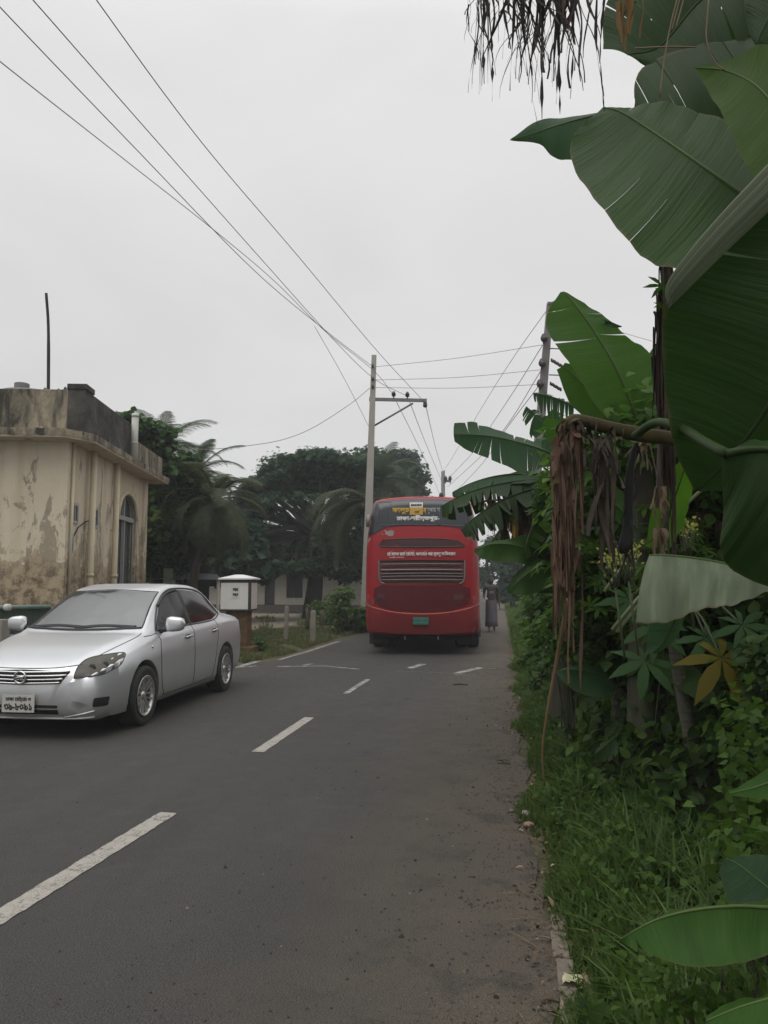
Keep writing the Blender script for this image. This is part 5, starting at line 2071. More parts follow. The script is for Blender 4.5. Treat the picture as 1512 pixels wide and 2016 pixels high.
def ribbons(mb, n, src, length, width, sway=.03, seed=3, mi=0, seg=7, twist=2.5):
    """dry shreds hanging from points given by src(r)"""
    r = random.Random(seed)
    for _ in range(n):
        p = Vector(src(r))
        ln = r.uniform(*length)
        wd = r.uniform(*width)
        a0 = r.uniform(0, 6.28)
        tw = r.uniform(-twist, twist)
        dx, dy = r.gauss(0, sway), r.gauss(0, sway)
        cx, cy = r.gauss(0, sway * .5), r.gauss(0, sway * .5)
        rows = []
        for i in range(seg + 1):
            q = i / seg
            c = p + Vector((dx * q + cx * math.sin(q * 5), dy * q + cy * math.sin(q * 4 + 1), -ln * q))
            a = a0 + tw * q
            w_ = wd * (1 - .55 * q) * (1 + .35 * math.sin(q * 9 + a0))
            s = Vector((math.cos(a), math.sin(a), .2 * math.sin(a * 3))) * w_ / 2
            rows.append([c - s, c + s])
        mb.grid(rows, mi=mi)


def stem(parent, foot, top, r0=.11, r1=.06, lean=0.0):
    foot, top = Vector(foot), Vector(top)
    pts, rad = [], []
    for i in range(13):
        q = i / 12
        p = foot.lerp(top, q) + Vector((lean * math.sin(q * PI), 0, 0))
        pts.append(p)
        rad.append(r0 + (r1 - r0) * q + rng.uniform(-.004, .004))
    return MB().tube(pts, rad, 14).build('stem', M_stem, parent)


# ---- plant A: nearest, its stem just outside the frame on the right
def gnd(px, d):
    p = P(px, 1300, d)
    return Vector((p.x, p.y, -.05))


fa = gnd(1690, 2.15)
bA = thing('banana_plant', 'nearest tall banana plant whose huge dark leaves fill the upper right of the photo', 'banana plant', fa, group='banana plants along the right verge')
tA = P(1660, 960, 2.15)
stem(bA, fa, tA, .10, .06)
def petiole(parent, pts, r0=.026, r1=.014, mat=None, name='leaf_stalk'):
    q = [Vector(p) for p in catmull(conv(pts), 14)]
    return MB().tube(q, [r0 + (r1 - r0) * i / 14 for i in range(15)], 8).build(name, mat or M_rib, parent)


D = 2.4
leaf_from(bA, [(1600, 500, 2.25), (1540, 445, 2.3), (1475, 392, 2.38), (1380, 325, 2.5), (1290, 263, 2.62), (1225, 222, 2.7), (1188, 211, 2.75)],
          [(1580, 590, 2.15), (1480, 560, 2.15), (1335, 530, 2.2), (1250, 488, 2.25), (1165, 385, 2.4), (1122, 283, 2.6), (1184, 211, 2.75)],
          [(1640, 440, 2.4), (1600, 360, 2.5), (1530, 300, 2.6), (1440, 236, 2.7), (1330, 205, 2.8), (1250, 206, 2.8), (1190, 210, 2.76)],
          L_ban, M_rib, n=44, seed=3, rib=.0085, bulge=.05, tear=.07, gap=.010, droop=.004)
petiole(bA, [(1660, 960, 2.15), (1690, 740, 2.15), (1660, 570, 2.2), (1600, 500, 2.25)])
# leaf B: big dark blade hanging in front, pale fold along its upper edge
leaf_from(bA, [(1760, 150, 1.75), (1700, 330, 1.72), (1650, 480, 1.72), (1590, 650, 1.75), (1500, 820, 1.85), (1420, 920, 1.95), (1372, 965, 2.0)],
          [(1640, 180, 1.75), (1500, 335, 1.76), (1392, 450, 1.80), (1313, 555, 1.85), (1306, 735, 1.9), (1330, 880, 1.95), (1368, 965, 2.0)],
          [(1800, 180, 1.9), (1800, 400, 1.9), (1760, 560, 1.9), (1700, 720, 1.9), (1600, 860, 1.95), (1480, 950, 2.0), (1376, 968, 2.0)],
          L_dark, M_ribd, n=48, seed=8, rib=.012, bulge=-.10, K=8, tear=.06, gap=.03, droop=.012)
# rolled pale margin above leaf B
mb = MB()
ra, rb_ = catmull(conv([(1600, 225, 1.745), (1512, 322, 1.745), (1400, 442, 1.775), (1318, 548, 1.82), (1309, 600, 1.86)]), 26), catmull(conv([(1640, 280, 1.735), (1540, 390, 1.735), (1430, 495, 1.765), (1334, 590, 1.815), (1312, 612, 1.86)]), 26)
rows, uvs = [], []
for i in range(27):
    a, b = Vector(ra[i]), Vector(rb_[i])
    rows.append([a.lerp(b, k / 12) + Vector((0, -.006 * (k % 3 == 1) - .012 * math.sin(PI * k / 12), .003 * (k % 3 == 1))) for k in range(13)])
    uvs.append([(k / 12 * .8, i / 40) for k in range(13)])
mb.grid(rows, uvs=uvs)
mb.build('leaf_fold', L_pale, bA)
# leaf C: drooping dark leaf with its stalk arching over
leaf_from(bA, [(1430, 893, 1.62), (1475, 885, 1.6), (1530, 890, 1.58), (1600, 930, 1.56), (1660, 1010, 1.56)],
          [(1421, 900, 1.64), (1424, 1010, 1.66), (1419, 1085, 1.66), (1460, 1135, 1.64), (1600, 1180, 1.6)],
          [(1440, 890, 1.66), (1500, 880, 1.7), (1580, 890, 1.7), (1660, 930, 1.7), (1700, 1000, 1.65)], L_dark, M_ribd, n=30, seed=4, rib=.010, bulge=.12)
petiole(bA, [(1250, 858, 2.2), (1290, 832, 2.1), (1340, 842, 1.95), (1390, 872, 1.75), (1430, 893, 1.62)], .012, .012, M_ribd)
# leaf D: pale waxy half-leaf hanging from its midrib
leaf_from(bA, [(1660, 1190, 1.9), (1590, 1155, 1.92), (1512, 1128, 1.95), (1450, 1115, 1.98), (1380, 1101, 2.0), (1320, 1094, 2.02), (1278, 1093, 2.05)],
          [(1650, 1205, 1.85), (1580, 1170, 1.82), (1510, 1172, 1.82), (1440, 1186, 1.82), (1375, 1206, 1.85), (1320, 1220, 1.9), (1254, 1229, 1.95)], None,
          L_pale, M_rib, n=40, seed=6, rib=.009, bulge=-.09, K=8)
leaf_from(bA, [(1345, 1150, 2.1), (1330, 1215, 2.1), (1308, 1262, 2.1), (1285, 1285, 2.1)],
          [(1280, 1150, 2.12), (1278, 1215, 2.12), (1274, 1265, 2.12), (1272, 1287, 2.12)], [(1372, 1150, 2.14), (1350, 1215, 2.14), (1330, 1260, 2.14), (1290, 1286, 2.12)], L_blue, M_ribd, n=16, seed=2, rib=.004)
petiole(bA, [(1660, 960, 2.15), (1700, 1080, 2.0), (1690, 1180, 1.92), (1660, 1190, 1.9)], .022, .011)
# yellow-green backlit leaf at the upper right
leaf_from(bA, [(1640, 430, 2.05), (1590, 330, 2.1), (1545, 240, 2.2), (1490, 170, 2.3), (1430, 140, 2.38), (1369, 133, 2.4)],
          [(1600, 440, 2.0), (1530, 385, 2.0), (1470, 318, 2.05), (1425, 240, 2.2), (1390, 170, 2.35), (1368, 136, 2.4)],
          [(1680, 400, 2.1), (1660, 260, 2.2), (1600, 150, 2.3), (1520, 82, 2.4), (1440, 118, 2.42), (1372, 131, 2.4)], L_yel, M_rib, n=28, seed=5, rib=.006)
# ---- plant A2: taller neighbour, crown above the frame
fb = gnd(1830, 3.1)
bT = thing('banana_plant', 'tall banana plant behind with leaves and black dry shreds hanging from the top edge', 'banana plant', fb, group='banana plants along the right verge')
tT = P(1800, 60, 3.1)
stem(bT, fb, tT, .13, .08)
leaf_from(bT, [(1800, 60, 3.1), (1700, 60, 3.0), (1560, 170, 2.95), (1450, 230, 2.95), (1340, 280, 2.95), (1256, 330, 3.0)],
          [(1790, 30, 3.1), (1660, -20, 3.1), (1500, 60, 3.1), (1380, 90, 3.1), (1262, 130, 3.1), (1248, 215, 3.05)],
          [(1800, 120, 3.05), (1740, 200, 2.95), (1620, 330, 2.9), (1500, 420, 2.9), (1380, 420, 2.95), (1262, 350, 3.0)], L_dark, M_ribd, n=34, seed=12, tear=.12, gap=.02, droop=.015)
leaf_from(bT, [(1800, 60, 3.1), (1650, -100, 3.1), (1500, -90, 3.15), (1380, 0, 3.2), (1300, 90, 3.2), (1235, 108, 3.2)],
          [(1790, 0, 3.1), (1640, -190, 3.2), (1450, -190, 3.3), (1300, -110, 3.3), (1200, -10, 3.3), (1190, 88, 3.25)],
          [(1800, 90, 3.1), (1640, -30, 3.05), (1500, 20, 3.1), (1440, 110, 3.1), (1350, 170, 3.15), (1255, 120, 3.2)], L_dark, M_ribd, n=34, seed=14, tear=.2, gap=.08, droop=.04)
leaf_from(bT, [(1800, 60, 3.1), (1740, -60, 2.9), (1640, -90, 2.75), (1560, -40, 2.65), (1500, 60, 2.6), (1490, 100, 2.6)],
          [(1790, 20, 3.05), (1700, -160, 2.9), (1560, -170, 2.8), (1470, -70, 2.7), (1470, 40, 2.65), (1489, 96, 2.6)],
          [(1810, 90, 3.05), (1780, 0, 2.9), (1720, -10, 2.75), (1650, 40, 2.65), (1570, 100, 2.6), (1496, 104, 2.6)], L_dark, M_ribd, n=28, seed=15)
leaf_from(bT, [(1800, 60, 3.1), (1640, -20, 3.4), (1440, -60, 3.5), (1320, -40, 3.5), (1230, 20, 3.5)],
          [(1790, 0, 3.2), (1600, -140, 3.4), (1400, -180, 3.6), (1260, -130, 3.6), (1200, 0, 3.5)],
          [(1800, 110, 3.2), (1640, 90, 3.3), (1440, 90, 3.4), (1320, 100, 3.4), (1240, 60, 3.5)], L_ban, M_ribd, n=28, seed=16, tear=.12, gap=.1, droop=.05)
# leaf pointing left behind leaf A, its pale edge folded over
leaf_from(bT, [(1560, 300, 2.9), (1400, 250, 3.05), (1270, 222, 3.15), (1180, 226, 3.2), (1100, 246, 3.25), (1050, 263, 3.28), (1004, 276, 3.3)],
          [(1560, 280, 3.0), (1400, 225, 3.1), (1290, 216, 3.2), (1190, 222, 3.25), (1115, 232, 3.3), (1060, 236, 3.3), (1006, 274, 3.3)],
          [(1560, 420, 2.9), (1400, 380, 3.05), (1270, 330, 3.15), (1140, 314, 3.2), (1090, 310, 3.25), (1062, 284, 3.28), (1008, 277, 3.3)], L_blue, M_rib, n=30, seed=19, rib=.005)
# black shreds of a dead leaf along the top of the frame
dl = MB()
mr = catmull(conv([(1800, 60, 3.1), (1600, -170, 2.8), (1400, -150, 2.65), (1240, -90, 2.6), (1120, -50, 2.6), (1020, -28, 2.62), (925, -12, 2.65)]), 30)
dl.tube([Vector(p) for p in mr], [.022 - .0006 * i for i in range(31)], 7)
def top_src(lo, hi):
    a, b = [Vector(p) for p in (mr[lo], mr[hi])]
    def f(r):
        q = r.random()
        i = lo + (hi - lo) * q
        k = min(int(i), 29)
        return Vector(mr[k]).lerp(Vector(mr[k + 1]), i - k) + Vector((r.uniform(-.02, .02), r.uniform(-.05, .05), 0))
    return f
ribbons(dl, 24, top_src(28, 30), (.10, .40), (.002, .008), .022, 21, seg=10, twist=5)
ribbons(dl, 8, top_src(26, 28), (.06, .28), (.003, .012), .02, 22)
ribbons(dl, 38, top_src(23, 26), (.10, .44), (.002, .013), .045, 23, seg=10, twist=6)
ribbons(dl, 26, top_src(20, 23), (.12, .42), (.003, .018), .045, 24, seg=10, twist=6)
ribbons(dl, 12, top_src(18, 20), (.2, .46), (.003, .012), .04, 25, seg=10)
for q, px in enumerate((948, 962, 1040, 1068, 1075, 1090, 1096, 1130, 1180, 1192)):
    rr_ = random.Random(q)
    z1 = (165, 200, 150, 180, 235, 205, 225, 195, 190, 220)[q]
    p0, p1 = P(px + rr_.uniform(-8, 8), -20, 2.62), P(px + rr_.uniform(-10, 10), z1, 2.62)
    mid_ = p0.lerp(p1, .5) + Vector((rr_.uniform(-.02, .02), 0, 0))
    pts = [Vector(p) for p in catmull([p0, mid_, p1], 12)]
    rows = []
    for i, p in enumerate(pts):
        wd = (.004 + .004 * rr_.random()) * (1.0 if i < 9 else max(.2, 1.5 - .45 * (i - 9)))
        a = rr_.uniform(-.6, .6) + i * .2
        s = Vector((math.cos(a), math.sin(a), .3)) * wd
        rows.append([p - s, p + s])
    dl.grid(rows)
dlo = dl.build('dead_leaf', M_dry2, bT)
dlo['label'] = 'black shredded dead leaf'
mb = MB()
ribbons(mb, 7, lambda r: P(1112 + r.gauss(0, 10), -5, 2.66), (.07, .11), (.018, .040), .012, 27, twist=.8)
rs = mb.build('dead_leaf', M_rust, bT)
rs['label'] = 'rust-brown dead leaf scraps'
mb = MB()
ribbons(mb, 9, lambda r: P(1236 + r.gauss(0, 9), 0 + r.uniform(-20, 10), 2.66), (.12, .20), (.010, .030), .012, 28, twist=.8)
rs = mb.build('dead_leaf', plain('ochre_leaf', (.15, .08, .018), .85, var=.5, scale=12), bT)
rs['label'] = 'ochre dead leaf scraps'
mb = MB()
for pts in ([(1335, -10), (1318, 60), (1306, 130), (1299, 190)], [(1396, -10), (1392, 40), (1390, 70), (1396, 100), (1412, 128), (1428, 138)], [(1348, -10), (1340, 20), (1330, 55)], [(1340, -10), (1330, 30), (1322, 60)], [(1250, 95), (1320, 92), (1370, 93)]):
    mb.tube([Vector(p) for p in catmull(conv([(a, b, 2.35) for a, b in pts]), 12)], .0022, 5)
mb.build('dead_leaf', M_dry3, bT)
# dry wrapped bundle hanging beside the trunk
mb = MB()
c0 = [Vector(p) for p in catmull(conv([(1312, 420, 3.0), (1309, 560, 3.0), (1305, 700, 3.0), (1306, 860, 3.0), (1304, 1000, 3.0)]), 20)]
mb.tube(c0, [.010 + .0008 * i for i in range(21)], 7)
def bund(r):
    i = min(int(r.random() * 18), 19)
    return c0[i] + Vector((r.gauss(0, .016), r.gauss(0, .02), 0))
ribbons(mb, 150, bund, (.15, .55), (.004, .018), .012, 31)
b2 = mb.build('dead_leaf', plain('dark_dry_leaf', (.050, .033, .026), .9, var=.6, scale=14), bT)
b2['label'] = 'brown dry leaf bundle hanging straight down'
vl = leaf_mesh('vine_leaf', np.array([P(1304, 562, 2.95), P(1300, 600, 2.95)]), np.array([[.1, -1, .3], [.2, -1, .2]]), np.array([.075, .03]), L_bright, bT, 'lobed', axis=np.array([[-1, 0, -.05], [-1, 0, -.5]]))
# ---- the bent dead stalk with its long brown bunch
sp_ = [Vector(p) for p in catmull(conv([(1640, 985, 2.3), (1500, 920, 2.5), (1340, 868, 2.62), (1260, 856, 2.65), (1190, 840, 2.65), (1140, 828, 2.65), (1116, 836, 2.65), (1106, 870, 2.65)]), 26)]
so = MB().tube(sp_, [.029 - .0003 * i + rng.uniform(-.002, .002) for i in range(27)], 9)
stalk = so.build('leaf_stalk', plain('browned_stalk', (.058, .047, .020), .8, var=.65, scale=16, spec=.2), bA)
mb = MB()
c1 = [Vector(p) for p in catmull(conv([(1112, 840, 2.65), (1108, 900, 2.65), (1106, 1000, 2.65), (1112, 1080, 2.65), (1124, 1160, 2.65)]), 20)]
mb.tube(c1, [.020] * 12 + [.016] * 9, 7)
def bun1(r):
    i = int(r.random() ** 1.3 * 17)
    return c1[i] + Vector((r.gauss(.0, .012 + .0006 * i), r.gauss(0, .02), .02))
ribbons(mb, 120, bun1, (.12, .48), (.004, .020), .010, 41, seg=10, twist=6)
def bun2(r):
    q = r.random()
    return P(1122 + 22 * q, 838 + 3 * q, 2.65) + Vector((0, r.uniform(-.03, .03), 0))
ribbons(mb, 26, bun1, (.06, .16), (.02, .045), .02, 46, seg=9, twist=5)
ribbons(mb, 12, bun2, (.2, .5), (.006, .02), .012, 42, seg=10, twist=5)
dd_ = mb.build('dead_leaf', plain('brown_dry_leaf', (.090, .052, .032), .9, var=.55, scale=15), bA)
dd_['label'] = 'long brown dry bunch hanging from a bent stalk'
mb = MB()
def bun3(r):
    q = r.random()
    return sp_[13 + int(q * 9)] + Vector((0, r.uniform(-.03, .03), 0))
ribbons(mb, 40, bun3, (.04, .18), (.004, .020), .03, 43, seg=9, twist=6)
def bun4(r):
    return P(1186 + r.gauss(0, 9), 880 + r.uniform(-20, 60), 2.7) + Vector((0, r.uniform(-.03, .05), 0))
ribbons(mb, 42, bun4, (.08, .36), (.006, .035), .025, 44, seg=10, twist=6)
mb.build('dead_leaf', plain('grey_dry_leaf', (.060, .046, .036), .9, var=.6, scale=15), bA)
mb = MB()
c2 = [Vector(p) for p in catmull(conv([(1252, 872, 2.7), (1240, 930, 2.7), (1238, 1000, 2.7), (1234, 1060, 2.7), (1222, 1090, 2.7)]), 12)]
mb.tube(c2, [.010, .012, .013, .014, .016, .017, .018, .018, .020, .024, .024, .02, .006], 8)
ribbons(mb, 16, lambda r: c2[int(r.random() * 11)], (.06, .2), (.005, .02), .02, 45)
bk_ = mb.build('dead_leaf', plain('black_dry_leaf', (.014, .013, .013), .8, var=.5), bA)
bk_['label'] = 'black rolled dead leaf'
mb = MB()
for i, (a, b) in enumerate((((1300, 958), (1314, 1010)), ((1296, 1040), (1302, 1130)), ((1270, 850), (1255, 940)))):
    ribbons(mb, 14, lambda r, a=a: P(a[0] + r.gauss(0, 5), a[1], 2.9), (.06, .18), (.004, .02), .02, 50 + i)
mb.build('dead_leaf', M_dry3, bA)

# ---- plant B: upright bright leaf against the sky
fB = gnd(1262, 5.0)
bB = thing('banana_plant', 'banana plant with one big upright green leaf against the sky', 'banana plant', fB, group='banana plants along the right verge')
stem(bB, fB, P(1266, 880, 5.0), .13, .07)
leaf_from(bB, [(1266, 850, 5.0), (1245, 800, 5.0), (1213, 725, 5.0), (1175, 660, 5.05), (1140, 610, 5.1), (1110, 574, 5.15)],
          [(1260, 850, 5.0), (1196, 822, 4.95), (1136, 735, 4.95), (1088, 668, 5.0), (1076, 622, 5.1), (1104, 574, 5.15)],
          [(1272, 850, 5.0), (1292, 770, 5.05), (1278, 690, 5.1), (1232, 660, 5.1), (1178, 612, 5.15), (1116, 575, 5.15)], L_bright, M_rib, n=36, seed=33, rib=.012, tear=.07, gap=.022, droop=.01)
leaf_from(bB, [(1192, 634, 5.1), (1206, 640, 5.05), (1224, 643, 5.05)], [(1180, 628, 5.1), (1204, 634, 5.05), (1224, 642, 5.05)], [(1186, 640, 5.1), (1204, 646, 5.05), (1224, 644, 5.05)], L_dark, n=8, rib=0, seed=3, name='torn_leaf_flap')
leaf_from(bB, [(1240, 850, 5.1), (1190, 800, 5.2), (1150, 760, 5.25), (1108, 720, 5.3)],
          [(1236, 855, 5.1), (1172, 832, 5.15), (1122, 792, 5.2), (1096, 728, 5.3)], [(1250, 840, 5.1), (1205, 770, 5.25), (1160, 725, 5.3), (1112, 714, 5.3)], L_bright, M_rib, n=20, seed=36, rib=.008)
leaf_from(bB, [(1266, 850, 5.0), (1285, 770, 5.3), (1300, 700, 5.5), (1312, 660, 5.6)], [(1262, 850, 5.0), (1262, 770, 5.3), (1276, 700, 5.5), (1310, 660, 5.6)], [(1275, 850, 5.0), (1315, 790, 5.2), (1330, 720, 5.4), (1316, 660, 5.6)], L_ban, M_rib, n=16, seed=37)
leaf_gen(bB, P(1266, 870, 5.0), R(70), 1.5, .5, R(40), R(80), L_ban, 25, .1, .1, .05, seed=61)
leaf_gen(bB, P(1266, 870, 5.0), R(150), 1.3, .45, R(35), R(90), L_dark, 25, .1, .1, .05, seed=62)
# ---- plant C: its long leaves reach left over the bus
fC = gnd(1108, 7.6)
bC = thing('banana_plant', 'tattered banana plant whose leaves reach left towards the bus', 'banana plant', fC, group='banana plants along the right verge')
tC = P(1110, 940, 7.6)
stem(bC, fC, tC, .15, .08)
leaf_from(bC, [(1118, 912, 7.5), (1085, 892, 7.4), (1040, 876, 7.3), (985, 862, 7.2), (940, 856, 7.15), (893, 855, 7.1)],
          [(1116, 916, 7.4), (1062, 918, 7.25), (1042, 934, 7.1), (985, 908, 7.1), (925, 882, 7.1), (893, 862, 7.1)],
          [(1120, 905, 7.6), (1090, 880, 7.55), (1045, 858, 7.5), (985, 838, 7.4), (930, 827, 7.3), (894, 825, 7.2)], L_blue, M_rib, n=30, seed=71, rib=.010, tear=.30, gap=.10, droop=.05)
for i, (az, ln, wd, el, be, mt, te, ga, dr) in enumerate(((-75, 1.25, .42, 12, 40, L_blue, .25, .12, .05), (-85, 1.35, .5, 4, 35, L_dark, .55, .35, .12), (-100, 1.2, .5, -8, 40, L_dark, .6, .45, .15), (-60, 1.2, .45, -15, 50, L_dark, .6, .5, .15),
                                                      (-40, 1.3, .45, 35, 70, L_ban, .3, .2, .06), (60, 1.5, .5, 35, 80, L_ban, .3, .2, .06), (150, 1.2, .45, 10, 70, L_ban, .3, .2, .06), (-150, 1.1, .4, -10, 60, L_ban, .4, .3, .1))):
    leaf_gen(bC, tC + Vector((0, 0, -.03 * i)), R(az), ln * .8, wd, R(el), R(be), mt, 40, te, ga, dr, .2, seed=80 + i)
leaf_from(bC, [(1130, 800, 6.4), (1100, 786, 6.4), (1075, 778, 6.4), (1050, 774, 6.4)], [(1130, 830, 6.4), (1100, 825, 6.4), (1075, 812, 6.4), (1050, 790, 6.4)], [(1130, 796, 6.45), (1100, 778, 6.45), (1075, 770, 6.45), (1050, 770, 6.45)], L_blue, M_rib, n=26, seed=91, tear=.8, gap=.4, droop=.05, rib=.006)
leaf_from(bC, [(1112, 880, 7.0), (1085, 850, 7.0), (1060, 825, 7.0), (1036, 800, 7.0)], [(1108, 890, 7.0), (1062, 872, 7.0), (1040, 850, 7.0), (1030, 808, 7.0)], [(1115, 870, 7.0), (1094, 835, 7.0), (1072, 812, 7.0), (1040, 798, 7.0)], L_blue, M_rib, n=26, seed=92, tear=.5, gap=.35, droop=.08, rib=.006)
leaf_from(bC, [(1118, 905, 6.6), (1112, 870, 6.6), (1104, 830, 6.6), (1088, 806, 6.6)], [(1108, 905, 6.6), (1078, 880, 6.6), (1064, 840, 6.6), (1084, 804, 6.6)], [(1126, 905, 6.6), (1138, 865, 6.6), (1128, 830, 6.6), (1092, 806, 6.6)], L_bright, M_rib, n=22, seed=93, tear=.25, gap=.12, droop=.04, rib=.006)
# lower leaves, the broad one lying across the bus's corner
leaf_from(bC, [(1100, 1140, 7.4), (1072, 1110, 7.2), (1035, 1082, 7.0), (1005, 1072, 6.9), (965, 1072, 6.8), (934, 1084, 6.75)],
          [(1096, 1145, 7.4), (1058, 1122, 7.1), (1024, 1110, 6.8), (990, 1106, 6.75), (950, 1100, 6.7), (934, 1088, 6.75)],
          [(1106, 1135, 7.4), (1090, 1095, 7.3), (1040, 1056, 7.2), (1005, 1062, 7.0), (965, 1066, 6.9), (934, 1080, 6.75)], L_ban, M_rib, n=24, seed=95, rib=.008)
leaf_from(bC, [(1095, 1142, 7.3), (1078, 1115, 7.2), (1060, 1082, 7.2), (1040, 1058, 7.2)], [(1085, 1142, 7.2), (1050, 1120, 7.1), (1028, 1085, 7.1), (1038, 1056, 7.2)], [(1105, 1140, 7.3), (1105, 1110, 7.3), (1090, 1072, 7.3), (1044, 1056, 7.2)], L_bright, M_rib, n=18, seed=96, rib=.007)
leaf_from(bC, [(1105, 1120, 7.0), (1070, 1112, 6.9), (1035, 1132, 6.8), (1000, 1165, 6.8)], [(1100, 1150, 6.9), (1062, 1165, 6.8), (1030, 1172, 6.75), (1002, 1168, 6.8)], [(1105, 1112, 7.1), (1060, 1100, 7.0), (1022, 1120, 6.9), (998, 1160, 6.8)], L_ban, M_rib, n=18, seed=97, rib=.006)
leaf_from(bC, [(1108, 1125, 7.0), (1090, 1140, 6.9), (1075, 1155, 6.9), (1060, 1165, 6.9)], [(1115, 1165, 6.9), (1100, 1168, 6.9), (1080, 1168, 6.9), (1062, 1167, 6.9)], [(1100, 1118, 7.1), (1070, 1128, 7.0), (1060, 1145, 6.95), (1058, 1162, 6.9)], L_dark, M_ribd, n=14, seed=98, rib=.005)
mb = MB()
def brown_c(r):
    return P(1040 + r.gauss(0, 22), 1000 + r.gauss(0, 16), 7.7)
ribbons(mb, 150, brown_c, (.1, .5), (.01, .05), .05, 101)
ribbons(mb, 60, lambda r: P(955 + r.uniform(0, 60), 985 + r.uniform(0, 10), 7.7), (.08, .32), (.008, .03), .04, 102)
mb.tube([P(940, 988, 7.7), P(985, 984, 7.7), P(1040, 985, 7.7), P(1100, 950, 7.6)], .012, 6)
mb.build('dead_leaf', plain('brown_dry_leaf', (.090, .052, .032)), bC)
mb = MB()
ribbons(mb, 5, lambda r: P(1008 + r.gauss(0, 3), 1010, 7.5), (.12, .3), (.02, .05), .02, 103)
mb.build('dead_leaf', plain('yellow_dry_leaf', (.26, .18, .02), .8, var=.3), bC)

# ---- low plants at the lower right
fD = gnd(1640, 1.85)
bD = thing('banana_plant', 'young banana plant at the bottom right corner with broad low green leaves', 'banana plant', fD, group='banana plants along the right verge')
tD = P(1650, 1700, 1.85)
stem(bD, fD, tD, .06, .035)
leaf_from(bD, [(1650, 1720, 1.85), (1600, 1765, 1.8), (1530, 1785, 1.75), (1450, 1784, 1.72), (1370, 1791, 1.72), (1300, 1808, 1.74), (1250, 1832, 1.76), (1222, 1850, 1.78)],
          [(1650, 1730, 1.8), (1590, 1830, 1.70), (1530, 1870, 1.66), (1460, 1895, 1.63), (1385, 1906, 1.64), (1315, 1893, 1.66), (1262, 1874, 1.70), (1224, 1853, 1.78)],
          [(1655, 1715, 1.9), (1610, 1750, 1.9), (1540, 1770, 1.9), (1450, 1776, 1.9), (1370, 1785, 1.9), (1300, 1802, 1.88), (1250, 1826, 1.84), (1222, 1848, 1.79)], L_bright, M_rib, n=40, seed=111, rib=.006, bulge=.10, tear=.05, gap=.05, droop=.006)
leaf_from(bD, [(1650, 1720, 1.85), (1600, 1780, 1.95), (1545, 1772, 2.0), (1500, 1738, 2.05), (1455, 1703, 2.1), (1430, 1690, 2.12)],
          [(1645, 1740, 1.85), (1580, 1850, 1.9), (1500, 1832, 1.95), (1445, 1790, 2.0), (1418, 1720, 2.08), (1426, 1690, 2.12)],
          [(1655, 1700, 1.9), (1620, 1720, 2.0), (1570, 1700, 2.1), (1520, 1686, 2.12), (1470, 1684, 2.14), (1433, 1688, 2.12)], L_blue, M_rib, n=26, seed=113, rib=.006)
leaf_from(bD, [(1660, 1800, 1.7), (1600, 1930, 1.6), (1530, 1960, 1.55), (1450, 1985, 1.52), (1390, 2010, 1.5)],
          [(1650, 1830, 1.65), (1590, 2010, 1.5), (1520, 2040, 1.45), (1440, 2040, 1.45), (1388, 2020, 1.5)],
          [(1660, 1790, 1.75), (1610, 1900, 1.7), (1540, 1935, 1.65), (1455, 1965, 1.6), (1390, 2004, 1.52)], L_bright, M_rib, n=24, seed=115, rib=.005)
leaf_from(bD, [(1650, 1600, 1.9), (1600, 1545, 1.9), (1540, 1535, 1.88), (1480, 1552, 1.86), (1436, 1562, 1.85)],
          [(1640, 1640, 1.85), (1590, 1600, 1.85), (1530, 1578, 1.84), (1480, 1570, 1.84), (1436, 1566, 1.85)],
          [(1650, 1590, 1.95), (1590, 1520, 1.95), (1535, 1505, 1.92), (1480, 1535, 1.9), (1434, 1558, 1.85)], L_bright, M_rib, n=20, seed=117, rib=.005)
petiole(bD, [(1650, 1710, 1.85), (1665, 1650, 1.88), (1650, 1600, 1.9)], .010, .006)
fE = gnd(1226, 5.3)
bE = thing('banana_plant', 'short banana sucker with a thick brown stem in the grass under the leaves', 'banana plant', fE, group='banana plants along the right verge')
tE = P(1218, 1350, 5.3)
stem(bE, fE, tE, .085, .06)
leaf_from(bE, [(1218, 1350, 5.3), (1195, 1335, 5.2), (1160, 1322, 5.1), (1120, 1318, 5.0), (1096, 1322, 5.0)], [(1214, 1358, 5.2), (1190, 1372, 5.0), (1155, 1368, 4.95), (1118, 1350, 4.95), (1096, 1326, 5.0)], [(1220, 1345, 5.4), (1200, 1325, 5.3), (1160, 1312, 5.2), (1120, 1312, 5.1), (1096, 1320, 5.0)], L_blue, M_rib, n=18, seed=121, rib=.007)
leaf_from(bE, [(1222, 1350, 5.3), (1250, 1332, 5.3), (1230, 1310, 5.4), (1190, 1296, 5.4)], [(1225, 1345, 5.2), (1235, 1345, 5.2), (1212, 1332, 5.2), (1188, 1300, 5.4)], [(1235, 1350, 5.4), (1275, 1322, 5.5), (1250, 1290, 5.5), (1196, 1290, 5.5)], L_ban, M_rib, n=18, seed=123, rib=.007)
leaf_from(bE, [(1230, 1360, 5.2), (1262, 1320, 4.9), (1275, 1340, 4.8), (1262, 1375, 4.75)], [(1226, 1360, 5.2), (1250, 1322, 4.9), (1258, 1345, 4.8), (1258, 1376, 4.75)], [(1236, 1360, 5.2), (1280, 1308, 4.9), (1290, 1335, 4.8), (1266, 1376, 4.75)], L_bright, M_rib, n=14, seed=125, rib=.005)
leaf_from(bE, [(1230, 1400, 5.2), (1222, 1440, 5.0), (1190, 1470, 4.9), (1165, 1490, 4.85)], [(1235, 1400, 5.2), (1230, 1460, 4.9), (1195, 1490, 4.85), (1165, 1492, 4.85)], [(1225, 1400, 5.2), (1210, 1440, 5.0), (1180, 1462, 4.95), (1163, 1488, 4.85)], L_dark, M_ribd, n=14, seed=127, rib=.005, tear=.3, gap=.2, droop=.04)
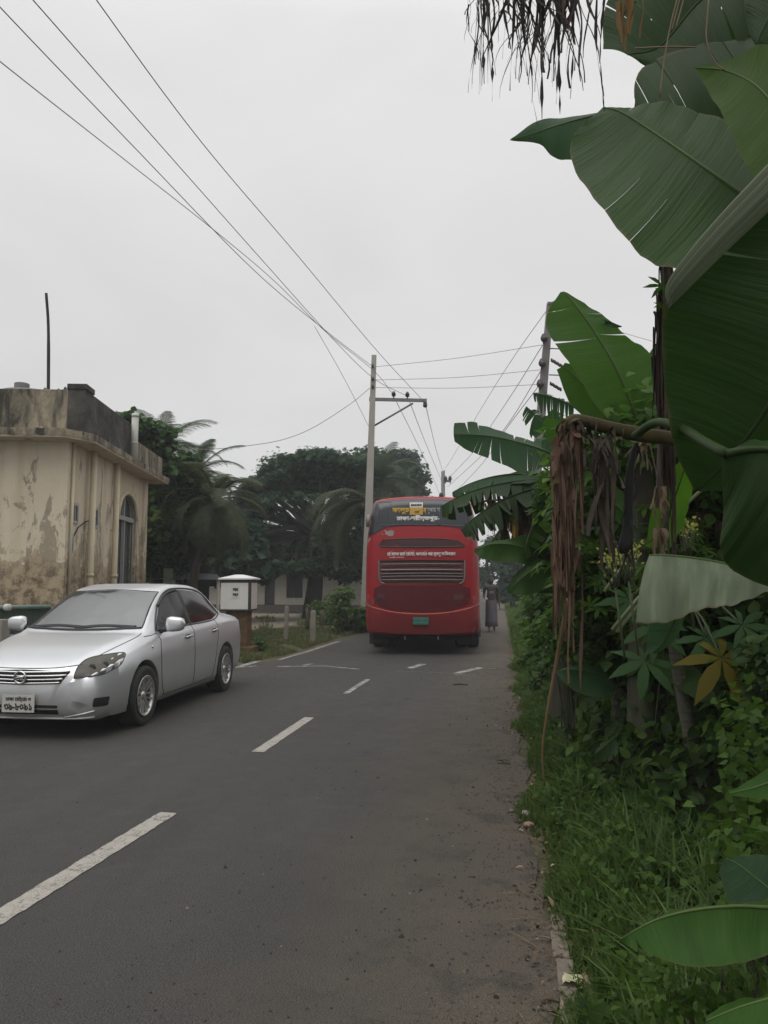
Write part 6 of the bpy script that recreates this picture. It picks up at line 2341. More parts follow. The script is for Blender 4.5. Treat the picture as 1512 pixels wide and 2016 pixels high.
for i, (az, el) in enumerate(((40, 50), (110, 35), (160, 40))):
    leaf_gen(bE, tE, R(az), 1.0, .36, R(el), R(90), L_ban, 25, .1, .1, .04, seed=130 + i)

# ---- further banana plants filling the row
for i, (px, d, top, lab, n_) in enumerate(((1400, 5.6, 980, 'banana plant hidden behind the big dark foreground leaf', 7), (1180, 6.6, 1000, 'banana plant in the middle of the thicket behind the hanging brown bunch', 8),
                                          (1080, 10.5, 1010, 'far banana plant at the left end of the thicket near the bus', 8))):
    f_ = gnd(px, d)
    b_ = thing('banana_plant', lab, 'banana plant', f_, group='banana plants along the right verge')
    tp_ = P(px, top, d)
    stem(b_, f_, tp_, .08, .05)
    for k in range(n_):
        az = R(15 + 190 * k / n_ + rng.uniform(-15, 15))
        leaf_gen(b_, tp_ + Vector((0, 0, rng.uniform(-.1, .05))), az, rng.uniform(.8, 1.15), rng.uniform(.28, .40), R(rng.uniform(25, 70)), R(rng.uniform(70, 120)),
                 rng.choice([L_ban, L_ban, L_dark, L_bright, L_blue]), 28, .18, .15, .06, .2, seed=200 + 20 * i + k)
    if i == 3:
        continue
    mb = MB()
    ribbons(mb, 60, lambda r: tp_ + Vector((r.gauss(0, .14), r.gauss(0, .14), r.uniform(-.2, .05))), (.2, .7), (.01, .05), .05, 300 + i)
    mb.build('dead_leaf', M_dry, b_)
# extra leaf blades glimpsed through the gaps
leaf_from(bA, [(1296, 1080, 3.2), (1312, 1030, 3.2), (1332, 970, 3.15), (1352, 910, 3.1)], [(1272, 1075, 3.2), (1282, 1010, 3.2), (1300, 950, 3.15), (1346, 900, 3.1)], [(1316, 1085, 3.25), (1345, 1030, 3.25), (1362, 980, 3.2), (1364, 920, 3.1)], L_bright, M_ribd, n=18, seed=141, rib=.006)
leaf_from(bB, [(1255, 1040, 4.6), (1225, 1005, 4.6), (1190, 975, 4.6), (1165, 950, 4.6)], [(1250, 1050, 4.6), (1205, 1020, 4.6), (1176, 985, 4.6), (1164, 952, 4.6)], [(1258, 1030, 4.65), (1245, 990, 4.65), (1210, 960, 4.65), (1168, 948, 4.65)], L_ban, M_rib, n=14, seed=143, rib=.006)
# ================================================================ shrubs, creepers, papaya
L_sh1 = leafmat('shrub_leaf', (0.027, 0.062, 0.008), (0.062, 0.118, 0.016), .5, .3)
L_sh2 = leafmat('shrub_leaf_light', (0.035, 0.085, 0.012), (0.065, 0.13, 0.020), .5, .35)
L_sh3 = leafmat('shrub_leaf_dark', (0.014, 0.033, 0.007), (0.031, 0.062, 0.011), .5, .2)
M_bark = plain('bark', (0.060, 0.046, 0.034), .95, var=.45, scale=9, bump=.8)
M_bark2 = plain('dark_bark', (0.022, 0.018, 0.015), .95, var=.45, scale=5)
M_twig = plain('green_twig', (0.06, 0.075, 0.03), .8, var=.3)


M_dtwig = plain('dark_twig', (.028, .030, .014), .85, var=.3)


def shrub(name, lab, c, rad, n, size, mat, shape='ovate', group='shrubs of the thicket', stems=7, aspect=.5, updir=.9, cat='shrub', shell=.35, clumps=14):
    """bush of leaves gathered in clumps round its twigs"""
    c = Vector(c)
    root = thing(name, lab, cat, (c.x, c.y, 0), 0, group)
    cl = nrg.normal(size=(clumps, 3))
    cl /= np.linalg.norm(cl, axis=1, keepdims=True)
    cl *= nrg.uniform(.35, 1.0, size=(clumps, 1)) ** .5
    k = nrg.integers(0, clumps, n)
    p = cl[k] * (1 - shell * .3) + nrg.normal(size=(n, 3)) * shell * .55
    rad = np.array(rad)
    pos = p * rad + np.array(c)
    pos[:, 2] = np.maximum(pos[:, 2], .03)
    nm = nrg.normal(size=(n, 3)) * .6 + p * .5 + np.array([0, 0, updir])
    ax = p * np.array([1, 1, .2]) + nrg.normal(size=(n, 3)) * .6 + np.array([0, 0, -.35])
    leaf_mesh('foliage', pos, nm, nrg.uniform(size[0], size[1], n), mat, root, shape, axis=ax, aspect=aspect)
    mb = MB()
    for i in range(min(stems, clumps)):
        e = Vector(cl[i] * rad * .8) + c
        b = Vector((c.x + rng.uniform(-.15, .15) * rad[0], c.y + rng.uniform(-.15, .15) * rad[1], -.05))
        m = b.lerp(e, .55) + Vector((0, 0, .15 * rad[2]))
        mb.tube([Vector(q) for q in catmull([b, m, e], 6)], [.009, .008, .007, .006, .005, .004, .003], 5)
    mb.build('stems', M_dtwig, root)
    return root


SH = [('leafy shrub with pointed leaves in the gap below the upright banana leaf', (1225, 965, 6.0), (.55, .7, .42), 1500, (.10, .17), L_sh1, 'ovate'),
      ('light green lobed-leaf shrub beside the tattered banana leaves', (1105, 975, 7.0), (.26, .3, .24), 420, (.13, .20), L_sh2, 'lobed'),
      ('bright green leafy shrub behind the brown dry bundle', (1270, 900, 5.4), (.7, .7, .45), 900, (.10, .17), L_sh2, 'ovate'),
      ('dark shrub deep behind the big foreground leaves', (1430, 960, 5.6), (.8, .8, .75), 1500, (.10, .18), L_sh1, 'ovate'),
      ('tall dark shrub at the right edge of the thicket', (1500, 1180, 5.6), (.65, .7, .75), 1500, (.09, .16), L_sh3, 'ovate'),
      ('lobed-leaf shrub over the flowering twigs', (1270, 1130, 5.0), (.55, .55, .40), 420, (.14, .22), L_sh1, 'lobed'),
      ('dark shrub behind the long brown bunch', (1190, 1130, 7.2), (.55, .6, .7), 1700, (.10, .17), L_sh3, 'ovate'),
      ('shrub at the left end of the thicket above the verge', (1120, 1165, 9.5), (.50, .8, .55), 1700, (.10, .18), L_sh1, 'ovate'),
      ('low shrub at the far end of the verge beside the road', (1072, 1185, 13.0), (.45, .9, .5), 1300, (.10, .18), L_sh1, 'ovate'),
      ('dark low shrub under the pale half-leaf', (1330, 1250, 5.2), (.6, .6, .5), 1500, (.09, .16), L_sh3, 'ovate'),
      ('broad-leaved weed shrub round the papaya trunk', (1330, 1440, 5.3), (.34, .35, .30), 420, (.08, .14), L_sh1, 'ovate'),
      ('dark shrub right of the papaya trunk', (1545, 1400, 3.8), (.24, .4, .40), 900, (.07, .13), L_sh3, 'ovate'),
      ('shrub behind the banana sucker', (1240, 1280, 6.2), (.55, .6, .45), 1500, (.10, .16), L_sh1, 'ovate'),
      ('yellowish fern-like shrub at the foot of the brown bunch', (1120, 1250, 6.0), (.30, .3, .28), 500, (.06, .11), L_sh2, 'ovate'),
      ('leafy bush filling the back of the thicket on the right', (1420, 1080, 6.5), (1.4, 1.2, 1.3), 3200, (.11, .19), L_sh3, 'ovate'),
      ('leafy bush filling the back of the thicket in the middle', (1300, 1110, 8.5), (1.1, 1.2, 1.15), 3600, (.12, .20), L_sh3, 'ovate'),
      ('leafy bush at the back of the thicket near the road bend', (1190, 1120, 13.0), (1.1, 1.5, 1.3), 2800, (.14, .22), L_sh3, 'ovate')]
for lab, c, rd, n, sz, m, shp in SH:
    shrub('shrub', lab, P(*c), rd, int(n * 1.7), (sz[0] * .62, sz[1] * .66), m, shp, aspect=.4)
# creeper over the bank at the right edge
for lab, c, rd, n in (('heart-leaved creeper climbing at the right edge beside the papaya trunk', (1510, 1530, 2.9), (.16, .25, .38), 520), ('heart-leaved creeper spreading low behind the corner banana leaves', (1500, 1690, 2.5), (.16, .25, .13), 240),
                      ('creeper trailing over the ground below the corner banana leaf', (1430, 1950, 1.85), (.20, .16, .05), 260)):
    p = P(*c)
    shrub('creeper', lab, (p.x, p.y, max(p.z, .06)), rd, n, (.026, .052) if rd[2] > .1 else (.014, .030), L_sh1, 'heart', 'creepers on the right bank', updir=.5, shell=.5)
p = P(1300, 1945, 2.0)
shrub('creeper', 'small round-leaved weeds beside the white cup', (p.x, p.y, .06), (.20, .22, .05), 110, (.018, .035), L_sh2, 'heart', 'creepers on the right bank', shell=.6)

# papaya tree with a yellow leaf
f_ = G(1388, 1650)
pap = thing('papaya_tree', 'slim papaya tree with a bare ringed trunk and one yellow leaf', 'papaya tree', (f_.x, f_.y, 0))
dP = 4.45
pts = [f_ + Vector((0, 0, -.05))] + [P(*q) for q in ((1383, 1600, dP), (1368, 1500, dP), (1350, 1400, dP), (1334, 1310, dP), (1322, 1230, dP), (1312, 1150, dP))]
pts = [Vector(q) for q in catmull(pts, 40)]
t = NT('papaya_bark')
v = t.coord()
n1 = t.noise(t.coord(scale=(6, 6, 26)), 1.4, 4, .6)
n2 = t.noise(v, 7, 4)
t.col(t.mix(n1, (.050, .052, .036), t.mix(n2, (.15, .14, .10), (.10, .092, .068))))
t.set(.9)
t.bump(n1, .8, .02)
MB().tube(pts, [.048 - .0004 * i + .002 * (i % 4 == 0) for i in range(41)], 12).build('trunk', t.m, pap)
L_py = leafmat('papaya_leaf_yellow', (.085, .072, .008), (.12, .10, .010), .6, .3, 0, (.3, .18, .01))
L_pg = leafmat('papaya_leaf', (.018, .050, .014), (.032, .080, .020), .5, .3)
lp_ = [((1420, 1295, 4.2), (1345, 1180, dP), L_py, .36, 'yellow drooping leaf'), ((1390, 1255, 4.3), (1330, 1160, dP), L_pg, .26, None), ((1290, 1230, 4.4), (1316, 1150, dP), L_pg, .26, None),
       ((1270, 1300, 4.3), (1318, 1170, dP), L_pg, .26, None), ((1460, 1230, 4.2), (1325, 1150, dP), L_pg, .26, None), ((1360, 1120, 4.6), (1314, 1150, dP), L_pg, .26, None), ((1240, 1180, 4.5), (1314, 1150, dP), L_pg, .24, None)]
for tip, b0, m, sz, lab in lp_:
    a, b = P(*b0), P(*tip)
    n0 = Vector((rng.uniform(-.3, .3), -.75, .55))
    ax = (b - a)
    o = leaf_mesh('leaf', np.array([b]), np.array([n0]), np.array([sz]), m, pap, 'lobed', axis=np.array([[ax.x, ax.y, -abs(ax.z) - .3]]))
    if lab:
        o['label'] = lab
    mb = MB().tube([Vector(q) for q in catmull([a, a.lerp(b, .5) + Vector((0, 0, .06)), b], 8)], .006, 6).build('leaf_stalk', M_twig)
    mb.data.transform(pap.matrix_basis.inverted())
    mb.parent = o
# flowering twigs
for lab, c, n in (('yellow-green flower cluster beside the black rolled leaf', (1236, 1082, 3.6), 120), ('yellow-green flower cluster below the vertical green blade', (1348, 1036, 3.7), 70), ('pale twigs of tiny flowers over the pale half-leaf', (1210, 1096, 3.7), 60)):
    p = P(*c)
    root = thing('flower_cluster', lab, 'flowers', (p.x, p.y, p.z - .2), 0, 'flowering twigs in the thicket')
    q = nrg.normal(size=(n, 3)) * np.array([.035, .035, .03]) + np.array(p)
    leaf_mesh('blossom', q, nrg.normal(size=(n, 3)) + np.array([0, -.5, .8]), nrg.uniform(.010, .022, n), leafmat('blossom', (.22, .24, .05), (.34, .34, .08), .6, .3), root, 'ovate')
    mb = MB()
    for i in range(14):
        mb.tube([p + Vector((rng.gauss(0, .01), 0, -.16)), Vector(q[i])], .0022, 4)
    mb.tube([p + Vector((.05, .1, -.5)), p + Vector((0, 0, -.15))], .006, 5)
    mb.build('twig', M_twig, root)
# pale straight stalks crossing in the gap
for i, (a, b) in enumerate((((1205, 1240), (1300, 1130)), ((1215, 1245), (1285, 1160)), ((1190, 1165), (1235, 1105)), ((1335, 985), (1420, 890)), ((1345, 1000), (1400, 950)))):
    o = MB().tube([P(*a, 3.9), P((a[0] + b[0]) / 2, (a[1] + b[1]) / 2 - 3, 3.9), P(*b, 3.9)], [.010, .009, .006], 6).build('stalk', plain('pale_stalk', (.13, .15, .07), .7, var=.2))
    tag(o, ('pale green stalk slanting under the flower cluster, left one of the long pair', 'pale green stalk slanting under the flower cluster, right one of the long pair', 'short pale stalk beside the hanging grey dead leaf', 'pale stalk slanting up behind the arching leaf stalk', 'short pale stalk just below the slanting one behind the arching leaf stalk')[i], 'stalk', 'pale stalks in the thicket')
# long thin reed leaning over the verge
o = MB().tube([Vector(q) for q in catmull([P(1072, 1545, 3.6), P(1068, 1480, 3.6), P(1078, 1400, 3.6), P(1098, 1290, 3.6), P(1118, 1180, 3.5)], 20)], [.004 + .0004 * i for i in range(21)], 6).build('dry_reed', plain('reed', (.10, .065, .025), .8, var=.3))
tag(o, 'thin brown reed leaning over the grass below the long brown bunch', 'reed')

# ================================================================ grass
def blades(name, xy, h, wd, mat, lean=.5, z=-.014):
    N = len(xy)
    h = np.asarray(h)
    az = nrg.uniform(0, 2 * PI, N)
    ln = nrg.uniform(.15, 1.0, N) * lean
    wd = np.asarray(wd)
    dirx, diry = np.cos(az), np.sin(az)
    sx, sy = -diry, dirx
    tw = nrg.uniform(-.6, .6, N)
    ts = np.array([0, .35, .7, 1.0])
    ws = np.array([.7, 1.0, .7, .05])
    V = np.zeros((N, 8, 3))
    zz = z if np.ndim(z) == 0 else np.asarray(z)
    for i, (q, w_) in enumerate(zip(ts, ws)):
        bx = xy[:, 0] + dirx * h * ln * q ** 1.8
        by = xy[:, 1] + diry * h * ln * q ** 1.8
        bz = zz + h * (q - .28 * ln * q * q * 1.3)
        for j, s in enumerate((-1, 1)):
            V[:, i * 2 + j, 0] = bx + s * sx * wd * w_ / 2
            V[:, i * 2 + j, 1] = by + s * sy * wd * w_ / 2
            V[:, i * 2 + j, 2] = bz + s * tw * wd * w_ * .3
    tf = np.array([(0, 1, 3, 2), (2, 3, 5, 4), (4, 5, 7, 6)])
    me = bpy.data.meshes.new(name)
    me.vertices.add(N * 8)
    me.vertices.foreach_set('co', V.reshape(-1))
    loops = (tf.reshape(1, -1) + (np.arange(N) * 8)[:, None]).reshape(-1)
    me.loops.add(len(loops))
    me.loops.foreach_set('vertex_index', loops.astype(np.int32))
    me.polygons.add(N * 3)
    me.polygons.foreach_set('loop_start', np.arange(0, N * 12, 4).astype(np.int32))
    me.polygons.foreach_set('use_smooth', np.ones(N * 3, dtype=bool))
    me.materials.append(mat)
    me.update(calc_edges=True)
    o = bpy.data.objects.new(name, me)
    C.objects.link(o)
    return o


L_gr = leafmat('grass', (0.033, 0.065, 0.012), (0.075, 0.117, 0.022), .55, .33)
L_gr2 = leafmat('verge_grass', (0.060, 0.080, 0.026), (0.115, 0.125, 0.048), .6, .3)


def fbm(x, y):
    return (np.sin(x * 3.1 + 1.3 * np.sin(y * 2.3)) + np.sin(y * 4.7 + 2 * np.sin(x * 3.3)) + np.sin(x * 7.9 + y * 5.1)) / 3


def edge_x(y):
    return .20 + .06 * np.sin(y * 2.1) + .05 * np.sin(y * 4.3 + 1)


# right verge, dense and near
N = 46000
y = 1.35 + 14 * nrg.random(N) ** 2.1
x = edge_x(y) + np.abs(nrg.normal(0, .5, N)) * (0.9 + .06 * y) - .02
x = np.where(y < 2.3, x + .10 * (2.3 - y) * (nrg.random(N)), x)
keep = (fbm(x * 1.7, y * 1.3) > -.55) & (x < 3.2)
x, y = x[keep], y[keep]
d0 = np.clip((x - edge_x(y)) / .5, 0, 1)
h = (.05 + .20 * d0 ** .8) * nrg.uniform(.5, 1.35, len(x)) * (1 + .25 * fbm(x, y))
struct(blades('grass', np.stack([x, y], 1), h, .005 + .008 * nrg.random(len(x)), L_gr, 1.1), 'stuff', 'green uneven grass along the right verge of the road', 'grass')
# long arching seed blades standing above the rest
N = 9000
y = 1.5 + 11 * nrg.random(N) ** 1.8
x = edge_x(y) + .10 + np.abs(nrg.normal(0, .62, N)) * (.8 + .05 * y)
k_ = (fbm(x * 1.9 + 4, y * 1.1) > -.35) & (x < 2.6)
L_gr3 = leafmat('long_grass', (0.052, 0.096, 0.024), (0.108, 0.165, 0.048), .5, .35)
struct(blades('long_grass', np.stack([x, y], 1)[k_], (nrg.uniform(.18, .48, N) * np.clip((x - edge_x(y)) / .45, .3, 1))[k_], (.008 + .010 * nrg.random(N))[k_], L_gr3, 1.25), 'stuff', 'long arching light green blades standing out of the verge grass', 'grass')
# broad weeds among the grass
N = 6500
y = 1.6 + 11 * nrg.random(N) ** 1.9
x = edge_x(y) + .12 + np.abs(nrg.normal(0, .5, N))
z = nrg.uniform(.02, .26, N) * np.clip((x - edge_x(y)) / .35, .15, 1)
pos = np.stack([x, y, z], 1)
o = leaf_mesh('weeds', pos, nrg.normal(size=(N, 3)) * .5 + np.array([0, -.2, .9]), nrg.uniform(.02, .055, N), L_sh1, None, 'ovate', aspect=.45)
struct(o, 'stuff', 'small leafy weeds growing through the verge grass', 'weeds')
# the tangle of weeds that rises from the verge into the thicket
N = 42000
y = 2.3 + 11.5 * nrg.random(N) ** 1.5
x0 = edge_x(y) + .30 + .12 * np.sin(y * 1.7) + .10 * np.sin(y * 3.9 + 1)
x = x0 + 1.9 * nrg.random(N) ** 1.2
top = np.clip((x - x0) * 1.75, .05, 1.6) * (1 + .35 * fbm(x * 1.4, y * .9))
top = np.where((y < 4.45), np.minimum(top, .10 + .06 * np.clip(y - 2.6, 0, 3)), top)
z = top * nrg.uniform(.35, 1.05, N)
cl_ = (fbm(x * 2.3 + 2 * z, y * 1.9 - z) > -.45) & ((y > 4.4) | (nrg.random(N) < .45))
pos = np.stack([x, y, z], 1)[cl_]
pn = nrg.normal(size=pos.shape) * .55 + np.array([-.35, -.35, .75])
sz_ = nrg.uniform(.035, .095, len(pos)) * (1 + .05 * pos[:, 1])
M_ = len(pos)
a_ = nrg.random(M_) < .62
L_wd = leafmat('weed_leaf', (0.026, 0.056, 0.008), (0.062, 0.112, 0.016), .5, .3)
struct(leaf_mesh('undergrowth', pos[a_], pn[a_], sz_[a_], L_wd, None, 'ovate', aspect=.36), 'stuff', 'tangled leafy weeds rising from the verge into the thicket', 'undergrowth')
struct(leaf_mesh('undergrowth', pos[~a_], pn[~a_], sz_[~a_] * 1.25, L_sh3, None, 'ovate', aspect=.30), 'stuff', 'darker narrow-leaved weeds mixed into the tangle below the banana plants', 'undergrowth')
# left verge in front of the house
poly = [G(*q) for q in ((455, 1300), (480, 1306), (560, 1290), (660, 1258), (715, 1244), (715, 1238), (640, 1236), (560, 1238), (500, 1243), (455, 1252))]
xs_ = [q.x for q in poly]
ys_ = [q.y for q in poly]
pts = []
pv = [Vector((q.x, q.y)) for q in poly]
while len(pts) < 15000:
    q = Vector((rng.uniform(min(xs_), max(xs_)), rng.uniform(min(ys_), max(ys_))))
    if inside(q, pv):
        pts.append((q.x, q.y))
pts = np.array(pts)
f = fbm(pts[:, 0] * .8, pts[:, 1] * .6)
pts, f = pts[f > -.42], f[f > -.42]
struct(blades('grass', pts, nrg.uniform(.05, .13, len(pts)) * (1 + .6 * f), .012 + .012 * nrg.random(len(pts)), L_gr2, .8), 'stuff', 'short patchy grass between the white road line and the posts', 'grass')
# grass beyond the path, at the foot of the house and left of the bus
pts = []
for _ in range(5000):
    q = G(rng.uniform(500, 715), 1205 + 33 * rng.random() ** 1.0)
    if rng.random() < .5:
        q = G(rng.uniform(640, 716), rng.uniform(1205, 1246))
    pts.append((q.x, q.y))
pts = np.array(pts)
f = fbm(pts[:, 0] * .5, pts[:, 1] * .25)
pts = pts[f > .30]
struct(blades('grass', pts, nrg.uniform(.08, .25, len(pts)), .03 + .02 * nrg.random(len(pts)), L_gr2, .8), 'stuff', 'rough grass around the earth path in front of the long low house', 'grass')
# far right verge and both sides further down the road
N = 9000
y = 14 + 60 * nrg.random(N) ** 1.5
x = np.where(nrg.random(N) < .6, .25 + np.abs(nrg.normal(0, 1.2, N)), -4.6 - np.abs(nrg.normal(0, 1.2, N)))
m = ~((x < 0) & (y < 27))
struct(blades('grass', np.stack([x, y], 1)[m], nrg.uniform(.1, .35, N)[m], .03 + .03 * nrg.random(N)[m], L_gr, .8), 'stuff', 'rough grass lining the road beyond the bus', 'grass')
# dry leaf litter at the edge of the tar
N = 900
y = 1.3 + 9 * nrg.random(N) ** 1.7
x = edge_x(y) + nrg.normal(.03, .10, N) + np.where(y < 2.4, .10, 0)
t = NT('litter')
g_ = t.n('ShaderNodeNewGeometry')
t.col(t.ramp(g_.outputs['Random Per Island'], [(0.0, (.035, .026, .018)), (.5, (.085, .06, .038)), (.85, (.17, .12, .075)), (1.0, (.26, .22, .16))]))
t.set(.9)
o = leaf_mesh('leaf_litter', np.stack([x, y, nrg.uniform(.004, .02, N)], 1), nrg.normal(size=(N, 3)) * .45 + np.array([0, 0, 1]), nrg.uniform(.012, .055, N), t.m, None, 'ovate', aspect=.22)
struct(o, 'stuff', 'brown dead leaf scraps scattered along the grass edge', 'leaf litter')
mb = MB()
for _ in range(90):
    yy = 1.3 + 3.2 * rng.random() ** 1.3
    xx = float(edge_x(np.array(yy))) + rng.gauss(.03, .07)
    a = rng.uniform(0, 6.28)
    ln = rng.uniform(.04, .16)
    mb.tube([(xx, yy, .008), (xx + math.cos(a) * ln * .5, yy + math.sin(a) * ln * .5, .014), (xx + math.cos(a) * ln, yy + math.sin(a) * ln, .008)], .0016, 4)
struct(mb.build('twigs', M_dry3), 'stuff', 'thin dry twigs and straws lying at the grass edge', 'twigs')


# things lying on the verge
def crumple(name, c, rx, ry, h, mat, seed, fold=.4):
    r = random.Random(seed)
    rows = []
    for i in range(7):
        row = []
        for j in range(6):
            u, v_ = i / 6 * 2 - 1, j / 5 * 2 - 1
            row.append((c.x + rx * u + ry * .2 * v_ + r.uniform(-.1, .1) * rx, c.y + ry * v_ + r.uniform(-.1, .1) * ry, .012 + h * (fold * abs(math.sin(u * 2.2 + v_)) + r.uniform(0, .35))))
        rows.append(row)
    return MB().grid(rows).build(name, mat)


c = G(1128, 1940)
tag(crumple('torn_leaf', c, .035, .028, .030, plain('pale_torn_leaf', (.34, .33, .20), .8, var=.35, scale=20), 3), 'pale torn piece of leaf lying on the concrete edging', 'leaf')
c = G(1258, 1962)
cup = thing('paper_cup', 'crushed white paper cup lying in the grass near the bottom edge', 'cup', (c.x, c.y, .045))
Mx = Matrix.Translation((c.x, c.y, .05)) @ Matrix.Rotation(R(70), 4, 'Y') @ Matrix.Rotation(R(25), 4, 'X') @ Matrix.Scale(.75, 4, (0, 1, 0))
mb = MB().lathe([(.026, -.045), (.030, -.02), (.034, .01), (.037, .045), (.039, .047), (.036, .044), (.030, .0), (.025, -.04)], 20, Mx)
M_cup = plain('dirty_white_paper', (.36, .35, .31), .7, var=.3, scale=25)
mb.build('cup_wall', M_cup, cup)
MB().lathe([(0, -.042), (.026, -.043)], 20, Mx).build('cup_base', M_cup, cup)
for i, (px, py, s, lab, m) in enumerate(((1035, 1606, .05, 'pale broken brick lump at the tar edge, the farther of two', M_conc), (1041, 1628, .055, 'pale pinkish brick lump at the tar edge, the nearer of two', plain('brick_lump', (.22, .13, .10), .9, var=.4)))):
    c = G(px, py)
    mb = MB()
    bm = bmesh.new()
    bmesh.ops.create_icosphere(bm, subdivisions=2, radius=s * .6)
    for q in bm.verts:
        q.co *= rng.uniform(.75, 1.15)
        q.co.z *= .6
    mb.add([q.co + Vector((c.x, c.y, .015)) for q in bm.verts], [tuple(z.index for z in f.verts) for f in bm.faces], smooth=False) if not bm.verts.index_update() else None
    bm.free()
    tag(mb.build('brick_lump', m), lab, 'brick', 'broken brick lumps at the road edge')
c = G(905, 1349.5)
o = MB().tube([(c.x - .10, c.y, .012), (c.x, c.y + .02, .02), (c.x + .12, c.y - .01, .012)], [.006, .012, .005], 6).build('stick', M_dry2)
tag(o, 'short dark stick lying on the road behind the bus', 'stick')
c = G(990, 1503)
tag(crumple('dead_leaf_scrap', c, .055, .022, .03, M_dry2, 5), 'dark curled dead leaf lying on the tar near the verge', 'leaf')
c = G(1165, 1868)
o = MB().grid([[(c.x + .02 * math.sin(i * .5) + .010 * s, c.y + .035 * (4 - i), .03 + .02 * math.sin(i * .6)) for s in (-1, 0, 1)] for i in range(9)]).build('fallen_blade', M_dry3)
tag(o, 'straw coloured fallen grass blade bent over the verge', 'leaf')
rr_ = [G(1150, 1930), G(1162, 1965), G(1168, 2005)]
o = MB().grid([[Vector((p.x - .012, p.y, .02)), Vector((p.x + .004, p.y, .03)), Vector((p.x + .016, p.y, .018))] for p in [Vector(q) for q in catmull([(q.x, q.y, 0) for q in rr_], 10)]]).build('dry_sheath', M_dry3)
tag(o, 'brown dry banana sheath lying beside the concrete edging', 'leaf')
# ================================================================ trees
L_rain = leafmat('rain_tree_leaf', (0.020, 0.050, 0.026), (0.040, 0.085, 0.042), .6, .2)
L_mango = leafmat('mango_leaf', (0.022, 0.056, 0.014), (0.046, 0.095, 0.022), .5, .25)
L_mangol = leafmat('mango_leaf_young', (0.070, 0.13, 0.014), (0.12, 0.19, 0.025), .5, .3)
L_palm = leafmat('palm_leaf', (0.022, 0.045, 0.020), (0.052, 0.080, 0.036), .5, .2)
L_palmd = leafmat('palm_leaf_dull', (0.032, 0.046, 0.020), (0.070, 0.080, 0.038), .55, .2)
L_bush = leafmat('bush_leaf', (0.050, 0.095, 0.022), (0.10, 0.16, 0.042), .55, .3)
GT = 'trees behind the road'


def tree(name, lab, foot, clusters, n, size, mat, trunk_r=.3, fork=None, limbs=True, group=GT, mat2=None, bark=None, shape='quad', flat=.45, cat='tree', splay=.5):
    """tree: clusters are (centre, radii, weight); limbs run from the fork to each cluster"""
    foot = Vector(foot)
    root = thing(name, lab, cat, foot, 0, group)
    fork = Vector(fork) if fork is not None else foot + Vector((0, 0, 2.5))
    mb = MB()
    b1 = foot + Vector((0, 0, -.1))
    mb.tube([Vector(q) for q in catmull([b1, b1.lerp(fork, .5) + Vector((trunk_r * .4, 0, 0)), fork], 8)], [trunk_r * (1.25 - .07 * i) for i in range(9)], 10)
    tot = sum(c[2] for c in clusters)
    P_, N_, M2 = [], [], []
    for c, rd, w_ in clusters:
        c = Vector(c)
        if limbs:
            m = fork.lerp(c, .5) + Vector((rng.uniform(-.4, .4), rng.uniform(-.4, .4), rng.uniform(-.3, .5)))
            mb.tube([Vector(q) for q in catmull([fork, m, c], 7)], [trunk_r * .55 * (1 - i / 8) + .02 for i in range(8)], 6, cap=False)
            for _ in range(3):
                e = c + Vector((rng.uniform(-1, 1) * rd[0], rng.uniform(-1, 1) * rd[1], rng.uniform(-.5, .6) * rd[2]))
                mb.tube([m.lerp(c, .6), m.lerp(e, .6) + Vector((0, 0, .1)), e], [trunk_r * .18, trunk_r * .12, .015], 4, cap=False)
        k = int(n * w_ / tot)
        nsub = max(5, k // 60)
        sub = nrg.normal(size=(nsub, 3))
        sub /= np.linalg.norm(sub, axis=1, keepdims=True)
        sub *= nrg.uniform(.55, 1.0, (nsub, 1))
        ii = nrg.integers(0, nsub, k)
        p = sub[ii] + nrg.normal(size=(k, 3)) * np.array([.20, .20, .20 * flat * 2]) 
        P_.append(p * np.array(rd) + np.array(c))
        N_.append(nrg.normal(size=(k, 3)) * splay + np.array([0, 0, 1.0]) + p * .35)
    mb.build('trunk', bark or M_bark2, root)
    Pn, Nn = np.concatenate(P_), np.concatenate(N_)
    if mat2 is not None:
        f = np.sin(Pn[:, 0] * 1.7 + 2 * np.sin(Pn[:, 2] * 1.3)) + nrg.normal(0, .25, len(Pn))
        a = f > .75
        leaf_mesh('young_foliage', Pn[a], Nn[a], nrg.uniform(size[0], size[1], a.sum()), mat2, root, shape)
        Pn, Nn = Pn[~a], Nn[~a]
    leaf_mesh('crown', Pn, Nn, nrg.uniform(size[0], size[1], len(Pn)), mat, root, shape)
    return root


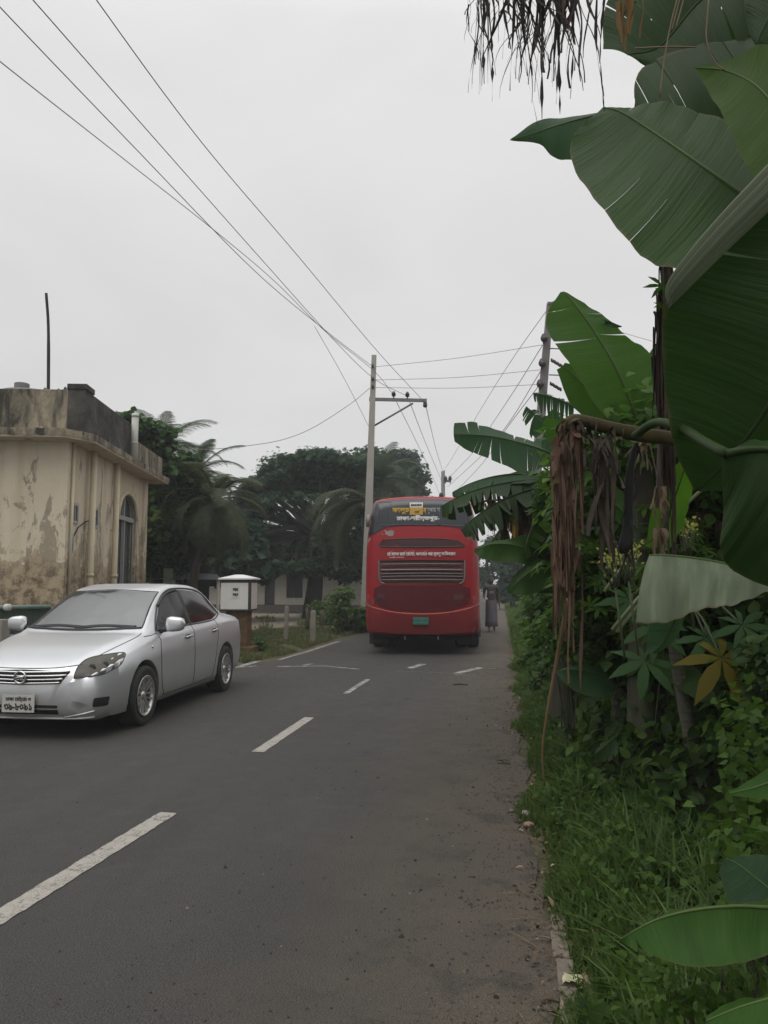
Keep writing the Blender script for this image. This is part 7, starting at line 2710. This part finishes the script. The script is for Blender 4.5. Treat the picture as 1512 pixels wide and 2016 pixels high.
# the great spreading rain tree
RD = 33
cl = []
def cpx(px, py, d, rx, rz, w_=1.0, ry=None):
    s = d / F
    cl.append((P(px, py, d), (rx * s, (ry or rx) * s, rz * s), w_))
for px, py, rx, rz, w_ in ((508, 968, 42, 28, 1.2), (580, 926, 58, 26, 1.7), (650, 916, 66, 26, 1.7), (468, 1015, 36, 26, .9), (560, 965, 50, 18, .8), (640, 958, 60, 22, 1.1), (700, 938, 50, 34, 1.2), (465, 1030, 36, 26, .7), (520, 1045, 28, 18, .4),
                           (690, 1000, 48, 26, .9), (655, 1040, 26, 22, .5), (500, 1085, 32, 26, .6), (590, 1085, 42, 22, .6), (545, 1010, 26, 12, .16), (615, 1010, 22, 12, .12), (450, 1075, 40, 35, .9), (690, 1070, 30, 40, .7),
                           (545, 946, 46, 26, 1.1), (625, 908, 50, 20, 1.0), (640, 1105, 30, 22, .5), (470, 1120, 30, 25, .5), (520, 1118, 40, 18, .6), (580, 1118, 36, 14, .4), (690, 1120, 36, 24, .7), (650, 1085, 40, 25, .6), (500, 1010, 26, 20, .5), (440, 1030, 24, 40, .6), (545, 1065, 30, 20, .5), (560, 1100, 46, 22, .8), (500, 1060, 30, 22, .6), (615, 1120, 40, 16, .5), (470, 1000, 30, 24, .6), (640, 1060, 26, 20, .4), (530, 985, 26, 14, .25), (600, 985, 30, 14, .2)):
    cpx(px, py, RD + rng.uniform(-2, 2), rx, rz, w_)
fk = P(618, 1055, RD)
g_ = G(622, 1196)
g_ = P(612, 1193, RD)
tree('rain_tree', 'great spreading rain tree with a wide domed dark crown over the low house', (g_.x, g_.y, 0), cl, 62000, (.12, .25), L_rain, .34, fk, shape='spray')
cl = []
for px, py, rx, rz, w_ in ((740, 915, 50, 30, 1), (790, 915, 42, 26, 1), (815, 945, 26, 28, .6), (760, 960, 60, 40, 1.2), (800, 990, 40, 40, 1)):
    cpx(px, py, 58 + rng.uniform(-2, 2), rx, rz, w_)
g_ = P(775, 1188, 58)
tree('rain_tree', 'smaller rounded tree showing above the bus roof', (g_.x, g_.y, 0), cl, 9000, (.24, .42), L_rain, .35, P(775, 1060, 58))
# mango tree beside the building
cl = []
for px, py, rx, rz, w_ in ((255, 840, 40, 22, .8), (300, 870, 46, 30, 1.2), (340, 930, 46, 40, 1.3), (300, 960, 50, 50, 1.6), (360, 990, 46, 40, 1.3), (320, 1040, 60, 46, 1.6), (275, 900, 40, 40, 1), (290, 1085, 50, 40, 1.2), (375, 1050, 40, 40, 1.0), (240, 870, 30, 25, .6), (340, 1090, 60, 30, 1.0), (385, 960, 26, 26, .7), (388, 1010, 30, 36, .9), (392, 1065, 34, 34, .8), (330, 1120, 50, 22, .7)):
    cpx(px, py, 22 + rng.uniform(-1.5, 1.5), rx, rz, w_)
g_ = P(300, 1250, 22.5)
tree('mango_tree', 'dense mango tree with light green tips beside the beige building', (g_.x, g_.y, 0), cl, 24000, (.12, .24), L_mango, .28, P(310, 1080, 22.5), mat2=L_mangol, shape='ovate')
# dark trees filling behind the shed and the house
for lab, foot, lst, d in (('dark leafy tree behind the tin-roofed shed', (385, 1205), ((330, 1080, 70, 55, 1), (400, 1070, 60, 65, 1), (455, 1080, 55, 60, 1.2), (380, 1120, 70, 30, .8), (490, 1115, 50, 28, .7)), 30),
                          ('dark tree closing the gap behind the low house', (690, 1200), ((700, 1120, 50, 60, 1), (660, 1130, 50, 40, 1), (730, 1080, 40, 60, 1), (740, 1150, 40, 40, .7)), 44),
                          ('dark tree behind the left half of the low house', (540, 1190), ((520, 1140, 60, 35, 1), (590, 1145, 50, 30, 1), (480, 1150, 50, 35, 1), (640, 1150, 40, 30, .8)), 62)):
    cl = []
    for px, py, rx, rz, w_ in lst:
        cpx(px, py, d, rx, rz, w_)
    g_ = P(*foot, d)
    tree('tree', lab, (g_.x, g_.y, 0), cl, 9000, (.22, .4), L_rain, .3, P(foot[0], foot[1] - 50, d))
# trees down the road, right of the bus
for lab, foot, lst, d, m in (('distant roadside tree with sky showing through its thin crown', (962, 1180), ((960, 1090, 26, 14, .5), (975, 1075, 20, 16, .5), (985, 1110, 22, 20, .5), (955, 1135, 18, 22, .5), (1000, 1140, 20, 30, .8)), 60, L_rain),
                             ('distant dark tree at the right end of the road', (1010, 1185), ((1010, 1130, 26, 40, 1), (1030, 1100, 30, 40, 1), (1000, 1165, 24, 18, .7)), 45, L_rain),
                             ('far tree on the left of the road hidden mostly by the bus', (900, 1175), ((900, 1120, 50, 50, 1), (860, 1100, 50, 60, 1), (940, 1150, 22, 20, .4)), 90, L_rain)):
    cl = []
    for px, py, rx, rz, w_ in lst:
        cpx(px, py, d, rx, rz, w_)
    g_ = P(*foot, d)
    tree('tree', lab, (g_.x, g_.y, 0), cl, 4200, (.2, .36), m, .22, P(foot[0], foot[1] - 40, d))


# a far line of trees on the horizon
N = 26000
az = nrg.uniform(-70, 60, N)
dist = 120 + 30 * nrg.random(N)
hh = 5 + 3.0 * np.sin(az * .5) + 2 * np.sin(az * 1.31 + 1) + 1.5 * np.sin(az * 3.3)
k = np.abs(np.radians(az)) * dist
pos = np.stack([dist * np.sin(np.radians(az)), dist * np.cos(np.radians(az)), np.maximum(.3, hh * nrg.random(N) ** .7)], 1)
msk = np.abs(pos[:, 0] + 2) > 5
o = leaf_mesh('treeline', pos[msk], nrg.normal(size=(msk.sum(), 3)) + np.array([0, 0, .6]), nrg.uniform(.8, 1.6, msk.sum()), L_rain, None, 'quad')
struct(o, 'stuff', 'far-off line of woods along the horizon', 'woods')


# coconut palms
def palm(lab, foot, crown, nfr, flen, mat, seed, droop=1.0, trunk_r=.14, elevs=(-35, 75), azs=None, bend=70):
    r = random.Random(seed)
    foot, crown = Vector(foot), Vector(crown)
    root = thing('coconut_palm', lab, 'palm tree', foot, 0, 'coconut palms')
    m = foot.lerp(crown, .5) + Vector((0, 0, 0)) + (crown - foot).cross(Vector((0, 1, 0))).normalized() * .15
    MB().tube([Vector(q) for q in catmull([foot + Vector((0, 0, -.1)), m, crown], 14)], [trunk_r * (1.35 - .04 * i) for i in range(15)], 9).build('trunk', M_bark, root)
    for k in range(nfr):
        az = R(azs[k % len(azs)] + r.uniform(-10, 10)) if azs else R(137.5 * k + r.uniform(-12, 12))
        q = k / max(1, nfr - 1)
        el = R(elevs[1] + (elevs[0] - elevs[1]) * q)
        L = flen * r.uniform(.8, 1.05) * (.75 if q < .12 else 1)
        be = R(bend) * r.uniform(.7, 1.3) * droop
        h = Vector((math.sin(az), math.cos(az), 0))
        side = Vector((math.cos(az), -math.sin(az), 0))
        pts, p = [crown.copy()], crown.copy()
        n = 26
        for i in range(n):
            e = el - be * ((i + .5) / n) ** 1.3
            p = p + (h * math.cos(e) + Vector((0, 0, math.sin(e)))) * L / n
            pts.append(p.copy())
        mb = MB().tube(pts, [.028 * (1 - .85 * i / n) for i in range(n + 1)], 5)
        for i in range(4, n * 2 + 1):
            f = i / (n * 2)
            a = pts[min(int(f * n), n - 1)].lerp(pts[min(int(f * n) + 1, n)], f * n - int(f * n))
            tg = (pts[min(int(f * n) + 1, n)] - pts[min(int(f * n), n - 1)]).normalized() if f < 1 else (pts[n] - pts[n - 1]).normalized()
            ll = L * .27 * (math.sin(PI * min(1, f * .86 + .12)) ** .6) * r.uniform(.85, 1.1)
            for s in (-1, 1):
                d0 = (side * s * .75 + tg * .6 + Vector((0, 0, .15))).normalized()
                w_ = .012
                rows = []
                pp = a.copy()
                for j in range(4):
                    dd = (d0 + Vector((0, 0, -1)) * (j * .34 * droop)).normalized()
                    ws = tg * w_ * (1, 1.1, .8, .1)[j]
                    rows.append([pp - ws, pp + ws])
                    pp = pp + dd * ll / 3
                mb.grid(rows)
        mb.build('frond', mat, root)
    mb = MB()
    for k in range(6):
        a = 6.28 * k / 6
        c = crown + Vector((math.cos(a) * .22, math.sin(a) * .22, -.25))
        mb.lathe([(0, -.14), (.09, -.1), (.12, 0), (.09, .1), (0, .14)], 10, Matrix.Translation(c))
    mb.build('coconuts', plain('coconut', (.06, .075, .025), .7, var=.3), root)
    return root


def pg(px, d):
    p = P(px, 1200, d)
    return (p.x, p.y, 0)


palm('tall coconut palm rising behind the mango tree and building', pg(330, 27), P(318, 888, 27), 22, 2.5, L_palm, 5, elevs=(-30, 80))
palm('coconut palm with fronds arching right of the mango tree', pg(372, 25), P(388, 930, 25), 16, 2.0, L_palm, 6, elevs=(-40, 80))
palm('short coconut palm with drooping dull fronds above the shed roof', pg(368, 21), P(424, 985, 21), 24, 2.1, L_palmd, 9, 1.15, .11, elevs=(-45, 78), bend=95)
palm('small palm top just behind the vent pipe of the building', pg(240, 29), P(240, 852, 29), 12, 1.25, L_palm, 21, elevs=(0, 85))
palm('coconut palm behind the pale power pole above the bus', pg(752, 34), P(752, 945, 34), 18, 2.8, L_palm, 12, elevs=(-20, 85), bend=80)
palm('coconut palm with long fronds hanging left of the bus', pg(735, 27), P(722, 985, 27), 18, 3.1, L_palmd, 15, 1.1, elevs=(-45, 45), azs=(-120, -95, -75, -60, -140, -100, 60, -85), bend=95)

# lush bush left of the bus and other undergrowth
for lab, c, rd, n, sz, m in (('light green bush with pale shoots left of the bus', (676, 1195, 23), (.42, .5, .55), 1300, (.06, .13), L_bush), ('low dark bush against the bus on its left', (700, 1222, 24), (.5, .7, .45), 2200, (.10, .18), L_sh1),
                             ('low green bush at the foot of the house wall', (655, 1205, 28), (.7, .6, .45), 1500, (.08, .16), L_bush), ('small weeds at the foot of the white box', (498, 1268, 17.2), (.28, .3, .22), 500, (.05, .1), L_bush)):
    p = P(*c)
    shrub('bush', lab, (p.x, p.y, max(.1, p.z)), rd, n, sz, m, 'ovate', 'bushes on the left')

# ================================================================ person walking beside the bus
pp = G(968, 1243)
per = thing('person', 'person in a dark shirt and grey wrap walking towards us beside the bus', 'person', (pp.x, pp.y, 0), R(8))
M_skin = plain('skin', (.075, .043, .030), .55, var=.15)
M_shirt = plain('dark_shirt', (.048, .042, .046), .85, var=.3)
M_wrap = plain('grey_wrap', (.088, .084, .095), .85, var=.25)
M_hair = plain('black_hair', (.010, .009, .009), .6)


def skinned(name, verts, edges, rad, mat, parent, lev=2, root=0):
    me = bpy.data.meshes.new(name)
    me.from_pydata(verts, edges, [])
    o = bpy.data.objects.new(name, me)
    C.objects.link(o)
    sk = o.modifiers.new('s', 'SKIN')
    sk.use_smooth_shade = True
    for i, sv in enumerate(me.skin_vertices[0].data):
        sv.radius = rad[i] if isinstance(rad[i], tuple) else (rad[i], rad[i])
        sv.use_root = (i == root)
    ss = o.modifiers.new('u', 'SUBSURF')
    ss.levels = ss.render_levels = lev
    dg = bpy.context.evaluated_depsgraph_get()
    nm = bpy.data.meshes.new_from_object(o.evaluated_get(dg))
    bpy.data.objects.remove(o)
    nm.name = name
    nm.materials.clear()
    nm.materials.append(mat)
    nm.polygons.foreach_set('use_smooth', [True] * len(nm.polygons))
    o = bpy.data.objects.new(name, nm)
    C.objects.link(o)
    o.parent = parent
    return o


# facing -Y (towards the camera); +X is the person's left
V, E, Rd = [], [], []
def jn(p, r, to=None):
    V.append(p)
    Rd.append(r)
    if to is not None:
        E.append((to, len(V) - 1))
    return len(V) - 1
hip = jn((0, 0, .92), (.13, .10))
wa = jn((0, -.005, 1.08), (.125, .095), hip)
ch = jn((0, 0, 1.27), (.15, .105), wa)
sh = jn((0, .01, 1.40), (.11, .08), ch)
nk = jn((0, .0, 1.46), .05, sh)
hd1 = jn((0, -.01, 1.53), (.066, .078), nk)
hd2 = jn((0, -.012, 1.60), (.074, .092), hd1)
hd3 = jn((0, -.005, 1.655), (.058, .07), hd2)
no = jn((0, -.105, 1.565), .013, hd2)
for s in (-1, 1):
    jn((s * .080, .01, 1.57), .016, hd2)
    a = jn((s * .185, .0, 1.385), .052, sh)
    if s < 0:      # right arm bent, hand forward at the waist
        b = jn((s * .235, .02, 1.12), .040, a)
        c = jn((s * .215, -.20, 1.02), .030, b)
        h = jn((s * .20, -.28, 1.03), (.035, .02), c)
        fd = Vector((.25, -.9, .1))
    else:
        b = jn((s * .235, .02, 1.12), .040, a)
        c = jn((s * .25, -.02, .88), .030, b)
        h = jn((s * .25, -.035, .80), (.02, .036), c)
        fd = Vector((0, -.12, -1))
    hp_ = Vector(V[h])
    for k in range(4):
        o_ = Vector((0, (k - 1.5) * .018, 0)) if s > 0 else Vector(((k - 1.5) * .018, 0, 0))
        f1 = jn(tuple(hp_ + fd * .05 + o_), .008, h)
        jn(tuple(hp_ + fd * (.085 + .008 * (k in (1, 2))) + o_ * .9 + Vector((0, -.008, -.006))), .007, f1)
    tb = jn(tuple(hp_ + fd * .02 + (Vector((0, -.035, 0)) if s > 0 else Vector((.035, 0, .01)))), .009, h)
    l0 = jn((s * .09, 0, .85), .085, hip)
    l1 = jn((s * .095, -.03 + .06 * s, .50), .055, l0)
    l2 = jn((s * .095, .02 + .14 * s, .09), .036, l1)
    jn((s * .10, -.09 + .14 * s, .03), (.036, .024), l2)
skinned('body', V, E, Rd, M_skin, per)
# shirt: torso and short sleeves
V, E, Rd = [], [], []
hip = jn((0, 0, .88), (.155, .118))
wa = jn((0, -.005, 1.08), (.148, .115), hip)
ch = jn((0, 0, 1.27), (.168, .122), wa)
sh = jn((0, .008, 1.395), (.125, .095), ch)
for s in (-1, 1):
    a = jn((s * .19, .0, 1.38), .068, sh)
    jn((s * .228, .015, 1.20), .056, a)
skinned('shirt', V, E, Rd, M_shirt, per)
mb = MB()
rows = []
for zz, rx, ry in ((.98, .165, .125), (.85, .175, .14), (.6, .185, .165), (.35, .19, .19), (.16, .20, .20), (.155, .19, .19)):
    rows.append([(rx * math.cos(a) * (1 + .04 * math.sin(5 * a)), ry * math.sin(a) * (1 + .05 * math.sin(4 * a + zz * 3)), zz) for a in [2 * PI * k / 28 for k in range(28)]])
mb.grid(rows, wrap=True)
o = mb.build('wrap_skirt', M_wrap)
o.parent = per
mb = MB()
rows = []
for i in range(8):
    th = PI * .5 * i / 7
    rows.append([(.083 * math.sin(th) * math.cos(a), .004 + .10 * math.sin(th) * math.sin(a), 1.60 + .115 * math.cos(th) - (.02 if math.sin(a) < -.3 else -.0) * math.sin(th) - (.06 * math.sin(th) if math.sin(a) > .2 else 0)) for a in [2 * PI * k / 20 for k in range(20)]])
mb.grid(rows, wrap=True)
o = mb.build('hair', M_hair)
o.parent = per
pr = MB().grid([[(x, -.118 - .012 * (1 - (x / .09) ** 2), z + .01 * math.sin(x * 60)) for x in (-.075, -.04, 0, .04, .075)] for z in (1.19, 1.23, 1.27)])
o = pr.build('shirt_print', plain('pale_print', (.16, .14, .14), .8, var=.4))
o.parent = per
fm = MB()
for s in (-1, 1):
    fm.lathe([(0, -.008), (.010, -.005), (.013, 0)], 8, Matrix.Translation((s * .030, -.088, 1.592)), axis='Y')
fm.tube([(-.025, -.092, 1.532), (0, -.098, 1.53), (.025, -.092, 1.532)], .006, 5)
o = fm.build('eyes_and_mouth', M_hair)
o.parent = per
o = MB().box((-.245, -.42, 1.0), (-.17, -.36, 1.06), bev=.012).build('white_packet', M_wht)
o.matrix_world = per.matrix_basis.copy()
o.data.transform(per.matrix_basis)
o.matrix_world = Matrix.Identity(4)
tag(o, 'small white packet held in the hand of the walking person', 'packet')
# ================================================================ hazy air
t = NT('hazy_air')
t.t.nodes.remove(t.b)
pv_ = t.n('ShaderNodeVolumePrincipled')
pv_.inputs['Color'].default_value = (.92, .94, .96, 1)
pv_.inputs['Density'].default_value = .0016
t.l(pv_.outputs[0], t.out.inputs['Volume'])
hz_ = MB().box((-235, -45, -6), (235, 405, 14)).build('haze', t.m)
struct(hz_, 'stuff', 'thin pale haze in the humid air', 'haze')
# remove leftovers
for o in list(bpy.data.objects):
    if o.name.startswith('cutter') or o.name.startswith('letters'):
        bpy.data.objects.remove(o)
